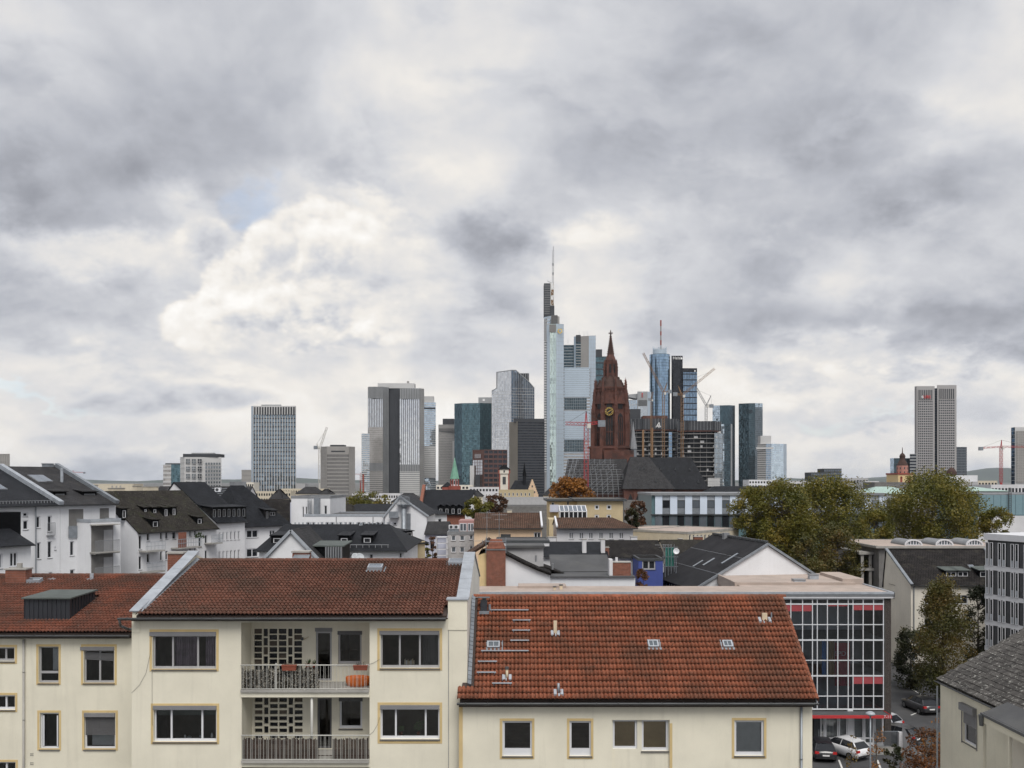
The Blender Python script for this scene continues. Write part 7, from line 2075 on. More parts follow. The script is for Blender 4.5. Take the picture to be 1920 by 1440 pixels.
def fence(label,p0,p1,h0,h1,n,m='zinc'):
 a,b_ = G(*p0),G(*p1);t = thing('railing_fence',label,'fence',a);d = b_ - a
 mb = MB();mb.beam(V(0,0,h0),d + V(0,0,h1),0.05);mb.beam(V(0,0,0.12),d + V(0,0,0.12),0.04);mb.build('rail',m,t)
 for k in (0,1): mb = MB();q = d * k;mb.box(q.x - 0.04,q.x + 0.04,q.y - 0.04,q.y + 0.04,0,h1 if k else h0);mb.build('post',m,t)
 mb = MB()
 for k in range(1,n): q = d * (k / n);h = h0 + (h1 - h0) * k / n;mb.beam(q + V(0,0,0.1),q + V(0,0,h),0.025)
 mb.build('bars',m,t,'stuff')
fence('grey metal railing in front of the office ground floor',(1642,1402),(1686,1402),1.35,1.35,22)
fence('low sloping metal railing right of the ramp wall',(1706,1413),(1722,1424),1.2,0.9,14)
mb = MB();p = G(1691,1436);mb.tube((0,0,0),(0,0,0.95),0.05,n=10);mb.tube((0,0,0.95),(0,0,1.05),0.07,n=10);o = mb.build('bollard','zinc');o.location = p;tag(o,'thin grey bollard beside the russet shrub','bollard')

# ------------------------------------------------------------------ hills and haze
mat('hill_forest',(0.035,0.05,0.03),0.95,var=0.5,scale=0.004)
def hills(Yh,pts,name='hills'):
 mb = MB();n = len(pts)
 f = [V(X(px,Yh),Yh,0) for px,_ in pts];r = [V(X(px,Yh + 1500),Yh + 1500,max(2,Z(py,Yh + 1500))) for px,py in pts];b_ = [V(X(px,Yh) * 1.3,Yh + 5000,0) for px,_ in pts]
 for i in range(n - 1):
  mb.face([f[i],f[i + 1],r[i + 1],r[i]]);mb.face([r[i],r[i + 1],b_[i + 1],b_[i]])
 mb.build(name,'hill_forest',kind='structure',smooth=True)
rnd = random.Random(77)
hills(11000,[(-700 + i * 60,899 - 2 * math.sin(i * 0.7) - 1.5 * math.sin(i * 1.9)) for i in range(60)])
hills(14000,[(1380,902),(1440,899),(1480,896),(1520,899),(1590,899),(1625,896),(1660,894),(1700,893),(1760,890),(1800,886),(1830,881),(1850,878),(1870,877),(1890,877.5),(1920,880),(1990,886),(2100,884),(2250,892),(2400,900)])
mb = MB();mb.box(-28000,28000,-150,26000,-1.0,330)
m_ = bpy.data.materials.new('haze');m_.use_nodes = True;nt = m_.node_tree;nt.nodes.clear()
vo = nt.nodes.new('ShaderNodeVolumePrincipled');vo.inputs['Color'].default_value = (0.80,0.88,1.0,1);vo.inputs['Density'].default_value = 0.000024;vo.inputs['Anisotropy'].default_value = 0.0
out = nt.nodes.new('ShaderNodeOutputMaterial');nt.links.new(vo.outputs[0],out.inputs['Volume'])
mb.build('haze',m_,kind='stuff')

# ------------------------------------------------------------------ cathedral
mat('sandstone',(0.118,0.050,0.038),0.9,var=0.4,scale=0.3,streak=0.5,dirt=(0.026,0.021,0.020),dirt_amt=0.8)
mat('sandstone_dark',(0.06,0.033,0.027),0.9,var=0.35,scale=0.3,streak=0.3)
mat('gold',(0.75,0.52,0.14),0.35,metal=0.7,var=0.05)
mat('clock_black',(0.01,0.01,0.012),0.5)
YDm = 430.0;kD = F / YDm
dz_ = lambda py: Z(py,YDm)
dm = thing('cathedral_tower','dark red sandstone gothic church tower with clock and tapering spire','church tower',(X(1145,YDm),YDm,0),R(-11))
def octo(r,a0=R(22.5)): return [(r * math.cos(a0 + k * math.pi / 4 - math.pi / 2),r * math.sin(a0 + k * math.pi / 4 - math.pi / 2)) for k in range(8)]
zb0,z1,z2,z3,z4,z5 = 0.0,dz_(735),dz_(704),dz_(664),dz_(628),dz_(860)
R8 = 7.4
mb = MB();mb.prism(octo(R8),0,z1);mb.build('octagon','sandstone',dm)
mb = MB();mb.box(-9.2,9.2,-8.6,9.0,0,dz_(838));mb.box(-9.6,9.6,-9.0,9.4,dz_(842),dz_(838));mb.build('square_base','sandstone',dm)
mb = MB();prof = [(R8 * 0.98,z1),(R8 * 0.92,z1 + (z2 - z1) * 0.25),(R8 * 0.72,z1 + (z2 - z1) * 0.6),(3.0,z2 - 0.6),(2.9,z2)]
for (ra,za),(rb_,zb_) in zip(prof,prof[1:]): mb.frustum(octo(ra),za,octo(rb_),zb_)
do = mb.build('dome','sandstone_dark',dm)
mb = MB();mb.prism(octo(2.75),z2 - 0.5,z3 - 3);mb.frustum(octo(2.75),z3 - 3,octo(1.5),z3);la = mb.build('lantern','sandstone',dm)
mb = MB();mb.frustum(octo(1.6),z3 - 0.3,octo(0.22),z4);sp = mb.build('spire','sandstone_dark',dm)
mb = MB();mb.lathe([(0.05,z4 - 0.5),(0.55,z4),(0.2,z4 + 0.5),(0.25,z4 + 2.0),(0,z4 + 2.4)],8);mb.box(-1.0,1.0,-0.18,0.18,z4 + 0.6,z4 + 1.1);mb.box(-0.18,0.18,-1.0,1.0,z4 + 0.6,z4 + 1.1);mb.build('finial_cross','sandstone_dark',dm)
def pinnacle(mb,x,y,z0,z1_,w):
 mb.box(x - w / 2,x + w / 2,y - w / 2,y + w / 2,z0,z0 + (z1_ - z0) * 0.45)
 q = lambda s_: [(x - w * s_,y - w * s_),(x + w * s_,y - w * s_),(x + w * s_,y + w * s_),(x - w * s_,y + w * s_)]
 mb.frustum(q(0.6),z0 + (z1_ - z0) * 0.45,q(0.04),z1_)
 for t in (0.6,0.75):
  s_ = w * (0.62 - 0.55 * (t - 0.45) / 0.55);z = z0 + (z1_ - z0) * t
  for (dx,dy) in ((1,0),(-1,0),(0,1),(0,-1)): mb.box(x + dx * s_ - 0.18,x + dx * s_ + 0.18,y + dy * s_ - 0.18,y + dy * s_ + 0.18,z,z + 0.4)
for k in range(8):
 a = R(22.5) + k * math.pi / 4 - math.pi / 2;c,s_ = math.cos(a),math.sin(a)
 mb = MB()
 for (rr,zt_,w) in ((R8 + 1.5,dz_(795),1.7),(R8 + 0.9,dz_(764),1.4),(R8 + 0.3,dz_(738),1.15)):
  mb.box(rr * c - w / 2,rr * c + w / 2,rr * s_ - w / 2,rr * s_ + w / 2,0,zt_);pinnacle(mb,rr * c,rr * s_,zt_ - 0.1,zt_ + 12.0 * w / 1.9,w * 0.7)
 mb.build('buttress','sandstone',dm)
 mb = MB()
 for j in range(9):
  t = j / 8;i = min(3,int(t * 4));u = t * 4 - i;r_ = prof[i][0] * (1 - u) + prof[min(i + 1,4)][0] * u;z = prof[i][1] * (1 - u) + prof[min(i + 1,4)][1] * u
  mb.box(r_ * c - 0.35,r_ * c + 0.35,r_ * s_ - 0.35,r_ * s_ + 0.35,z - 0.5,z + 0.9)
 mb.build('dome_crockets','sandstone_dark',do,'stuff')
 mb = MB()
 pinnacle(mb,3.1 * c,3.1 * s_,z2 - 2,z3 - 2.5,0.9)
 for j in range(9): t = j / 9;r_ = 1.65 * (1 - t) + 0.25 * t;z = z3 + (z4 - z3) * t;mb.box(r_ * c - 0.2,r_ * c + 0.2,r_ * s_ - 0.2,r_ * s_ + 0.2,z,z + 0.4)
 mb.build('spire_crockets','sandstone',sp,'stuff')
 # faces: window, gable, gallery
 b2 = k * math.pi / 4 - math.pi / 2 + math.pi / 4 * 0
 n_ = V(math.cos(b2),math.sin(b2),0);e_ = V(-n_.y,n_.x,0);ap = R8 * math.cos(math.pi / 8)
 bas = (n_ * ap,e_,n_)
 P = lambda a_,d,z: bas[0] + e_ * a_ + n_ * d + V(0,0,z)
 def lancet(mb,cx,w,za,zs,d): 
  pts = [P(cx - w,d,za),P(cx + w,d,za),P(cx + w,d,zs)] + [P(cx + w * math.cos(q * math.pi / 8) ** 1.0,d,zs + w * 1.7 * math.sin(q * math.pi / 8)) for q in range(1,4)] + [P(cx,d,zs + w * 1.8)] + [P(cx - w * math.cos(q * math.pi / 8),d,zs + w * 1.7 * math.sin(q * math.pi / 8)) for q in (3,2,1)] + [P(cx - w,d,zs)]
  mb.extrude(pts,n_ * 0.12)
 mb = MB();lancet(mb,0,1.55,dz_(835),dz_(787),0.05);lancet(mb,0,1.3,dz_(768),dz_(757),0.05);fw_ = mb.build('lancet_window','clock_black',dm)
 mb = MB()
 for q in (-0.55,0.55): mb.wbox(bas,q - 0.14,q + 0.14,0.16,0.4,dz_(835),dz_(783))
 mb.wbox(bas,-1.6,1.6,0.16,0.35,dz_(812),dz_(812) + 0.4);mb.build('tracery','sandstone',fw_)
 mb = MB()
 mb.extrude([P(-2.9,0.4,dz_(759)),P(2.9,0.4,dz_(759)),P(0,0.4,dz_(733))],n_ * 0.35)
 for q in (-2.5,2.5): mb.wbox(bas,q - 0.3,q + 0.3,0.0,0.7,dz_(838),dz_(755))
 gb = mb.build('gable','sandstone',dm)
 mb = MB()
 for j in range(9): q = -2.9 + 5.8 * j / 8;mb.wbox(bas,q - 0.12,q + 0.12,0.2,0.5,z1 - 0.2,z1 + 1.5)
 mb.wbox(bas,-3.1,3.1,0.15,0.55,z1 + 1.4,z1 + 1.8);mb.build('gallery','sandstone',gb)
 mb = MB();mb.wbox((n_ * 2.55,e_,n_),-0.45,0.45,0.0,0.06,z2 + 1,z3 - 5);mb.build('lantern_shade_panel','clock_black',la)  # black panel laid on the lantern, painting the shade inside an opening
n_ = V(0,-1,0);ap = R8 * math.cos(math.pi / 8) + 0.75
ck = MB();zc = dz_(773.5);ck.tube((0.0,-ap,zc),(0.0,-ap - 0.25,zc),1.9,n=36);cl = ck.build('clock','clock_black',dm)
mb = MB()
for k in range(12):
 a = k * math.pi / 6;p = V(math.cos(a) * 1.58,-ap - 0.30,zc + math.sin(a) * 1.58);d = V(math.cos(a),0,math.sin(a));mb.beam(p - d * 0.26,p + d * 0.26,0.26,0.08,up=(0,1,0))
for k in range(36):
 a = k * math.pi / 18;b_ = (k + 1) * math.pi / 18;mb.beam(V(1.86 * math.cos(a),-ap - 0.28,zc + 1.86 * math.sin(a)),V(1.86 * math.cos(b_),-ap - 0.28,zc + 1.86 * math.sin(b_)),0.12);mb.beam(V(1.26 * math.cos(a),-ap - 0.28,zc + 1.26 * math.sin(a)),V(1.26 * math.cos(b_),-ap - 0.28,zc + 1.26 * math.sin(b_)),0.07)
mb.build('clock_numerals','gold',cl)
mb = MB();mb.beam(V(-0.35,-ap - 0.36,zc - 0.3),V(1.2,-ap - 0.36,zc + 0.75),0.18);mb.beam(V(0.3,-ap - 0.36,zc + 0.3),V(-1.0,-ap - 0.36,zc - 0.7),0.22);mb.build('clock_hands','gold',cl)
# side turret wall low on the right
mb = MB();mb.box(-2.0,11.5,-12,-8.7,0,dz_(846));mb.box(-8,-3,-12,-8.7,0,dz_(842));mb.build('lower_storey','sandstone',dm)

# choir, transept and nave roofs
cho = house('cathedral_choir','cathedral choir with a high dark slate hip roof on red sandstone walls',(1215,398),(1326,398),20,Z(913,398),Z(858,408),'sandstone','slate_dark',rf=0.5,hip=(0,5.0),over=0.8,cat='church')
trn = house('cathedral_transept','cathedral transept with a dark lichened slate roof left of the choir',(1170,386),(1262,386),24,Z(913,386),Z(857,398),'sandstone','slate_grey',rf=0.5,hip=(4.2,8.6),over=0.8,cat='church')
nav = house('cathedral_nave','cathedral nave with a slate roof behind the scaffolding',(1060,405),(1180,405),20,Z(920,405),Z(861,415),'sandstone','slate_grey',rf=0.5,hip=(1.8,0),over=0.6,cat='church')
for b_,ps in ((cho,((1239,881),(1266,881),(1293,881),(1256,904),(1283,904),(1309,904))),(trn,((1229,902),(1207,878),(1200,880)))):
 for (px,py) in ps:
  s_ = roof_solve(b_,px,py,b_.zf)
  if s_:
   u,v,z = s_;mb = MB();mb.tri(V(u - 0.5,v,z + 0.1),V(u + 0.5,v,z + 0.1),V(u,v - 0.3,z + 1.1));mb.extrude([V(u - 0.5,v - 0.6,z - 0.2),V(u + 0.5,v - 0.6,z - 0.2),V(u,v - 0.6,z + 0.9)],(0,1.6,0));mb.build('roof_vent','metal_dark',b_.t)
for px in (1182,1197,1212,1227,1243):
 (u,z0),= [trn.uv(px,962)];z1_ = trn.uv(px,930)[1];mb = MB()
 mb.extrude([V(u - 0.9,-0.02,z0 - 8),V(u + 0.9,-0.02,z0 - 8),V(u + 0.9,-0.02,z1_ - 1),V(u,-0.02,z1_ + 1),V(u - 0.9,-0.02,z1_ - 1)],(0,-0.1,0));w_ = mb.build('lancet_window','clock_black',trn.t)
 mb = MB();mb.box(u + 1.2,u + 2.0,-1.0,0,0,z1_ + 1.5);mb.build('buttress','sandstone',trn.t)
# ridge turret on the choir and small lead spire left of it
mb = MB();px_ = cho.uv(1225,850,10)[0]
# small spire
t = thing('ridge_turret','slim grey lead spire rising right of the cathedral tower','spire',(X(1187,425),425,0));zA,zB = Z(858,425),Z(790,425)
mb = MB();mb.prism([(1.6 * math.cos(k * math.pi / 4),1.6 * math.sin(k * math.pi / 4)) for k in range(8)],0,Z(842,425));mb.build('shaft','zinc',t)
mb = MB();mb.frustum([(1.9 * math.cos(k * math.pi / 4),1.9 * math.sin(k * math.pi / 4)) for k in range(8)],Z(842,425),[(0.05 * math.cos(k * math.pi / 4),0.05 * math.sin(k * math.pi / 4)) for k in range(8)],zB);mb.build('spire','metal_grey',t)

# scaffolding in front of the nave
YSc = 392.0
t = thing('scaffolding','dense steel scaffolding covering the cathedral nave roof','scaffold',(X(1058,YSc),YSc,0))
kS = YSc / F
w_ = (1180 - 1058) * kS
st,lg_,dk,br = MB(),MB(),MB(),MB();rnd = random.Random(9)
ys = [862,870.5,880,889.5,899,908,917,926,940]
for r_ in range(len(ys) - 1):
 z0,z1_ = Z(ys[r_ + 1],YSc),Z(ys[r_],YSc)
 xl = (0.0 if r_ >= 3 else (4.0 - r_)) + 0.5;xr = (1155 - 1058) * kS - (0 if r_ < 2 else -1.0) + min(r_,4) * 0.9
 x = xl;yv = 6.5 - r_ * 1.1;k = 0
 lg_.beam(V(xl,yv,z1_),V(xr,yv,z1_),0.12);lg_.beam(V(xl,yv,(z0 + z1_) / 2 + 0.1),V(xr,yv,(z0 + z1_) / 2 + 0.1),0.10)
 dk.box(xl,xr,yv,yv + 1.0,z0 - 0.12,z0 + 0.05)
 while x <= xr + 0.01:
  st.beam(V(x,yv,z0 - 0.3),V(x,yv,z1_ + rnd.uniform(0.0,1.2)),0.10);st.beam(V(x,yv + 1.0,z0 - 0.3),V(x,yv + 1.0,z1_ + 0.3),0.08)
  if rnd.random() < 0.4 and x + 2.3 < xr: br.beam(V(x,yv - 0.1,z0),V(x + 2.3,yv - 0.1,z1_),0.11)
  x += 2.3;k += 1
st.build('standards','metal_grey',t,'stuff');lg_.build('ledgers','metal_grey',t,'stuff');dk.build('decks','wall_darkstone',t,'stuff');br.build('braces','zinc',t,'stuff')
# stair scaffolding at the left
t = thing('scaffolding','narrow leaning scaffold stair at the left end of the nave','scaffold',(X(1046,YSc - 4),YSc - 4,0));mb = MB();dk = MB()
for r_ in range(9):
 z0 = Z(938 - r_ * 8.5,YSc - 4);xs_ = r_ * 0.55
 for q in (0,1.8,3.6): mb.beam(V(xs_ + q,0,z0),V(xs_ + q + 0.2,0,z0 + 2.1),0.13)
 mb.beam(V(xs_,0,z0 + 1.0),V(xs_ + 3.8,0,z0 + 1.0),0.1);dk.box(xs_ - 0.2,xs_ + 4,0,1,z0 - 0.1,z0)
mb.build('standards','zinc_pale',t,'stuff');dk.build('decks','wall_darkstone',t,'stuff')

# ------------------------------------------------------------------ cranes
mat('crane_red',(0.36,0.035,0.04),0.6,var=0.1);mat('crane_orange',(0.22,0.125,0.06),0.6,var=0.15);mat('crane_grey',(0.32,0.32,0.32),0.6,var=0.1);mat('crane_white',(0.6,0.58,0.54),0.6,var=0.1)
def lattice(mb,p,q,w,n,th):
 """Four-chord lattice boom from p to q."""
 p,q = Vector(p),Vector(q);d = (q - p).normalized();up = V(0,0,1) if abs(d.z) < 0.9 else V(0,1,0)
 a = d.cross(up).normalized() * w / 2;b_ = a.cross(d).normalized() * w / 2
 cs = (a + b_,-a + b_,-a - b_,a - b_)
 for c in cs: mb.beam(p + c,q + c,th)
 for k in range(n):
  s0,s1 = p.lerp(q,k / n),p.lerp(q,(k + 1) / n)
  for i in range(4):
   c0,c1 = cs[i],cs[(i + 1) % 4]
   mb.beam(s0 + (c0 if k % 2 else c1),s1 + (c1 if k % 2 else c0),th * 0.8)
def crane(label,px,Y,ybase,ytop,jib,counter,apex,m,mast_px,luff=False,name='tower_crane',cab='crane_white'):
 x = X(px,Y);t = thing(name,label,'crane',(x,Y,0));k = Y / F
 zb,zt_ = max(0.0,Z(ybase,Y)),Z(ytop,Y);w = mast_px * k
 mb = MB();lattice(mb,V(0,0,zb),V(0,0,zt_),w,max(6,int((zt_ - zb) / w / 1.1)),w * 0.11);mb.build('mast',m,t)
 if zb > 0: mb = MB();mb.box(-w * 0.4,w * 0.4,-w * 0.4,w * 0.4,0,zb);mb.build('mast_foot',m,t)
 J = V((jib[0] - px) * k,0,Z(jib[1],Y));C = V((counter[0] - px) * k,0,Z(counter[1],Y))
 mb = MB();lattice(mb,V(0,0,zt_ + w * 0.3),J,w * 0.75,max(6,int((J - V(0,0,zt_)).length / w / 1.0)),w * 0.10);mb.build('jib',m,t)
 mb = MB();lattice(mb,V(0,0,zt_ + w * 0.3),C,w * 0.6,4,w * 0.13);mb.build('counter_jib',m,t)
 mb = MB();mb.box(C.x - w * 0.9,C.x + w * 0.9,-w * 0.5,w * 0.5,C.z - w * 1.1,C.z + w * 0.5);mb.build('counterweight','zinc',t)
 A_ = V((apex[0] - px) * k,0,Z(apex[1],Y))
 mb = MB();mb.beam(V(-w * 0.3,0,zt_),A_,w * 0.22);mb.beam(V(w * 0.3,0,zt_),A_,w * 0.22);mb.build('apex_frame',m,t)
 mb = MB();mb.beam(A_,J.lerp(V(0,0,zt_),0.15) + V(0,0,w * 0.3),w * 0.07);mb.beam(A_,C,w * 0.07);mb.build('stay_cables','metal_dark',t)
 mb = MB();mb.box(w * 0.2,w * 1.1,-w * 0.9,0,zt_ - w * 0.8,zt_ + w * 0.3);mb.build('cab',cab,t)
 return t
crane('red tower crane in front of the cathedral scaffolding',1099,384,960,797,(1060,794),(1128,792),(1099,771),'crane_red',7.5)
crane('pale luffing crane with steep jib between the left towers',599.5,820,905,843,(613,801),(592,838),(594,832),'crane_white',4)
crane('orange crane mast in front of the round glass tower, jib raised to the left',1244,700,905,737,(1206,662),(1256,733),(1251,717),'crane_orange',4)
crane('orange crane beside the black tower, jib raised to the right',1279,720,905,742,(1340,691),(1266,738),(1271,722),'crane_orange',4.4)
crane('grey luffing crane behind the right hand construction tower',1324,1150,905,761,(1306,728),(1334,760),(1333,742),'crane_grey',4)
crane('orange crane mast left of the round glass tower',1221,760,905,750,(1224,735),(1218,748),(1222,744),'crane_orange',3)
crane('red and white tower crane at the right, jib pointing right',1877,560,905,839,(1935,838),(1839,840),(1878,825),'crane_red',4.2)
crane('distant red crane above the left street houses',137,520,905,886,(118,883),(158,886),(137,882),'crane_red',2.0)
crane('tiny distant red crane between the slab towers',676,1500,905,890,(662,889),(688,890),(677,886),'crane_red',2.0)

# ------------------------------------------------------------------ old town roofs and towers
mat('copper_green',(0.16,0.34,0.25),0.7,var=0.2,scale=0.5,streak=0.2);mat('stone_red',(0.28,0.07,0.05),0.85,var=0.2,scale=0.4);mat('stone_pink',(0.42,0.20,0.16),0.85,var=0.12);mat('copper_pale',(0.34,0.46,0.42),0.7,var=0.15)
Yn = 520.0
t = thing('green_spire','slim green copper spire on a red and white turret','spire',(X(852.5,Yn),Yn,0));k = Yn / F
o8 = lambda r,n=8: [(r * math.cos(2 * math.pi * q / n + 0.39),r * math.sin(2 * math.pi * q / n + 0.39)) for q in range(n)]
mb = MB();mb.prism(o8(3.6),0,Z(911,Yn));mb.build('lower_tower','stone_red',t)
mb = MB();mb.prism(o8(2.3),Z(911,Yn),Z(898,Yn));mb.build('belfry','frame_white',t)
for q in range(8):
 a = 2 * math.pi * q / 8 + 0.39;mb = MB();mb.tube((2.3 * math.cos(a),2.3 * math.sin(a),Z(911,Yn)),(2.3 * math.cos(a),2.3 * math.sin(a),Z(898,Yn)),0.35,n=6);mb.build('corner_pier','stone_red',t)
 a += 0.39;mb = MB();mb.box(-0.35,0.35,-0.05,0.05,Z(908,Yn),Z(901,Yn));o = mb.build('belfry_window','clock_black',t);o.location = (2.16 * math.cos(a),2.16 * math.sin(a),0);o.rotation_euler = (0,0,a + math.pi / 2)
mb = MB();mb.frustum(o8(2.8),Z(898,Yn),o8(0.1),Z(858,Yn));mb.build('spire','copper_green',t)
house('old_town_house','small pyramid roofed house beside the green spire',(829,Yn),(848,Yn),6,Z(912,Yn),Z(904,Yn),'stone_red','slate_dark',rf=0.5,hip=(2.8,2.8),over=0.3,gut=False)
Ys = 480.0
t = thing('white_old_tower','white old town tower with red stone corners and dark hipped roof','tower',(X(945.5,Ys),Ys,0));k = Ys / F;w = 10 * k
mb = MB();mb.box(-w * 0.85,w * 0.85,-w * 0.85,w * 0.85,0,Z(884,Ys));mb.build('shaft','wall_warmwhite',t)
mb = MB();mb.box(-w,w,-w,w,Z(888,Ys),Z(880,Ys));mb.build('upper_storey','wall_warmwhite',t)
for sx in (-1,1): mb = MB();mb.box(sx * w * 0.98 - 0.35,sx * w * 0.98 + 0.35,-w - 0.1,-w + 0.5,Z(888,Ys),Z(880,Ys));mb.build('corner_stone','stone_red',t);mb = MB();mb.box(sx * w * 0.85 - 0.3,sx * w * 0.85 + 0.3,-w * 0.95,-w * 0.7,0,Z(888,Ys));mb.build('corner_stone','stone_red',t)
mb = MB();mb.frustum([(-w * 1.15,-w * 1.15),(w * 1.15,-w * 1.15),(w * 1.15,w * 1.15),(-w * 1.15,w * 1.15)],Z(880,Ys),[(-0.2,-0.2),(0.2,-0.2),(0.2,0.2),(-0.2,0.2)],Z(871,Ys));mb.tube((0,0,Z(871,Ys)),(0,0,Z(855,Ys)),0.08,n=6);mb.build('roof','slate_dark',t)
mb = MB();mb.box(-w * 0.3,w * 0.3,-w * 0.9,-w * 0.8,Z(908,Ys),Z(894,Ys));mb.build('window','metal_dark',t);mb = MB();mb.box(-0.4,0.4,-w - 0.06,-w + 0.05,Z(886,Ys),Z(882,Ys));mb.build('window','metal_dark',t)
# stepped gable with ridge turret
Yg = 470.0
t = thing('stepped_gable_house','old house with cream stepped gable and thin dark ridge turret','house',(X(998,Yg),Yg,0));k = Yg / F
mb = MB();stp = 8;Wd = 23 * k;zb,zt_ = Z(930,Yg),Z(899,Yg)
for q in range(stp): f_ = 1 - q / stp;mb.box(-Wd / 2 * f_,Wd / 2 * f_,0,0.8,zb + (zt_ - zb) * q / stp if q else 0,zb + (zt_ - zb) * (q + 1) / stp)
mb.build('stepped_gable','wall_peach',t)
for (a,b_) in ((-1.2,1.5),(1.2,1.5),(0,4.5)): mb = MB();mb.box(a - 0.35,a + 0.35,-0.06,0.02,zb + b_,zb + b_ + 1.0);mb.build('window','metal_dark',t)
mb = MB();mb.slab((-13,-1,zb + 1),(-1,-1,zb + 1),(-1,7,zt_ - 0.5),(-9,7,zt_ - 0.5),0.3);mb.build('roof','slate_dark',t)
mb = MB();xx = -4.0;mb.prism([(xx + p[0] * 0.4,5 + p[1] * 0.4) for p in o8(2.3)],zt_ - 3,Z(892,Yg));mb.frustum([(xx + p[0] * 0.5,5 + p[1] * 0.5) for p in o8(2.3)],Z(892,Yg),[(xx + p[0] * 0.02,5 + p[1] * 0.02) for p in o8(2.3)],Z(866,Yg));mb.build('ridge_turret','slate_dark',t)
fb2 = flat_house('beige_old_building','long beige low building in front of the white old tower',(935,430),(1001,430),12,Z(919,430),'wall_sand','felt_dark',cat='building',para=0.3,wins=[(938 + q * 7.6,924,941 + q * 7.6,930) for q in range(8)],wst=dict(fw=0.15,sill=None))
# yellow baroque church with pink tower, at the right
Yc = 620.0
t = thing('baroque_church','yellow baroque church with pink tower and dark onion dome','church',(X(1692,Yc),Yc,0));k = Yc / F
mb = MB();mb.box(-14 * k,14 * k,-5,14,0,Z(888,Yc));mb.build('nave','wall_yellow',t)
mb = MB();mb.box(-15 * k,15 * k,-5.4,14.4,Z(890,Yc),Z(887,Yc));mb.build('cornice','stone_red',t)
for a in (-8,7): mb = MB();mb.box((a - 2) * k,(a + 2) * k,-5.1,-4.9,Z(905,Yc),Z(895,Yc));mb.tube((a * k,-5.1,Z(895,Yc)),(a * k,-4.9,Z(895,Yc)),2 * k,n=12);mb.build('arched_window','stone_red',t)
mb = MB();mb.prism([(p[0] * 9.0 * k / 2.6 * 1.1,p[1] * 9 * k / 2.6 * 1.1) for p in o8(2.6)],0,Z(873,Yc));mb.build('tower','stone_pink',t)
for q in range(8):
 a = 2 * math.pi * q / 8 + 0.39 + 0.39;mb = MB();mb.box(-0.4,0.4,-0.1,0.1,Z(880,Yc),Z(876,Yc));mb.box(-0.4,0.4,-0.1,0.1,Z(888,Yc),Z(884,Yc));o = mb.build('tower_window','metal_dark',t);r_ = 9 * k * 1.1 * math.cos(math.pi / 8);o.location = (r_ * math.cos(a),r_ * math.sin(a),0);o.rotation_euler = (0,0,a + math.pi / 2)
mb = MB();mb.lathe([(9.6 * k,Z(873,Yc)),(9.0 * k,Z(870,Yc)),(6.5 * k,Z(865,Yc)),(5 * k,Z(863,Yc)),(5 * k,Z(857,Yc)),(5.6 * k,Z(856,Yc)),(4 * k,Z(852,Yc)),(1.0 * k,Z(849,Yc)),(0.5 * k,Z(840,Yc)),(0,Z(838,Yc))],12);mb.build('dome','sandstone_dark',t,smooth=True)
# misc mid-distance buildings on the skyline, each its own thing
def lowrise(name,label,p0,p1,Y,ytop,depth,wall,roof='felt_dark',rows=0,cols=0,gable=None,cat='building',group=None,wm='glass_dark',yb=None):
 if gable is not None:
  b = house(name,label,(p0,Y),(p1,Y),depth,Z(ytop,Y),Z(gable,Y + depth / 2),wall,roof,rf=0.5,hip=(depth * 0.3,depth * 0.3),over=0.4,cat=cat,group=group,gut=False)
 else:
  b = flat_house(name,label,(p0,Y),(p1,Y),depth,Z(ytop,Y),wall,roof,cat=cat,group=group,para=0.4)
 zt_ = Z(ytop,Y)
 if rows:
  mb = MB();w = b.w
  for r in range(rows):
   for c in range(cols):
    x = w * (c + 0.2) / cols;z = zt_ - 1.0 - r * 3.2;mb.box(x,x + w * 0.6 / cols,-0.05,0.0,z - 1.5,z)
  mb.build('window_rows',wm,b.t,'stuff')
 return b
GR = 'low rooftops on the city skyline'
lowrise('slate_roof_building','long low slate roof right of the cathedral choir',1325,1475,375,926,16,'wall_darkstone','slate_dark',gable=912)
lowrise('white_office','white low office with a row of dark windows below the blue glass tower',1404,1452,700,900,18,'wall_white',rows=2,cols=9)
lowrise('grey_office','grey flat office right of the white low office',1452,1512,720,902,18,'wall_grey',rows=1,cols=12)
lowrise('dark_office','dark stepped office block with rooftop mast on the right skyline',1521,1551,900,886,20,'metal_dark',rows=3,cols=8,wm='glass_sky')
lowrise('dark_office','taller half of the dark stepped office block',1545,1578,915,879,20,'metal_dark',rows=4,cols=8,wm='glass_sky')
lowrise('grey_office','grey office block right of the dark stepped one',1588,1628,480,897,14,'wall_grey',rows=3,cols=7)
lowrise('white_office','pale office block left of the yellow baroque church',1622,1648,470,903,14,'wall_greywhite',rows=2,cols=6)
lowrise('copper_roof_hall','hall with a pale green copper roof behind the trees',1632,1722,300,926,18,'wall_grey','copper_pale',gable=913)
lowrise('copper_roof_hall','second pale copper roof at the right behind the teal block',1820,1890,260,921,18,'wall_grey','copper_pale',gable=913)
lowrise('dark_flat_hall','dark flat hall beside the copper roof',1640,1710,360,905,12,'wall_darkstone')
lowrise('white_box_building','white box shaped rooftop building below the twin slab tower',1778,1833,420,892,14,'wall_white')
lowrise('grey_hall','grey hall wall below the white box building',1760,1834,380,904,14,'wall_grey')
lowrise('white_office','white low office with roof units at the right edge',1858,1960,330,910,16,'wall_greywhite',rows=2,cols=16)
lowrise('beige_office','beige roofs left of the white low office at the right',1834,1870,520,902,16,'wall_beige',rows=1,cols=6)
t = thing('dark_dome','small dark rounded dome in front of the twin slab tower','dome',(X(1784,600),600,0));k = 600 / F
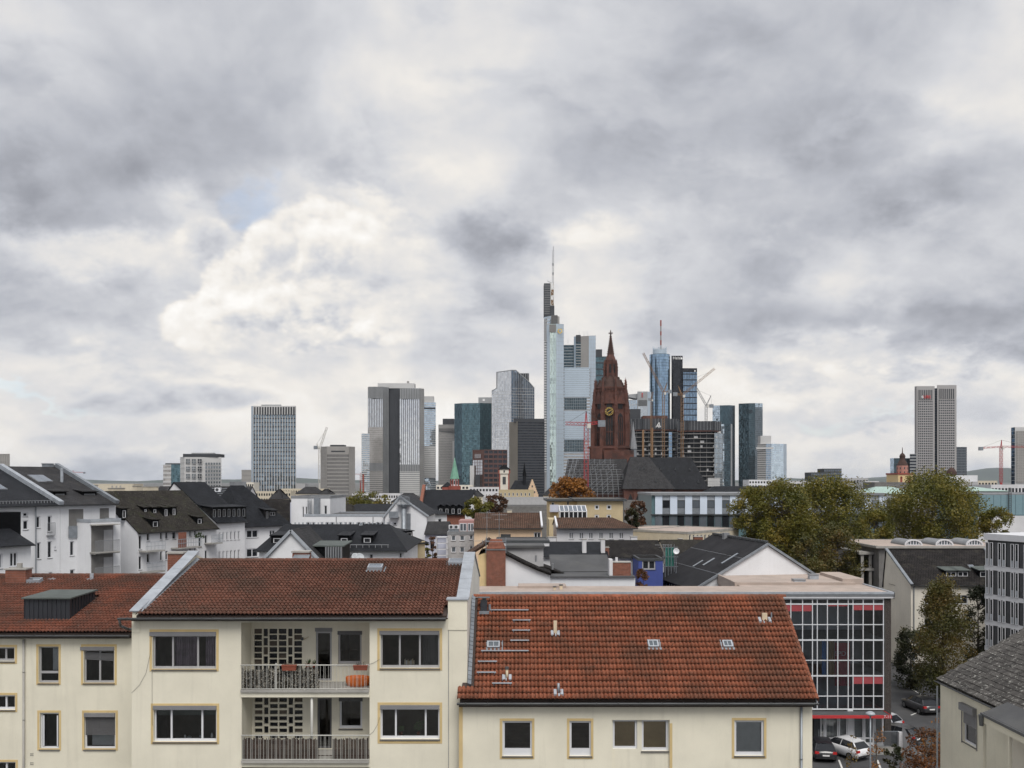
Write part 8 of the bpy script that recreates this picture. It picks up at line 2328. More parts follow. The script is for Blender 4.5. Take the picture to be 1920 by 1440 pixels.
mb = MB();mb.lathe([(9 * k,0),(9 * k,Z(890,600)),(8.6 * k,Z(885,600)),(6 * k,Z(880,600)),(2 * k,Z(877,600)),(0.4 * k,Z(876,600)),(0,Z(872,600))],16);mb.build('shell','sandstone_dark',t,smooth=True)
for (p0,p1,Y,yt,wl,lab,rw,cl_) in ((440,476,640,905,'wall_warmwhite','sand coloured low building left of the striped white tower',2,9),(470,545,560,922,'wall_beige','long beige building at the foot of the striped white tower',2,16),(525,610,600,917,'wall_beige','pale beige building right of the striped white tower',1,18),(555,572,900,907,'wall_grey','grey box building right of the striped white tower',0,0),(450,474,800,904,'wall_grey','light grey block behind the sand coloured low building',2,6),(660,760,560,926,'wall_greywhite','long white low building at the foot of the silver tower',2,22),(700,790,420,936,'wall_white','flat white building with pale blue roof below the silver tower',1,14),
                                   (818,886,640,910,'wall_warmwhite','cream low building behind the green spire',1,10),(880,940,600,914,'wall_greywhite','pale low building left of the white old tower',1,10),(905,1035,330,934,'wall_grey','grey flat roofed hall behind the bare reddish tree',0,0),(930,1040,250,950,'wall_darkstone','dark low hall behind the peach house',0,0),(600,660,520,930,'wall_darkstone','dark low block below the grey stone tower',1,8),(1170,1225,330,940,'wall_darkstone','dark low building in front of the transept wall',0,0),(1575,1700,240,955,'wall_darkstone','dark building between the two tree groups',0,0),(1480,1600,650,904,'wall_greywhite','long pale low building behind the plane trees',1,18),(240,320,420,925,'wall_greywhite','pale low building behind the mossy roof chimneys',0,0),(-60,60,480,905,'wall_grey','grey low building at the far left skyline',0,0),(100,250,520,908,'wall_beige','beige low building on the left skyline',0,0)):
 lowrise('low_building',lab,p0,p1,Y,yt,14,wl,rows=rw,cols=cl_,group=GR)
for (p0,p1,Y,ye,yr,lab) in ((597,618,420,926,917,'small dark pointed roof left of the grey stone tower foot'),(555,600,480,925,913,'dark hipped roof right of the striped tower foot'),(735,790,330,940,925,'dark low roof left of the brick hall'),(880,905,380,930,920,'small dark roof right of the brick hall'),(640,700,300,945,932,'low dark roof below the grey stone tower'),(1020,1062,420,928,912,'grey roof left of the scaffolding'),(505,530,400,935,917,'beige hipped roof left of the white roof tower')):
 lowrise('dark_roof_house',lab,p0,p1,Y,ye,12,'wall_beige','slate_grey',gable=yr,group=GR)

# ------------------------------------------------------------------ high-rises
glassmat('tw_blue',(0.30,0.42,0.55),0.05,0.95,0.22,(1.6,3.6));glassmat('tw_pale',(0.60,0.70,0.78),0.06,0.9,0.14,(2.0,3.6));glassmat('tw_teal',(0.11,0.185,0.21),0.06,0.8,0.35,(1.5,3.5))
glassmat('tw_dark',(0.035,0.040,0.050),0.10,0.4,0.4,(1.5,3.5));glassmat('tw_silver',(0.74,0.76,0.78),0.08,0.95,0.12,(1.6,3.6));glassmat('tw_green',(0.60,0.70,0.66),0.05,0.9,0.25,(1.5,3.6));glassmat('tw_grey',(0.16,0.18,0.20),0.12,0.5,0.35,(1.6,3.3))
glassmat('tw_deep',(0.07,0.11,0.13),0.05,0.8,0.35,(1.5,3.6));glassmat('tw_warm',(0.44,0.42,0.40),0.12,0.6,0.2,(2.0,3.6));glassmat('tw_black',(0.010,0.011,0.016),0.25,0.0,0.3,(2,4))
glassmat('tw_slate',(0.23,0.29,0.34),0.06,0.9,0.25,(2.4,3.6))
glassmat('tw_sky',(0.46,0.56,0.68),0.05,0.95,0.2,(2,3.6));mat('tw_ubs',(0.34,0.33,0.33),0.7,var=0.06,scale=0.03)
mat('tw_white',(0.50,0.50,0.50),0.7,var=0.08,scale=0.03);mat('tw_stone',(0.30,0.29,0.28),0.8,var=0.10,scale=0.05);mat('tw_metal',(0.34,0.35,0.36),0.5,metal=0.4,var=0.12,scale=0.05);mat('tw_charcoal',(0.035,0.038,0.045),0.6,var=0.15,scale=0.05)
mat('tw_brown',(0.075,0.055,0.046),0.7,var=0.15,scale=0.05);mat('tw_redbrown',(0.10,0.048,0.040),0.7,var=0.15,scale=0.05);mat('tw_concrete',(0.20,0.195,0.19),0.85,var=0.15,scale=0.05);mat('tw_bluepanel',(0.46,0.54,0.62),0.45,metal=0.3,var=0.06,scale=0.05)
mat('logo_yellow',(0.80,0.52,0.05),0.5);mat('logo_red',(0.62,0.03,0.03),0.5);mat('logo_white',(0.85,0.85,0.85),0.5)

def facade(par,A,B,z0,z1,glass,nx=0,nz=0,fin=0.5,find=0.4,finm='tw_white',band=0.8,bandd=0.25,bandm=None,name='facade',off=0.0):
 """One flat front between plan points A and B: glazing with standing mullions and floor bands in relief."""
 A,B = Vector((A[0],A[1],0)),Vector((B[0],B[1],0));e = (B - A);L = e.length;e.normalize();n = Vector((e.y,-e.x,0))
 A = A + n * off
 mb = MB();mb.face([A + V(0,0,z0),A + e * L + V(0,0,z0),A + e * L + V(0,0,z1),A + V(0,0,z1)],[(0,z0),(L,z0),(L,z1),(0,z1)])
 f = mb.build(name,glass,par);bas = (A,e,n)
 if nx:
  mb = MB()
  for k in range(nx + 1):
   x = L * k / nx;mb.wbox(bas,max(0,x - fin / 2),min(L,x + fin / 2),0.01,find,z0,z1)
  mb.build('mullions',finm,f,'stuff')
 if nz:
  mb = MB()
  for k in range(nz + 1):
   z = z0 + (z1 - z0) * k / nz;mb.wbox(bas,0,L,0.01,bandd,max(z0,z - band / 2),min(z1,z + band / 2))
  mb.build('floor_bands',bandm or finm,f,'stuff')
 return f

class Tower:
 def __init__(s,name,label,px,Y,group=None):
  s.px,s.Y = px,Y;s.o = V(X(px,Y),Y,0);s.t = thing(name,label,'skyscraper',s.o,0,group)
 def p(s,px,dY=0.0):
  Y = s.Y + dY;return (X(px,Y) - s.o.x,dY)
 def z(s,py,dY=0.0): return Z(py,s.Y + dY)
 def body(s,chain,ytop,depth=30,styles=(),z0=0.0,core='tw_metal',cap=True):
  """chain: (px, dY) points left to right; each side gets its own facade; a core closes roof and back."""
  pts = [s.p(*c) for c in chain];zt = s.z(ytop)
  c0,c1 = chain[0],chain[-1];g_ = (c1[0] - c0[0]) * 0.03
  back = [s.p(c1[0] - g_,c1[1] + depth),s.p(c0[0] + g_,c0[1] + depth)]
  mb = MB()
  ins = [(a[0] * 0.998,a[1] + 0.25) for a in pts] + back
  mb.prism(ins,z0,zt - 0.05);mb.build('core',core,s.t)
  for i,st in enumerate(styles):
   if st: facade(s.t,pts[i],pts[i + 1],st.pop('z0',z0),st.pop('z1',zt),**st)
  return pts,zt
 def box(s,p0,p1,ya,yb,d0,d1,m,name='roof_plant'):
  x0,x1 = s.p(p0,d0)[0],s.p(p1,d0)[0];mb = MB();mb.box(x0,x1,d0,d1,s.z(yb,d0),s.z(ya,d0));return mb.build(name,m,s.t)
 def panel(s,p0,p1,ya,yb,d,glass,**kw):
  return facade(s.t,s.p(p0,d),s.p(p1,d),s.z(yb,d),s.z(ya,d),glass,**kw)

W_,N_ = 'tw_white','tw_metal'
# left skyline
T = Tower('office_tower','grey concrete slab at the far left edge',0,700);T.body([(-25,0),(18,0)],851,25,[dict(glass='tw_stone',nx=10,nz=8,fin=0.8,finm='tw_stone',band=1.2)],core='tw_stone')
T = Tower('office_tower','small office tower with white bands and dark green glass',322,900);T.body([(306,2),(321,0),(338,2)],871,20,[dict(glass='tw_warm',nz=9,band=2.0,finm=W_),dict(glass='tw_teal',nx=6,nz=9,fin=0.3,finm='tw_teal',band=0.5)]);T.box(310,334,868.5,871,4,14,'tw_charcoal')
T = Tower('office_tower','white office block with large square windows and a dark parapet',375,850);T.body([(338,6),(346,0),(415,2)],857,24,[dict(glass=W_,nz=9,band=0.6,finm='tw_white'),dict(glass=W_)],core='tw_white')
for r in range(7):
 for c in range(3): T.panel(348.5 + c * 11,356.5 + c * 11,860.5 + r * 14,869 + r * 14,-0.5,'tw_grey' if c < 2 else 'tw_dark',nx=2,nz=2,fin=0.25,find=0.2,band=0.3,name='window')
for r in range(8):
 for c in range(6): T.panel(385 + c * 5,388.5 + c * 5,867.5 + r * 7,871.5 + r * 7,-0.2,'tw_grey',name='window')
T.box(343,409,851,857,1,20,'tw_charcoal');T.box(359,402,849,851,3,6,'tw_metal','window_cleaning_rig')
T = Tower('office_tower','small grey tower with slanted bright windows behind the striped tower',462,1000);T.body([(453,0),(474,0)],881,20,[dict(glass='tw_stone',nz=7,band=2.2,finm='tw_stone')],core='tw_stone')
T = Tower('office_tower','tall white striped tower with vertical fins and a dark crown',514,800)
T.body([(471,3),(475,0),(555,1)],761,26,[dict(glass='tw_bluepanel'),dict(glass='tw_slate',nx=16,nz=24,fin=0.6,find=0.7,finm=W_,band=0.9,bandd=0.3,bandm='tw_charcoal')],core='tw_white')
T.panel(476,554,763,777.5,-0.25,'tw_charcoal',name='crown_louvre',nx=16,fin=0.75,find=1.0,finm=W_);T.box(490,526,758.5,761,6,9,'tw_metal','window_cleaning_rig')
T.panel(475,555,761,763,-0.3,W_,name='parapet')
T = Tower('office_tower','grey stone tower with chamfered corners and a fine window grid',634,760)
T.body([(602,7),(613,0),(654,0),(665,7)],837,26,[dict(glass='tw_stone',nx=4,nz=20,fin=1.2,finm='tw_stone',band=1.6),dict(glass='tw_stone',z1=T.z(837)),dict(glass='tw_stone',nx=4,nz=20,fin=1.2,finm='tw_stone',band=1.6)],core='tw_stone')
T.panel(613,654,851,940,-0.15,'tw_dark',nx=21,nz=13,fin=0.42,find=0.4,finm='tw_stone',band=1.0);T.panel(621,647,845,847.5,-0.1,'tw_charcoal',name='louvre');T.box(619,645,834,837,6,16,'tw_charcoal')
T = Tower('office_tower','slim pale teal tower with stacked balconies left of the silver tower',685,1300);T.body([(678,0),(693,0)],813,25,[dict(glass='tw_pale',nz=30,band=1.2,bandd=1.5,nx=5,fin=0.5,finm=W_)],core='tw_white');T.panel(679.5,682.5,889,925,-1.8,'stone_red',name='hoist')
# silver twin slab
T = Tower('office_tower','silver aluminium tower with a black central slot',742,1380)
T.body([(690,6),(718,0),(729,10)],725,34,[dict(glass='tw_silver',nx=9,fin=0.6,find=0.5,finm='tw_charcoal'),dict(glass='tw_metal',nx=3,fin=0.5,finm='tw_charcoal')],core='tw_metal')
T.body([(729,14),(749,12)],727,30,[dict(glass='tw_charcoal',nx=2,fin=0.6,finm='tw_charcoal')],core='tw_charcoal')
T.body([(749,4),(787,0),(795,8)],728,34,[dict(glass='tw_silver',nx=10,fin=0.6,find=0.5,finm='tw_charcoal'),dict(glass='tw_metal',nx=3,fin=0.5,finm='tw_stone',nz=48,band=1.0)],core='tw_metal')
T.panel(691,718,725,747,-1.3,'tw_metal',nx=12,fin=0.5,find=0.5,finm='tw_charcoal',name='crown_band');T.panel(749.5,787,728.5,748,-1.0,'tw_metal',nx=12,fin=0.5,find=0.5,finm='tw_charcoal',name='crown_band')
T.panel(749.5,787,871,884,-1.0,'tw_metal',nx=12,fin=0.5,find=0.5,finm='tw_charcoal',name='plant_floor');T.panel(691,718,868,883,-1.3,'tw_metal',nx=12,fin=0.5,find=0.5,finm='tw_charcoal',name='plant_floor')
T.panel(749.5,787,884,930,-1.0,'tw_grey',nz=12,band=2.4,finm=W_);T.panel(691,718,801,868,-1.3,'tw_warm',nz=18,band=1.4,finm='tw_stone');T.panel(691,718,883,930,-1.3,'tw_grey',nz=12,band=2.4,finm='tw_stone')
T.box(708,777,718.5,728,12,30,'tw_white');T.box(763,767,714.5,719,14,16,'tw_stone');
T = Tower('office_tower','white banded slab behind the right side of the silver tower',806,1430);T.body([(794,0),(817,3)],754,30,[dict(glass='tw_pale',nz=44,band=0.7,finm=W_)],core='tw_white');T.panel(794.5,816.5,836,896,-0.6,'tw_grey',nz=17,band=2.4,finm=W_);T.box(794,813,743,755,4,16,'tw_white');T.panel(795,816.5,764,767,-0.7,'tw_charcoal',name='louvre')
T = Tower('office_tower','olive grey tower with a fine grid left of the teal tower',838,1350);T.body([(822,0),(853,2)],796,30,[dict(glass='tw_grey',nx=18,nz=44,fin=0.8,find=0.4,finm='tw_stone',band=1.3)],core='tw_stone');T.panel(823,852,803,809,-0.6,'tw_charcoal',nx=14,fin=0.6,finm='tw_stone',name='louvre');T.box(830,851,785,797,4,18,'tw_charcoal');T.box(848.5,852,827,905,-8,2,W_,'stair_shaft')
T = Tower('office_tower','dark teal faceted glass tower',888,1290);T.body([(852,8),(866,0),(880,-2),(900,-3),(922,2)],756,34,[dict(glass='tw_deep',nz=40,band=0.35,finm='tw_deep'),dict(glass='tw_teal',nx=7,nz=40,fin=0.2,find=0.1,finm='tw_deep',band=0.4),dict(glass='tw_teal',nx=9,nz=40,fin=0.2,find=0.1,finm='tw_deep',band=0.4),dict(glass='tw_teal',nx=9,nz=40,fin=0.2,find=0.1,finm='tw_deep',band=0.4)],core='tw_deep')
T.box(897,921.5,745,756,3,18,'tw_metal');T.box(905,909,748,752,2.6,3.0,'logo_white','logo_sign')
# pale glass tower with the slanted crown
T = Tower('office_tower','pale mirror glass tower with a slanted crown',960,1200)
def poly_front(T,pts,d,glass,par=None,name='facade',nx=0,nz=0,fin=0.25,finm='tw_white',slope=None):
 q = [V(*T.p(px,d_)[:1],d_,T.z(py,d_)) for (px,py,d_) in pts]
 a,b_ = q[0],q[1];e = (b_ - a).normalized();
 mb = MB();mb.face(q,[((p - a).dot(Vector((e.x,e.y,0)).normalized()),p.z) for p in q]);return mb.build(name,glass,par or T.t)
pts = [T.p(922,10),T.p(959,0),T.p(1002,8),T.p(1002,40),T.p(922,40)]
mb = MB();mb.prism([(p[0] * 0.995,p[1] + 0.3) for p in pts],0,T.z(734));mb.build('core','tw_metal',T.t)
poly_front(T,[(922,935,10),(959,935,0),(959,694,0),(931,698,7.6),(931,728,7.6),(922,733,10)],0,'tw_silver')
poly_front(T,[(959,935,0),(1002,935,8),(1002,728,8),(992,716,6.2),(967,694,1.6),(959,694,0)],0,'tw_sky')
mb = MB()
def crown(T,mb,prof):
 for (a,b_) in zip(prof,prof[1:]):
  p,q = V(T.p(a[0],a[2])[0],a[2] - 0.2,T.z(a[1],a[2])),V(T.p(b_[0],b_[2])[0],b_[2] - 0.2,T.z(b_[1],b_[2]));mb.beam(p,q,0.9,0.9)
crown(T,mb,[(922,733,10),(931,728,7.6),(931,698,7.6),(959,694,0),(967,694,1.6),(992,716,6.2),(1002,728,8)]);mb.build('crown_edge',N_,T.t)
mb = MB()
for (A,B,n0,top) in (((922,10),(959,0),14,lambda t: 733 if t < 0.24 else 698 - 4 * t),((959,0),(1002,8),13,lambda t: 694 if t < 0.19 else 694 + (t - 0.19) * 42)):
 for k in range(n0 + 1):
  t_ = k / n0;px = A[0] + (B[0] - A[0]) * t_;d = A[1] + (B[1] - A[1]) * t_;x = T.p(px,d)[0];mb.box(x - 0.16,x + 0.16,d - 0.35,d - 0.02,0,T.z(top(t_),d) - 0.3)
mb.build('mullions',W_,T.t,'stuff')
mb = MB()
for k in range(44):
 z = 6 + k * 3.75
 for (A,B,zc_) in (((922,10),(959,0),T.z(733)),((959,0),(1002,8),T.z(728))):
  a,b_ = T.p(*A),T.p(*B)
  if z < zc_: mb.beam(V(a[0],a[1] - 0.15,z),V(b_[0],b_[1] - 0.15,z),0.3,0.5 if k % 5 == 0 else 0.3)
mb.build('floor_bands',W_,T.t,'stuff')
mb = MB();q = [V(T.p(px,d_)[0],d_ + 6,T.z(py,d_)) for (px,py,d_) in ((931,740,7.6),(1002,740,8),(1002,729,8),(967,695,1.6),(931,699,7.6))];mb.extrude(q,(0,26,0));mb.build('crown_body','tw_metal',T.t)
T.box(975,992,700,730,12,24,'tw_charcoal')
for k in range(4): T.box(976 + k * 4.5,977 + k * 4.5,699,716,11.6,12.0,N_,'louvre_fin')
# brown blocks in front
T = Tower('office_tower','dark brown slab tower with a lighter flank',985,950);T.body([(955,14),(971,0),(1021,4)],790,26,[dict(glass='tw_brown'),dict(glass='tw_dark',nz=30,band=1.6,bandd=0.4,finm='tw_charcoal',nx=0)],core='tw_brown');T.box(963,1021,785,792,2,20,'tw_charcoal')
mat('tw_olive',(0.20,0.18,0.15),0.6,var=0.12,scale=0.04);facade(T.t,T.p(955,14),T.p(971,0),0,T.z(790),'tw_olive',off=0.2,name='flank')
T = Tower('office_tower','red brown banded office block with bright reflecting windows',918,800);T.body([(886,5),(907,0),(951,4)],843,22,[dict(glass='tw_redbrown'),dict(glass='tw_dark',nz=12,band=1.6,bandd=0.5,finm='tw_redbrown',nx=5,fin=0.7,find=0.45)],core='tw_redbrown')
facade(T.t,T.p(886.5,5),T.p(905,0.5),T.z(918),T.z(862),'tw_silver',nx=6,nz=10,fin=0.2,finm='tw_redbrown',band=0.3,off=0.25);facade(T.t,T.p(890,4.2),T.p(902,1.2),T.z(859),T.z(851),'tw_silver',nx=6,fin=0.3,finm='tw_redbrown',off=0.25)
T.box(891,900,890,918,-3,3,'tw_charcoal','dark_annex');T.box(881,889,873,918,2,10,W_,'white_annex')
# the tallest tower
T = Tower('tallest_skyscraper','tallest tower with pale rounded shafts, dark top and lattice antenna',1068,1077)
T.body([(1020,10),(1026,2),(1031,-1)],596,40,[dict(glass='tw_white',nz=60,band=1.6,bandd=0.3,finm=W_),dict(glass='tw_pale',nz=60,band=1.0,finm=W_)],core='tw_metal')
T.panel(1020.5,1025.5,640,885,1.0,'tw_grey',nz=50,band=1.9,finm=W_)
T.body([(1025,-1),(1031,-4),(1037,-5.5),(1043,-5)],609,30,[dict(glass='tw_bluepanel'),dict(glass='tw_green',nz=64,band=0.4,finm='tw_green'),dict(glass='tw_green',nz=64,band=0.4,nx=3,fin=0.2,find=0.1,finm='tw_green')],core='tw_metal')
T.panel(1030,1042.5,608.5,623,-6.5,'tw_stone',nx=8,fin=0.3,find=0.15,finm='tw_charcoal',name='crown_louvre')
T.body([(1043,-5),(1057,0)],608,28,[dict(glass='tw_bluepanel',nx=4,nz=40,fin=0.15,find=0.08,finm='tw_metal',band=0.2,bandd=0.08)],core='tw_bluepanel')
T.body([(1020,12),(1033,4),(1049,8)],591,26,[dict(glass='tw_bluepanel'),dict(glass='tw_stone')],core='tw_bluepanel');T.panel(1034,1045.5,591,607,3.5,'tw_charcoal',name='crown_louvre',nx=6,fin=0.3,finm='tw_stone')
T.box(1020,1032,531,592,14,30,'tw_charcoal','upper_block');T.box(1032,1039.5,573,592,12,30,'tw_charcoal','upper_block')
T.panel(1020.5,1031.5,531.5,591,13.8,'tw_charcoal',nz=18,band=0.4,finm='tw_metal',name='upper_facade')
mb = MB();lattice(mb,V(T.p(1035.5,16)[0],16,T.z(573,16)),V(T.p(1035.5,16)[0],16,T.z(531,16)),3.6,6,0.5);mb.build('lattice_column','crane_white',T.t)
for (ya,yb) in ((543,553),(562,572)): T.box(1033.2,1038.2,ya,yb,15,17,'crane_orange','antenna_drum')
mb = MB();lattice(mb,V(T.p(1036.6,16)[0],16,T.z(531,16)),V(T.p(1037.2,16)[0],16,T.z(470,16)),1.8,14,0.32);mb.tube((T.p(1037.6,16)[0],16,T.z(470,16)),(T.p(1037.6,16)[0],16,T.z(462,16)),0.35,n=6);mb.build('antenna','tw_metal',T.t)
for y in (495,512): T.box(1035.0,1038.8,y - 2,y + 2,15,17,'tw_metal','antenna_drum')
mb = MB();mb.beam(V(T.p(1026,14)[0],18,T.z(525,14)),V(T.p(1034,14)[0],18,T.z(529,14)),0.6);mb.build('window_cleaning_rig','tw_metal',T.t)
T.body([(1057,6),(1106,6)],689,40,[dict(glass='tw_warm',nz=42,band=1.5,bandd=0.3,finm='tw_bluepanel',nx=0)],core='tw_metal')
for (ya,yb) in ((746,768),(825,847)):
 T.panel(1058,1100 if ya < 800 else 1096,ya,yb,5.5,'tw_deep',nx=12,nz=4,fin=0.3,find=0.15,finm='tw_metal',band=0.3,name='sky_garden')
T.panel(1058,1105,689,745,5.4,'tw_grey',nz=14,nx=20,fin=0.5,find=0.3,band=2.2,finm='tw_bluepanel');T.panel(1058,1105,770,824,5.4,'tw_grey',nz=14,nx=20,fin=0.5,find=0.3,band=2.2,finm='tw_bluepanel')
T.body([(1057,20),(1078,20)],642,24,[dict(glass='tw_deep',nz=52,band=0.8,finm='tw_metal')],core='tw_metal')
T.body([(1076,16),(1079.5,14),(1089,14),(1104,10),(1117,8)],627,30,[dict(glass='tw_bluepanel'),dict(glass='tw_deep',nz=60,band=0.9,finm='tw_stone'),dict(glass='tw_stone'),dict(glass='tw_bluepanel',nx=3,nz=40,fin=0.15,find=0.08,finm='tw_metal',band=0.2,bandd=0.08)],core='tw_metal')
T.panel(1079.8,1088.8,628,641,13.5,'tw_charcoal',name='crown_louvre')
for px in (1065,1086,1095,1101): mb = MB();x = T.p(px,22)[0];mb.beam(V(x,22,T.z(645,22)),V(x,22,T.z(621 if px > 1080 else 634,22)),0.3);mb.build('mast','tw_metal',T.t)
# ribbon emblem on the pale shaft
xc,dc,zc = T.p(1050,-4)[0],-4.2,T.z(622)
mb = MB();N = 5
for k in range(N):
 a = R(90 + 72 * k + 8);b_ = R(90 + 72 * (k + 1) - 8);p = V(xc + 2.5 * math.cos(a),dc - 0.4,zc + 2.5 * math.sin(a));q = V(xc + 2.5 * math.cos(b_),dc - 0.4,zc + 2.5 * math.sin(b_));mb.beam(p,q,1.0,0.5,up=(0,1,0))
mb.build('emblem','logo_yellow',T.t)
T = Tower('office_tower','dark green banded tower squeezed between tallest tower and church spire',1127,1250);T.body([(1117,0),(1140,2)],668,30,[dict(glass='tw_teal',nz=22,band=1.8,bandd=0.4,finm='tw_charcoal',nx=8,fin=0.3,find=0.2)],core='tw_charcoal');T.box(1118,1129,655,669,4,14,'tw_charcoal')
# bank tower with the red emblem
T = Tower('office_tower','grey tower with a red emblem right of the church spire',1200,1000);T.body([(1176,8),(1195,2)],749,24,[dict(glass='tw_pale',nz=20,band=0.6,finm=W_,nx=6,fin=0.2)],core='tw_metal');T.body([(1195,0),(1214,0),(1221,6)],734,26,[dict(glass='tw_metal'),dict(glass='tw_bluepanel')],core='tw_metal')
T.panel(1197,1213,750,760,-0.3,'tw_charcoal',nx=10,fin=0.3,finm='tw_metal',name='louvre');T.panel(1196,1213.5,762,905,-0.2,'tw_pale',nx=9,fin=0.5,finm='tw_white',find=0.3)
mb = MB();q = [V(T.p(a,3)[0],3,T.z(b_,3)) for a,b_ in ((1174,740),(1196,738),(1196,748),(1176,744))];mb.extrude(q,(0,16,0));mb.build('slanted_roof','tw_metal',T.t)
em = text('S',(T.p(1204,0)[0],-0.5,T.z(742.5)),4.4,'logo_red',T.t,ext=0.1,name='emblem');mb = MB();mb.tube((T.p(1204,0)[0],-0.55,T.z(738)),(T.p(1204,0)[0],-0.2,T.z(738)),0.7,n=12);mb.build('emblem_dot','logo_red',T.t)
T = Tower('office_tower','blank dark grey block below the red emblem tower',1190,960);T.body([(1178,0),(1201,0)],767,20,[dict(glass='tw_charcoal',nz=12,band=0.4,finm='tw_charcoal')],core='tw_charcoal')
# round glass tower with red-white mast and black tower
T = Tower('round_glass_tower','round blue glass tower with a red and white mast',1240,1225);k = T.Y / F;r = 19.3 * k
mb = MB();zt_ = T.z(663);n = 40
for q in range(n):
 a,b_ = 2 * math.pi * q / n,2 * math.pi * (q + 1) / n;mb.face([(r * math.cos(a),r + r * math.sin(a),0),(r * math.cos(b_),r + r * math.sin(b_),0),(r * math.cos(b_),r + r * math.sin(b_),zt_),(r * math.cos(a),r + r * math.sin(a),zt_)],[(r * a,0),(r * b_,0),(r * b_,zt_),(r * a,zt_)])
mb.face([(r * math.cos(2 * math.pi * q / n),r + r * math.sin(2 * math.pi * q / n),zt_) for q in range(n)]);mb.build('glass_drum','tw_blue',T.t,smooth=True)
mb = MB()
for q in range(48): z = 8 + (zt_ - 8) * q / 47;mb.lathe([(r + 0.02,z - 0.2),(r + 0.12,z - 0.15),(r + 0.12,z + 0.15),(r + 0.02,z + 0.2)],40,0,r)
mb.build('floor_bands','tw_deep',T.t,'stuff')
mb = MB();mb.lathe([(9.2,zt_ - 1),(9.2,T.z(654)),(8.6,T.z(654)),(8.6,zt_ - 1)],28,0,r)
for q in range(28): a = 2 * math.pi * q / 28;mb.box(9 * math.cos(a) - 0.3,9 * math.cos(a) + 0.3,r + 9 * math.sin(a) - 0.3,r + 9 * math.sin(a) + 0.3,zt_,T.z(650 if q % 7 else 646))
mb.build('crown_ring','tw_bluepanel',T.t)
ya = [597,608,618,626,635,645,655]
for i in range(6): mb = MB();mb.tube((1.6,r,T.z(ya[i + 1])),(1.6,r,T.z(ya[i])),1.0,n=10);mb.build('mast_section',('stone_red','tw_stone')[i % 2],T.t)
T = Tower('office_tower','black tower with white lettering right of the round glass tower',1275,1240);T.body([(1259,0),(1280,0)],667,30,[dict(glass='tw_black')],core='tw_black');T.body([(1262,-6),(1276,-8)],692,20,[dict(glass='tw_black')],core='tw_black')
T.body([(1276,-8),(1281,-10),(1307,-9)],692,26,[dict(glass='tw_black'),dict(glass='tw_blue',nx=9,nz=22,fin=0.5,find=0.3,finm='tw_black',band=1.4,bandd=0.3)],core='tw_black');T.panel(1281,1307,691,697.5,-10.6,'tw_black',name='crown_band')
text('Helaba',(T.p(1261.3,0)[0],-0.4,T.z(671.5)),5.6,'logo_white',T.t,ext=0.1,align='LEFT');mb = MB();mb.lathe([(0.0,0),(0.9,0),(1.0,0.7),(0.6,1.6),(0,2.2)],8,T.p(1277.5,0)[0],-0.6);o = mb.build('emblem','logo_white',T.t);o.location.z = T.z(674)
T.box(1302,1304,694,697,-11.2,-10.8,'logo_white','emblem')
# two towers under construction
def site(label,px,Y,chain,ytop,yband,nfl,d):
 T = Tower('construction_tower',label,px,Y);pts = [T.p(*c) for c in chain];zt_,zb = T.z(ytop),T.z(yband);back = [T.p(chain[-1][0] - 2,d),T.p(chain[0][0] + 2,d)]
 mb = MB();mb.prism(pts + back,zb,zt_);mb.build('climbing_screen','tw_charcoal',T.t)
 mb = MB()
 for i in range(len(pts) - 1):
  a,b_ = Vector((*pts[i],0)),Vector((*pts[i + 1],0));m = max(2,int((b_ - a).length / 3))
  for q in range(m + 1): p = a.lerp(b_,q / m);mb.box(p.x - 0.1,p.x + 0.1,p.y - 0.25,p.y - 0.02,zb,zt_)
 mb.build('screen_ribs','tw_metal',T.t,'stuff')
 mb = MB();mb.prism([(p[0],p[1]) for p in pts] + back,zb - 1.2,zb - 0.3);mb.build('screen_foot','sandstone',T.t)
 core = [(p[0] * 0.86,p[1] + 4.5) for p in pts] + [(b[0] * 0.86,b[1] - 3) for b in back]
 mb = MB();mb.prism(core,0,zb);mb.build('core','tw_charcoal',T.t)
 sl,co,ra = MB(),MB(),MB();rnd = random.Random(int(px))
 for f in range(nfl):
  z = zb - 3.0 - f * (zb - 3) / nfl;off = rnd.uniform(-0.2,0.2);sl.prism([(p[0] + off,p[1]) for p in pts] + back,z - 0.7,z)
  for i in range(len(pts) - 1):
   a,b_ = Vector((*pts[i],0)),Vector((*pts[i + 1],0));m = max(2,int((b_ - a).length / 5.5))
   for q in range(m + 1):
    p = a.lerp(b_,q / m);co.box(p.x - 0.25,p.x + 0.25,p.y + 2.2,p.y + 2.7,z,z + (zb - 3) / nfl - 0.4)
    if rnd.random() < 0.28: ra.box(p.x,p.x + rnd.uniform(1,4),p.y + 1.8,p.y + 2.0,z,z + 2.2)
 sl.build('floor_slabs','tw_concrete',T.t,'stuff');co.build('columns','tw_concrete',T.t,'stuff');ra.build('site_panels','tw_white',T.t,'stuff')
 return T
T = site('left construction tower with open floors and a dark climbing screen',1230,900,[(1184,6),(1205,0),(1252,-2),(1273,6)],785,805,16,30)
xx,zz = T.p(1234,-2)[0],T.z(797)
mb = MB()
for (a,b_) in (((-2.3,-2.4),(0.9,2.6)),((0.9,2.6),(1.6,-2.6)),((-2.3,-1.4),(2.6,-1.4)),((-0.3,1.2),(0.2,-2.6))): mb.beam(V(xx + a[0],-2.9,zz + a[1]),V(xx + b_[0],-2.9,zz + b_[1]),0.7,0.2,up=(0,1,0))
mb.build('emblem','logo_white',T.t,label='white slanted numeral four emblem');T.box(1206,1252,779.5,785,4,20,'sandstone','formwork')
T.panel(1254,1260,810,905,-2.6,'tw_blue',nz=14,band=0.6,finm='tw_metal',name='mock_up_facade')
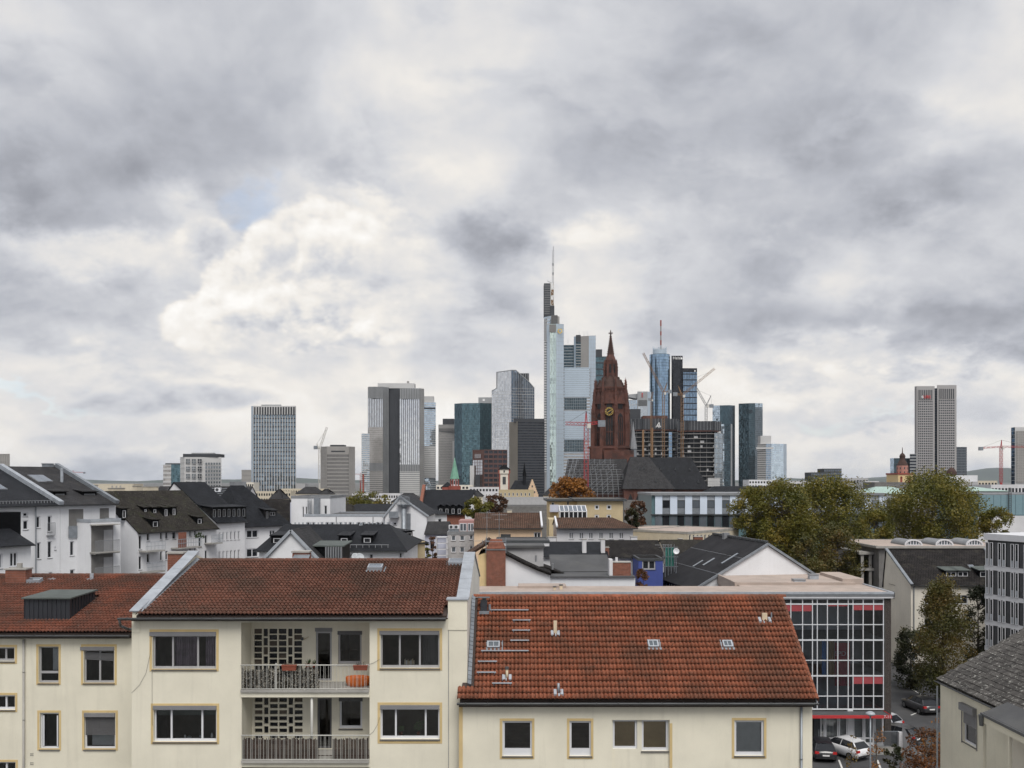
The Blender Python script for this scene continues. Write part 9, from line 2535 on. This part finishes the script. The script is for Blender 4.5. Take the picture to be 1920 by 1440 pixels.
for px,y in ((1206,806),(1223,802)): T.box(px - 1.8,px + 1.8,y,905,-5,-3.4,'crane_orange','site_hoist')
T = site('right construction tower with open floors and glazed lower corner',1313,880,[(1271,4),(1290,-2),(1338,-4),(1352,6)],790,807,15,28)
facade(T.t,T.p(1339,-4.2),T.p(1354,6),0,T.z(812),'tw_pale',nx=6,nz=14,fin=0.3,finm='tw_metal',band=0.5,off=0.3);T.panel(1327,1350,896,912,-5,'tw_white',nx=5,nz=3,fin=0.5,finm=W_,name='site_cabins')
# bank twin glass towers
T = Tower('twin_glass_tower','left of the two green mirror glass towers',1357,1560);T.body([(1336,6),(1350,0),(1368,-4),(1378,4)],760,32,[dict(glass='tw_pale',nx=5,nz=40,fin=0.2,find=0.08,finm='tw_deep',band=0.3,bandd=0.08),dict(glass='tw_deep',nz=40,band=0.3,bandd=0.08,finm='tw_deep'),dict(glass='tw_pale',nx=4,nz=40,fin=0.2,find=0.08,finm='tw_deep',band=0.3,bandd=0.08)],core='tw_deep')  # pale glass on the outer sides paints their brighter sky reflection
T = Tower('office_tower','dark glass tower with grey frame in front of the left mirror tower',1364,1300);T.body([(1351,4),(1358,0),(1370,0),(1373,2)],795,26,[dict(glass='tw_pale',nz=30,band=0.4,finm='tw_metal'),dict(glass='tw_deep',nz=30,band=0.5,finm='tw_charcoal',nx=4,fin=0.2),dict(glass='tw_metal')],core='tw_metal')
T = Tower('twin_glass_tower','right of the two green mirror glass towers, with a square emblem',1407,1538);T.body([(1385,8),(1404,0),(1416,-2),(1430,4)],756,34,[dict(glass='tw_deep',nz=42,band=0.3,bandd=0.08,finm='tw_deep'),dict(glass='tw_deep',nz=42,nx=5,fin=0.2,find=0.08,band=0.3,bandd=0.08,finm='tw_charcoal'),dict(glass='tw_pale',nx=6,nz=42,fin=0.2,find=0.08,finm='tw_deep',band=0.3,bandd=0.08)],core='tw_deep')  # deep glass left, pale glass right: brighter reflection set by glass colour
xx,zz = T.p(1407.3,0)[0],T.z(772)
mb = MB()
for (a,b_,c,d) in ((-2.4,2.4,-2.4,-1.7),(-2.4,2.4,1.7,2.4),(-2.4,-1.7,-1.7,1.7),(1.7,2.4,-1.7,1.7)): mb.box(xx + a,xx + b_,-2.2,-1.8,zz + c,zz + d)
mb.beam(V(xx - 1.3,-2.0,zz - 1.4),V(xx + 1.3,-2.0,zz + 1.4),0.8,0.3,up=(0,1,0));mb.build('emblem','tw_black',T.t)
T = Tower('office_tower','white and sky blue glass block right of the mirror towers',1450,1300);T.body([(1420,4),(1436,0),(1446,0),(1469,4),(1475,12)],832,28,[dict(glass='tw_dark',nx=9,nz=24,fin=0.4,finm=W_,band=0.9),dict(glass='tw_blue',nz=24,nx=5,fin=0.3,finm=W_,band=0.5),dict(glass='tw_pale',nz=24,band=0.3,finm='tw_bluepanel'),dict(glass='tw_bluepanel')],core='tw_white');T.box(1426,1446,817,833,4,18,W_);T.panel(1418,1450,838.5,842,-1.2,W_,name='parapet_band')
# twin slab stone tower
T = Tower('twin_slab_tower','pale stone twin slab tower with a glass slot between its halves',1754,1398)
for (a0,a1,b0,yt) in ((1715,1718.5,1752.5,724),(1757,1757.5,1793.5,722)):
 T.body([(a0,8),(a1,0),(b0,0)],yt,36,[dict(glass='tw_ubs',nz=42,band=1.4,finm='tw_ubs'),dict(glass='tw_ubs')],core='tw_ubs')
 T.panel(a1 + 3,b0 - 4,yt + 7,yt + 26,-0.4,'tw_charcoal',nx=8,fin=1.1,find=0.5,finm='tw_ubs',name='crown_windows')
 T.panel(a1 + 2.5,b0 - 3.5,yt + 27,908,-0.4,'tw_dark',nx=8,nz=34,fin=0.95,find=0.5,finm='tw_ubs',band=1.5,bandd=0.45,name='window_grid')
T.panel(1752.5,1757.5,728,908,8,'tw_blue',nz=40,band=0.6,finm='tw_metal',name='glass_slot');T.box(1752.5,1757.5,735,905,9,20,'tw_deep','slot_core')
text('UBS',(T.p(1737.5,0)[0],-1.6,T.z(744.5)),6.6,'logo_red',T.t,ext=0.15);mb = MB()
x0 = T.p(1729,0)[0]
for a in (0,60,120): mb.beam(V(x0 - 2.4 * math.cos(R(a + 90)),-1.5,T.z(744.5) - 2.4 * math.sin(R(a + 90))),V(x0 + 2.4 * math.cos(R(a + 90)),-1.5,T.z(744.5) + 2.4 * math.sin(R(a + 90))),0.6,0.2,up=(0,1,0))
mb.build('emblem','logo_white',T.t,label='white crossed keys emblem')
T = Tower('office_tower','dark glass tower right of the stone twin slab',1802,1500);T.body([(1793,0),(1812.5,2)],838,25,[dict(glass='tw_dark',nx=8,nz=18,fin=0.6,finm='tw_grey',band=0.9)],core='tw_charcoal')
T = Tower('office_tower','dark glass block behind the baroque church tower',1690,1300);T.body([(1669,6),(1676,0),(1707,3)],859,25,[dict(glass='tw_pale'),dict(glass='tw_deep',nx=8,nz=14,fin=0.4,finm='tw_charcoal',band=0.7)],core='tw_charcoal')
T = Tower('office_tower','grey banded block left of the stone twin slab',1712,1290);T.body([(1706,0),(1718,0)],851,22,[dict(glass='tw_dark',nz=14,band=1.8,finm='tw_metal')],core='tw_metal')
T = Tower('office_tower','pale tower with arched rows of windows at the right edge',1912,900);T.body([(1896,6),(1903,0),(1950,0)],801,25,[dict(glass='tw_blue',nz=20,band=0.4,finm='tw_metal'),dict(glass=W_)],core='tw_white');T.panel(1905,1950,808,905,-0.3,'tw_grey',nx=12,nz=20,fin=1.5,find=0.5,finm='tw_stone',band=1.5,bandd=0.45)
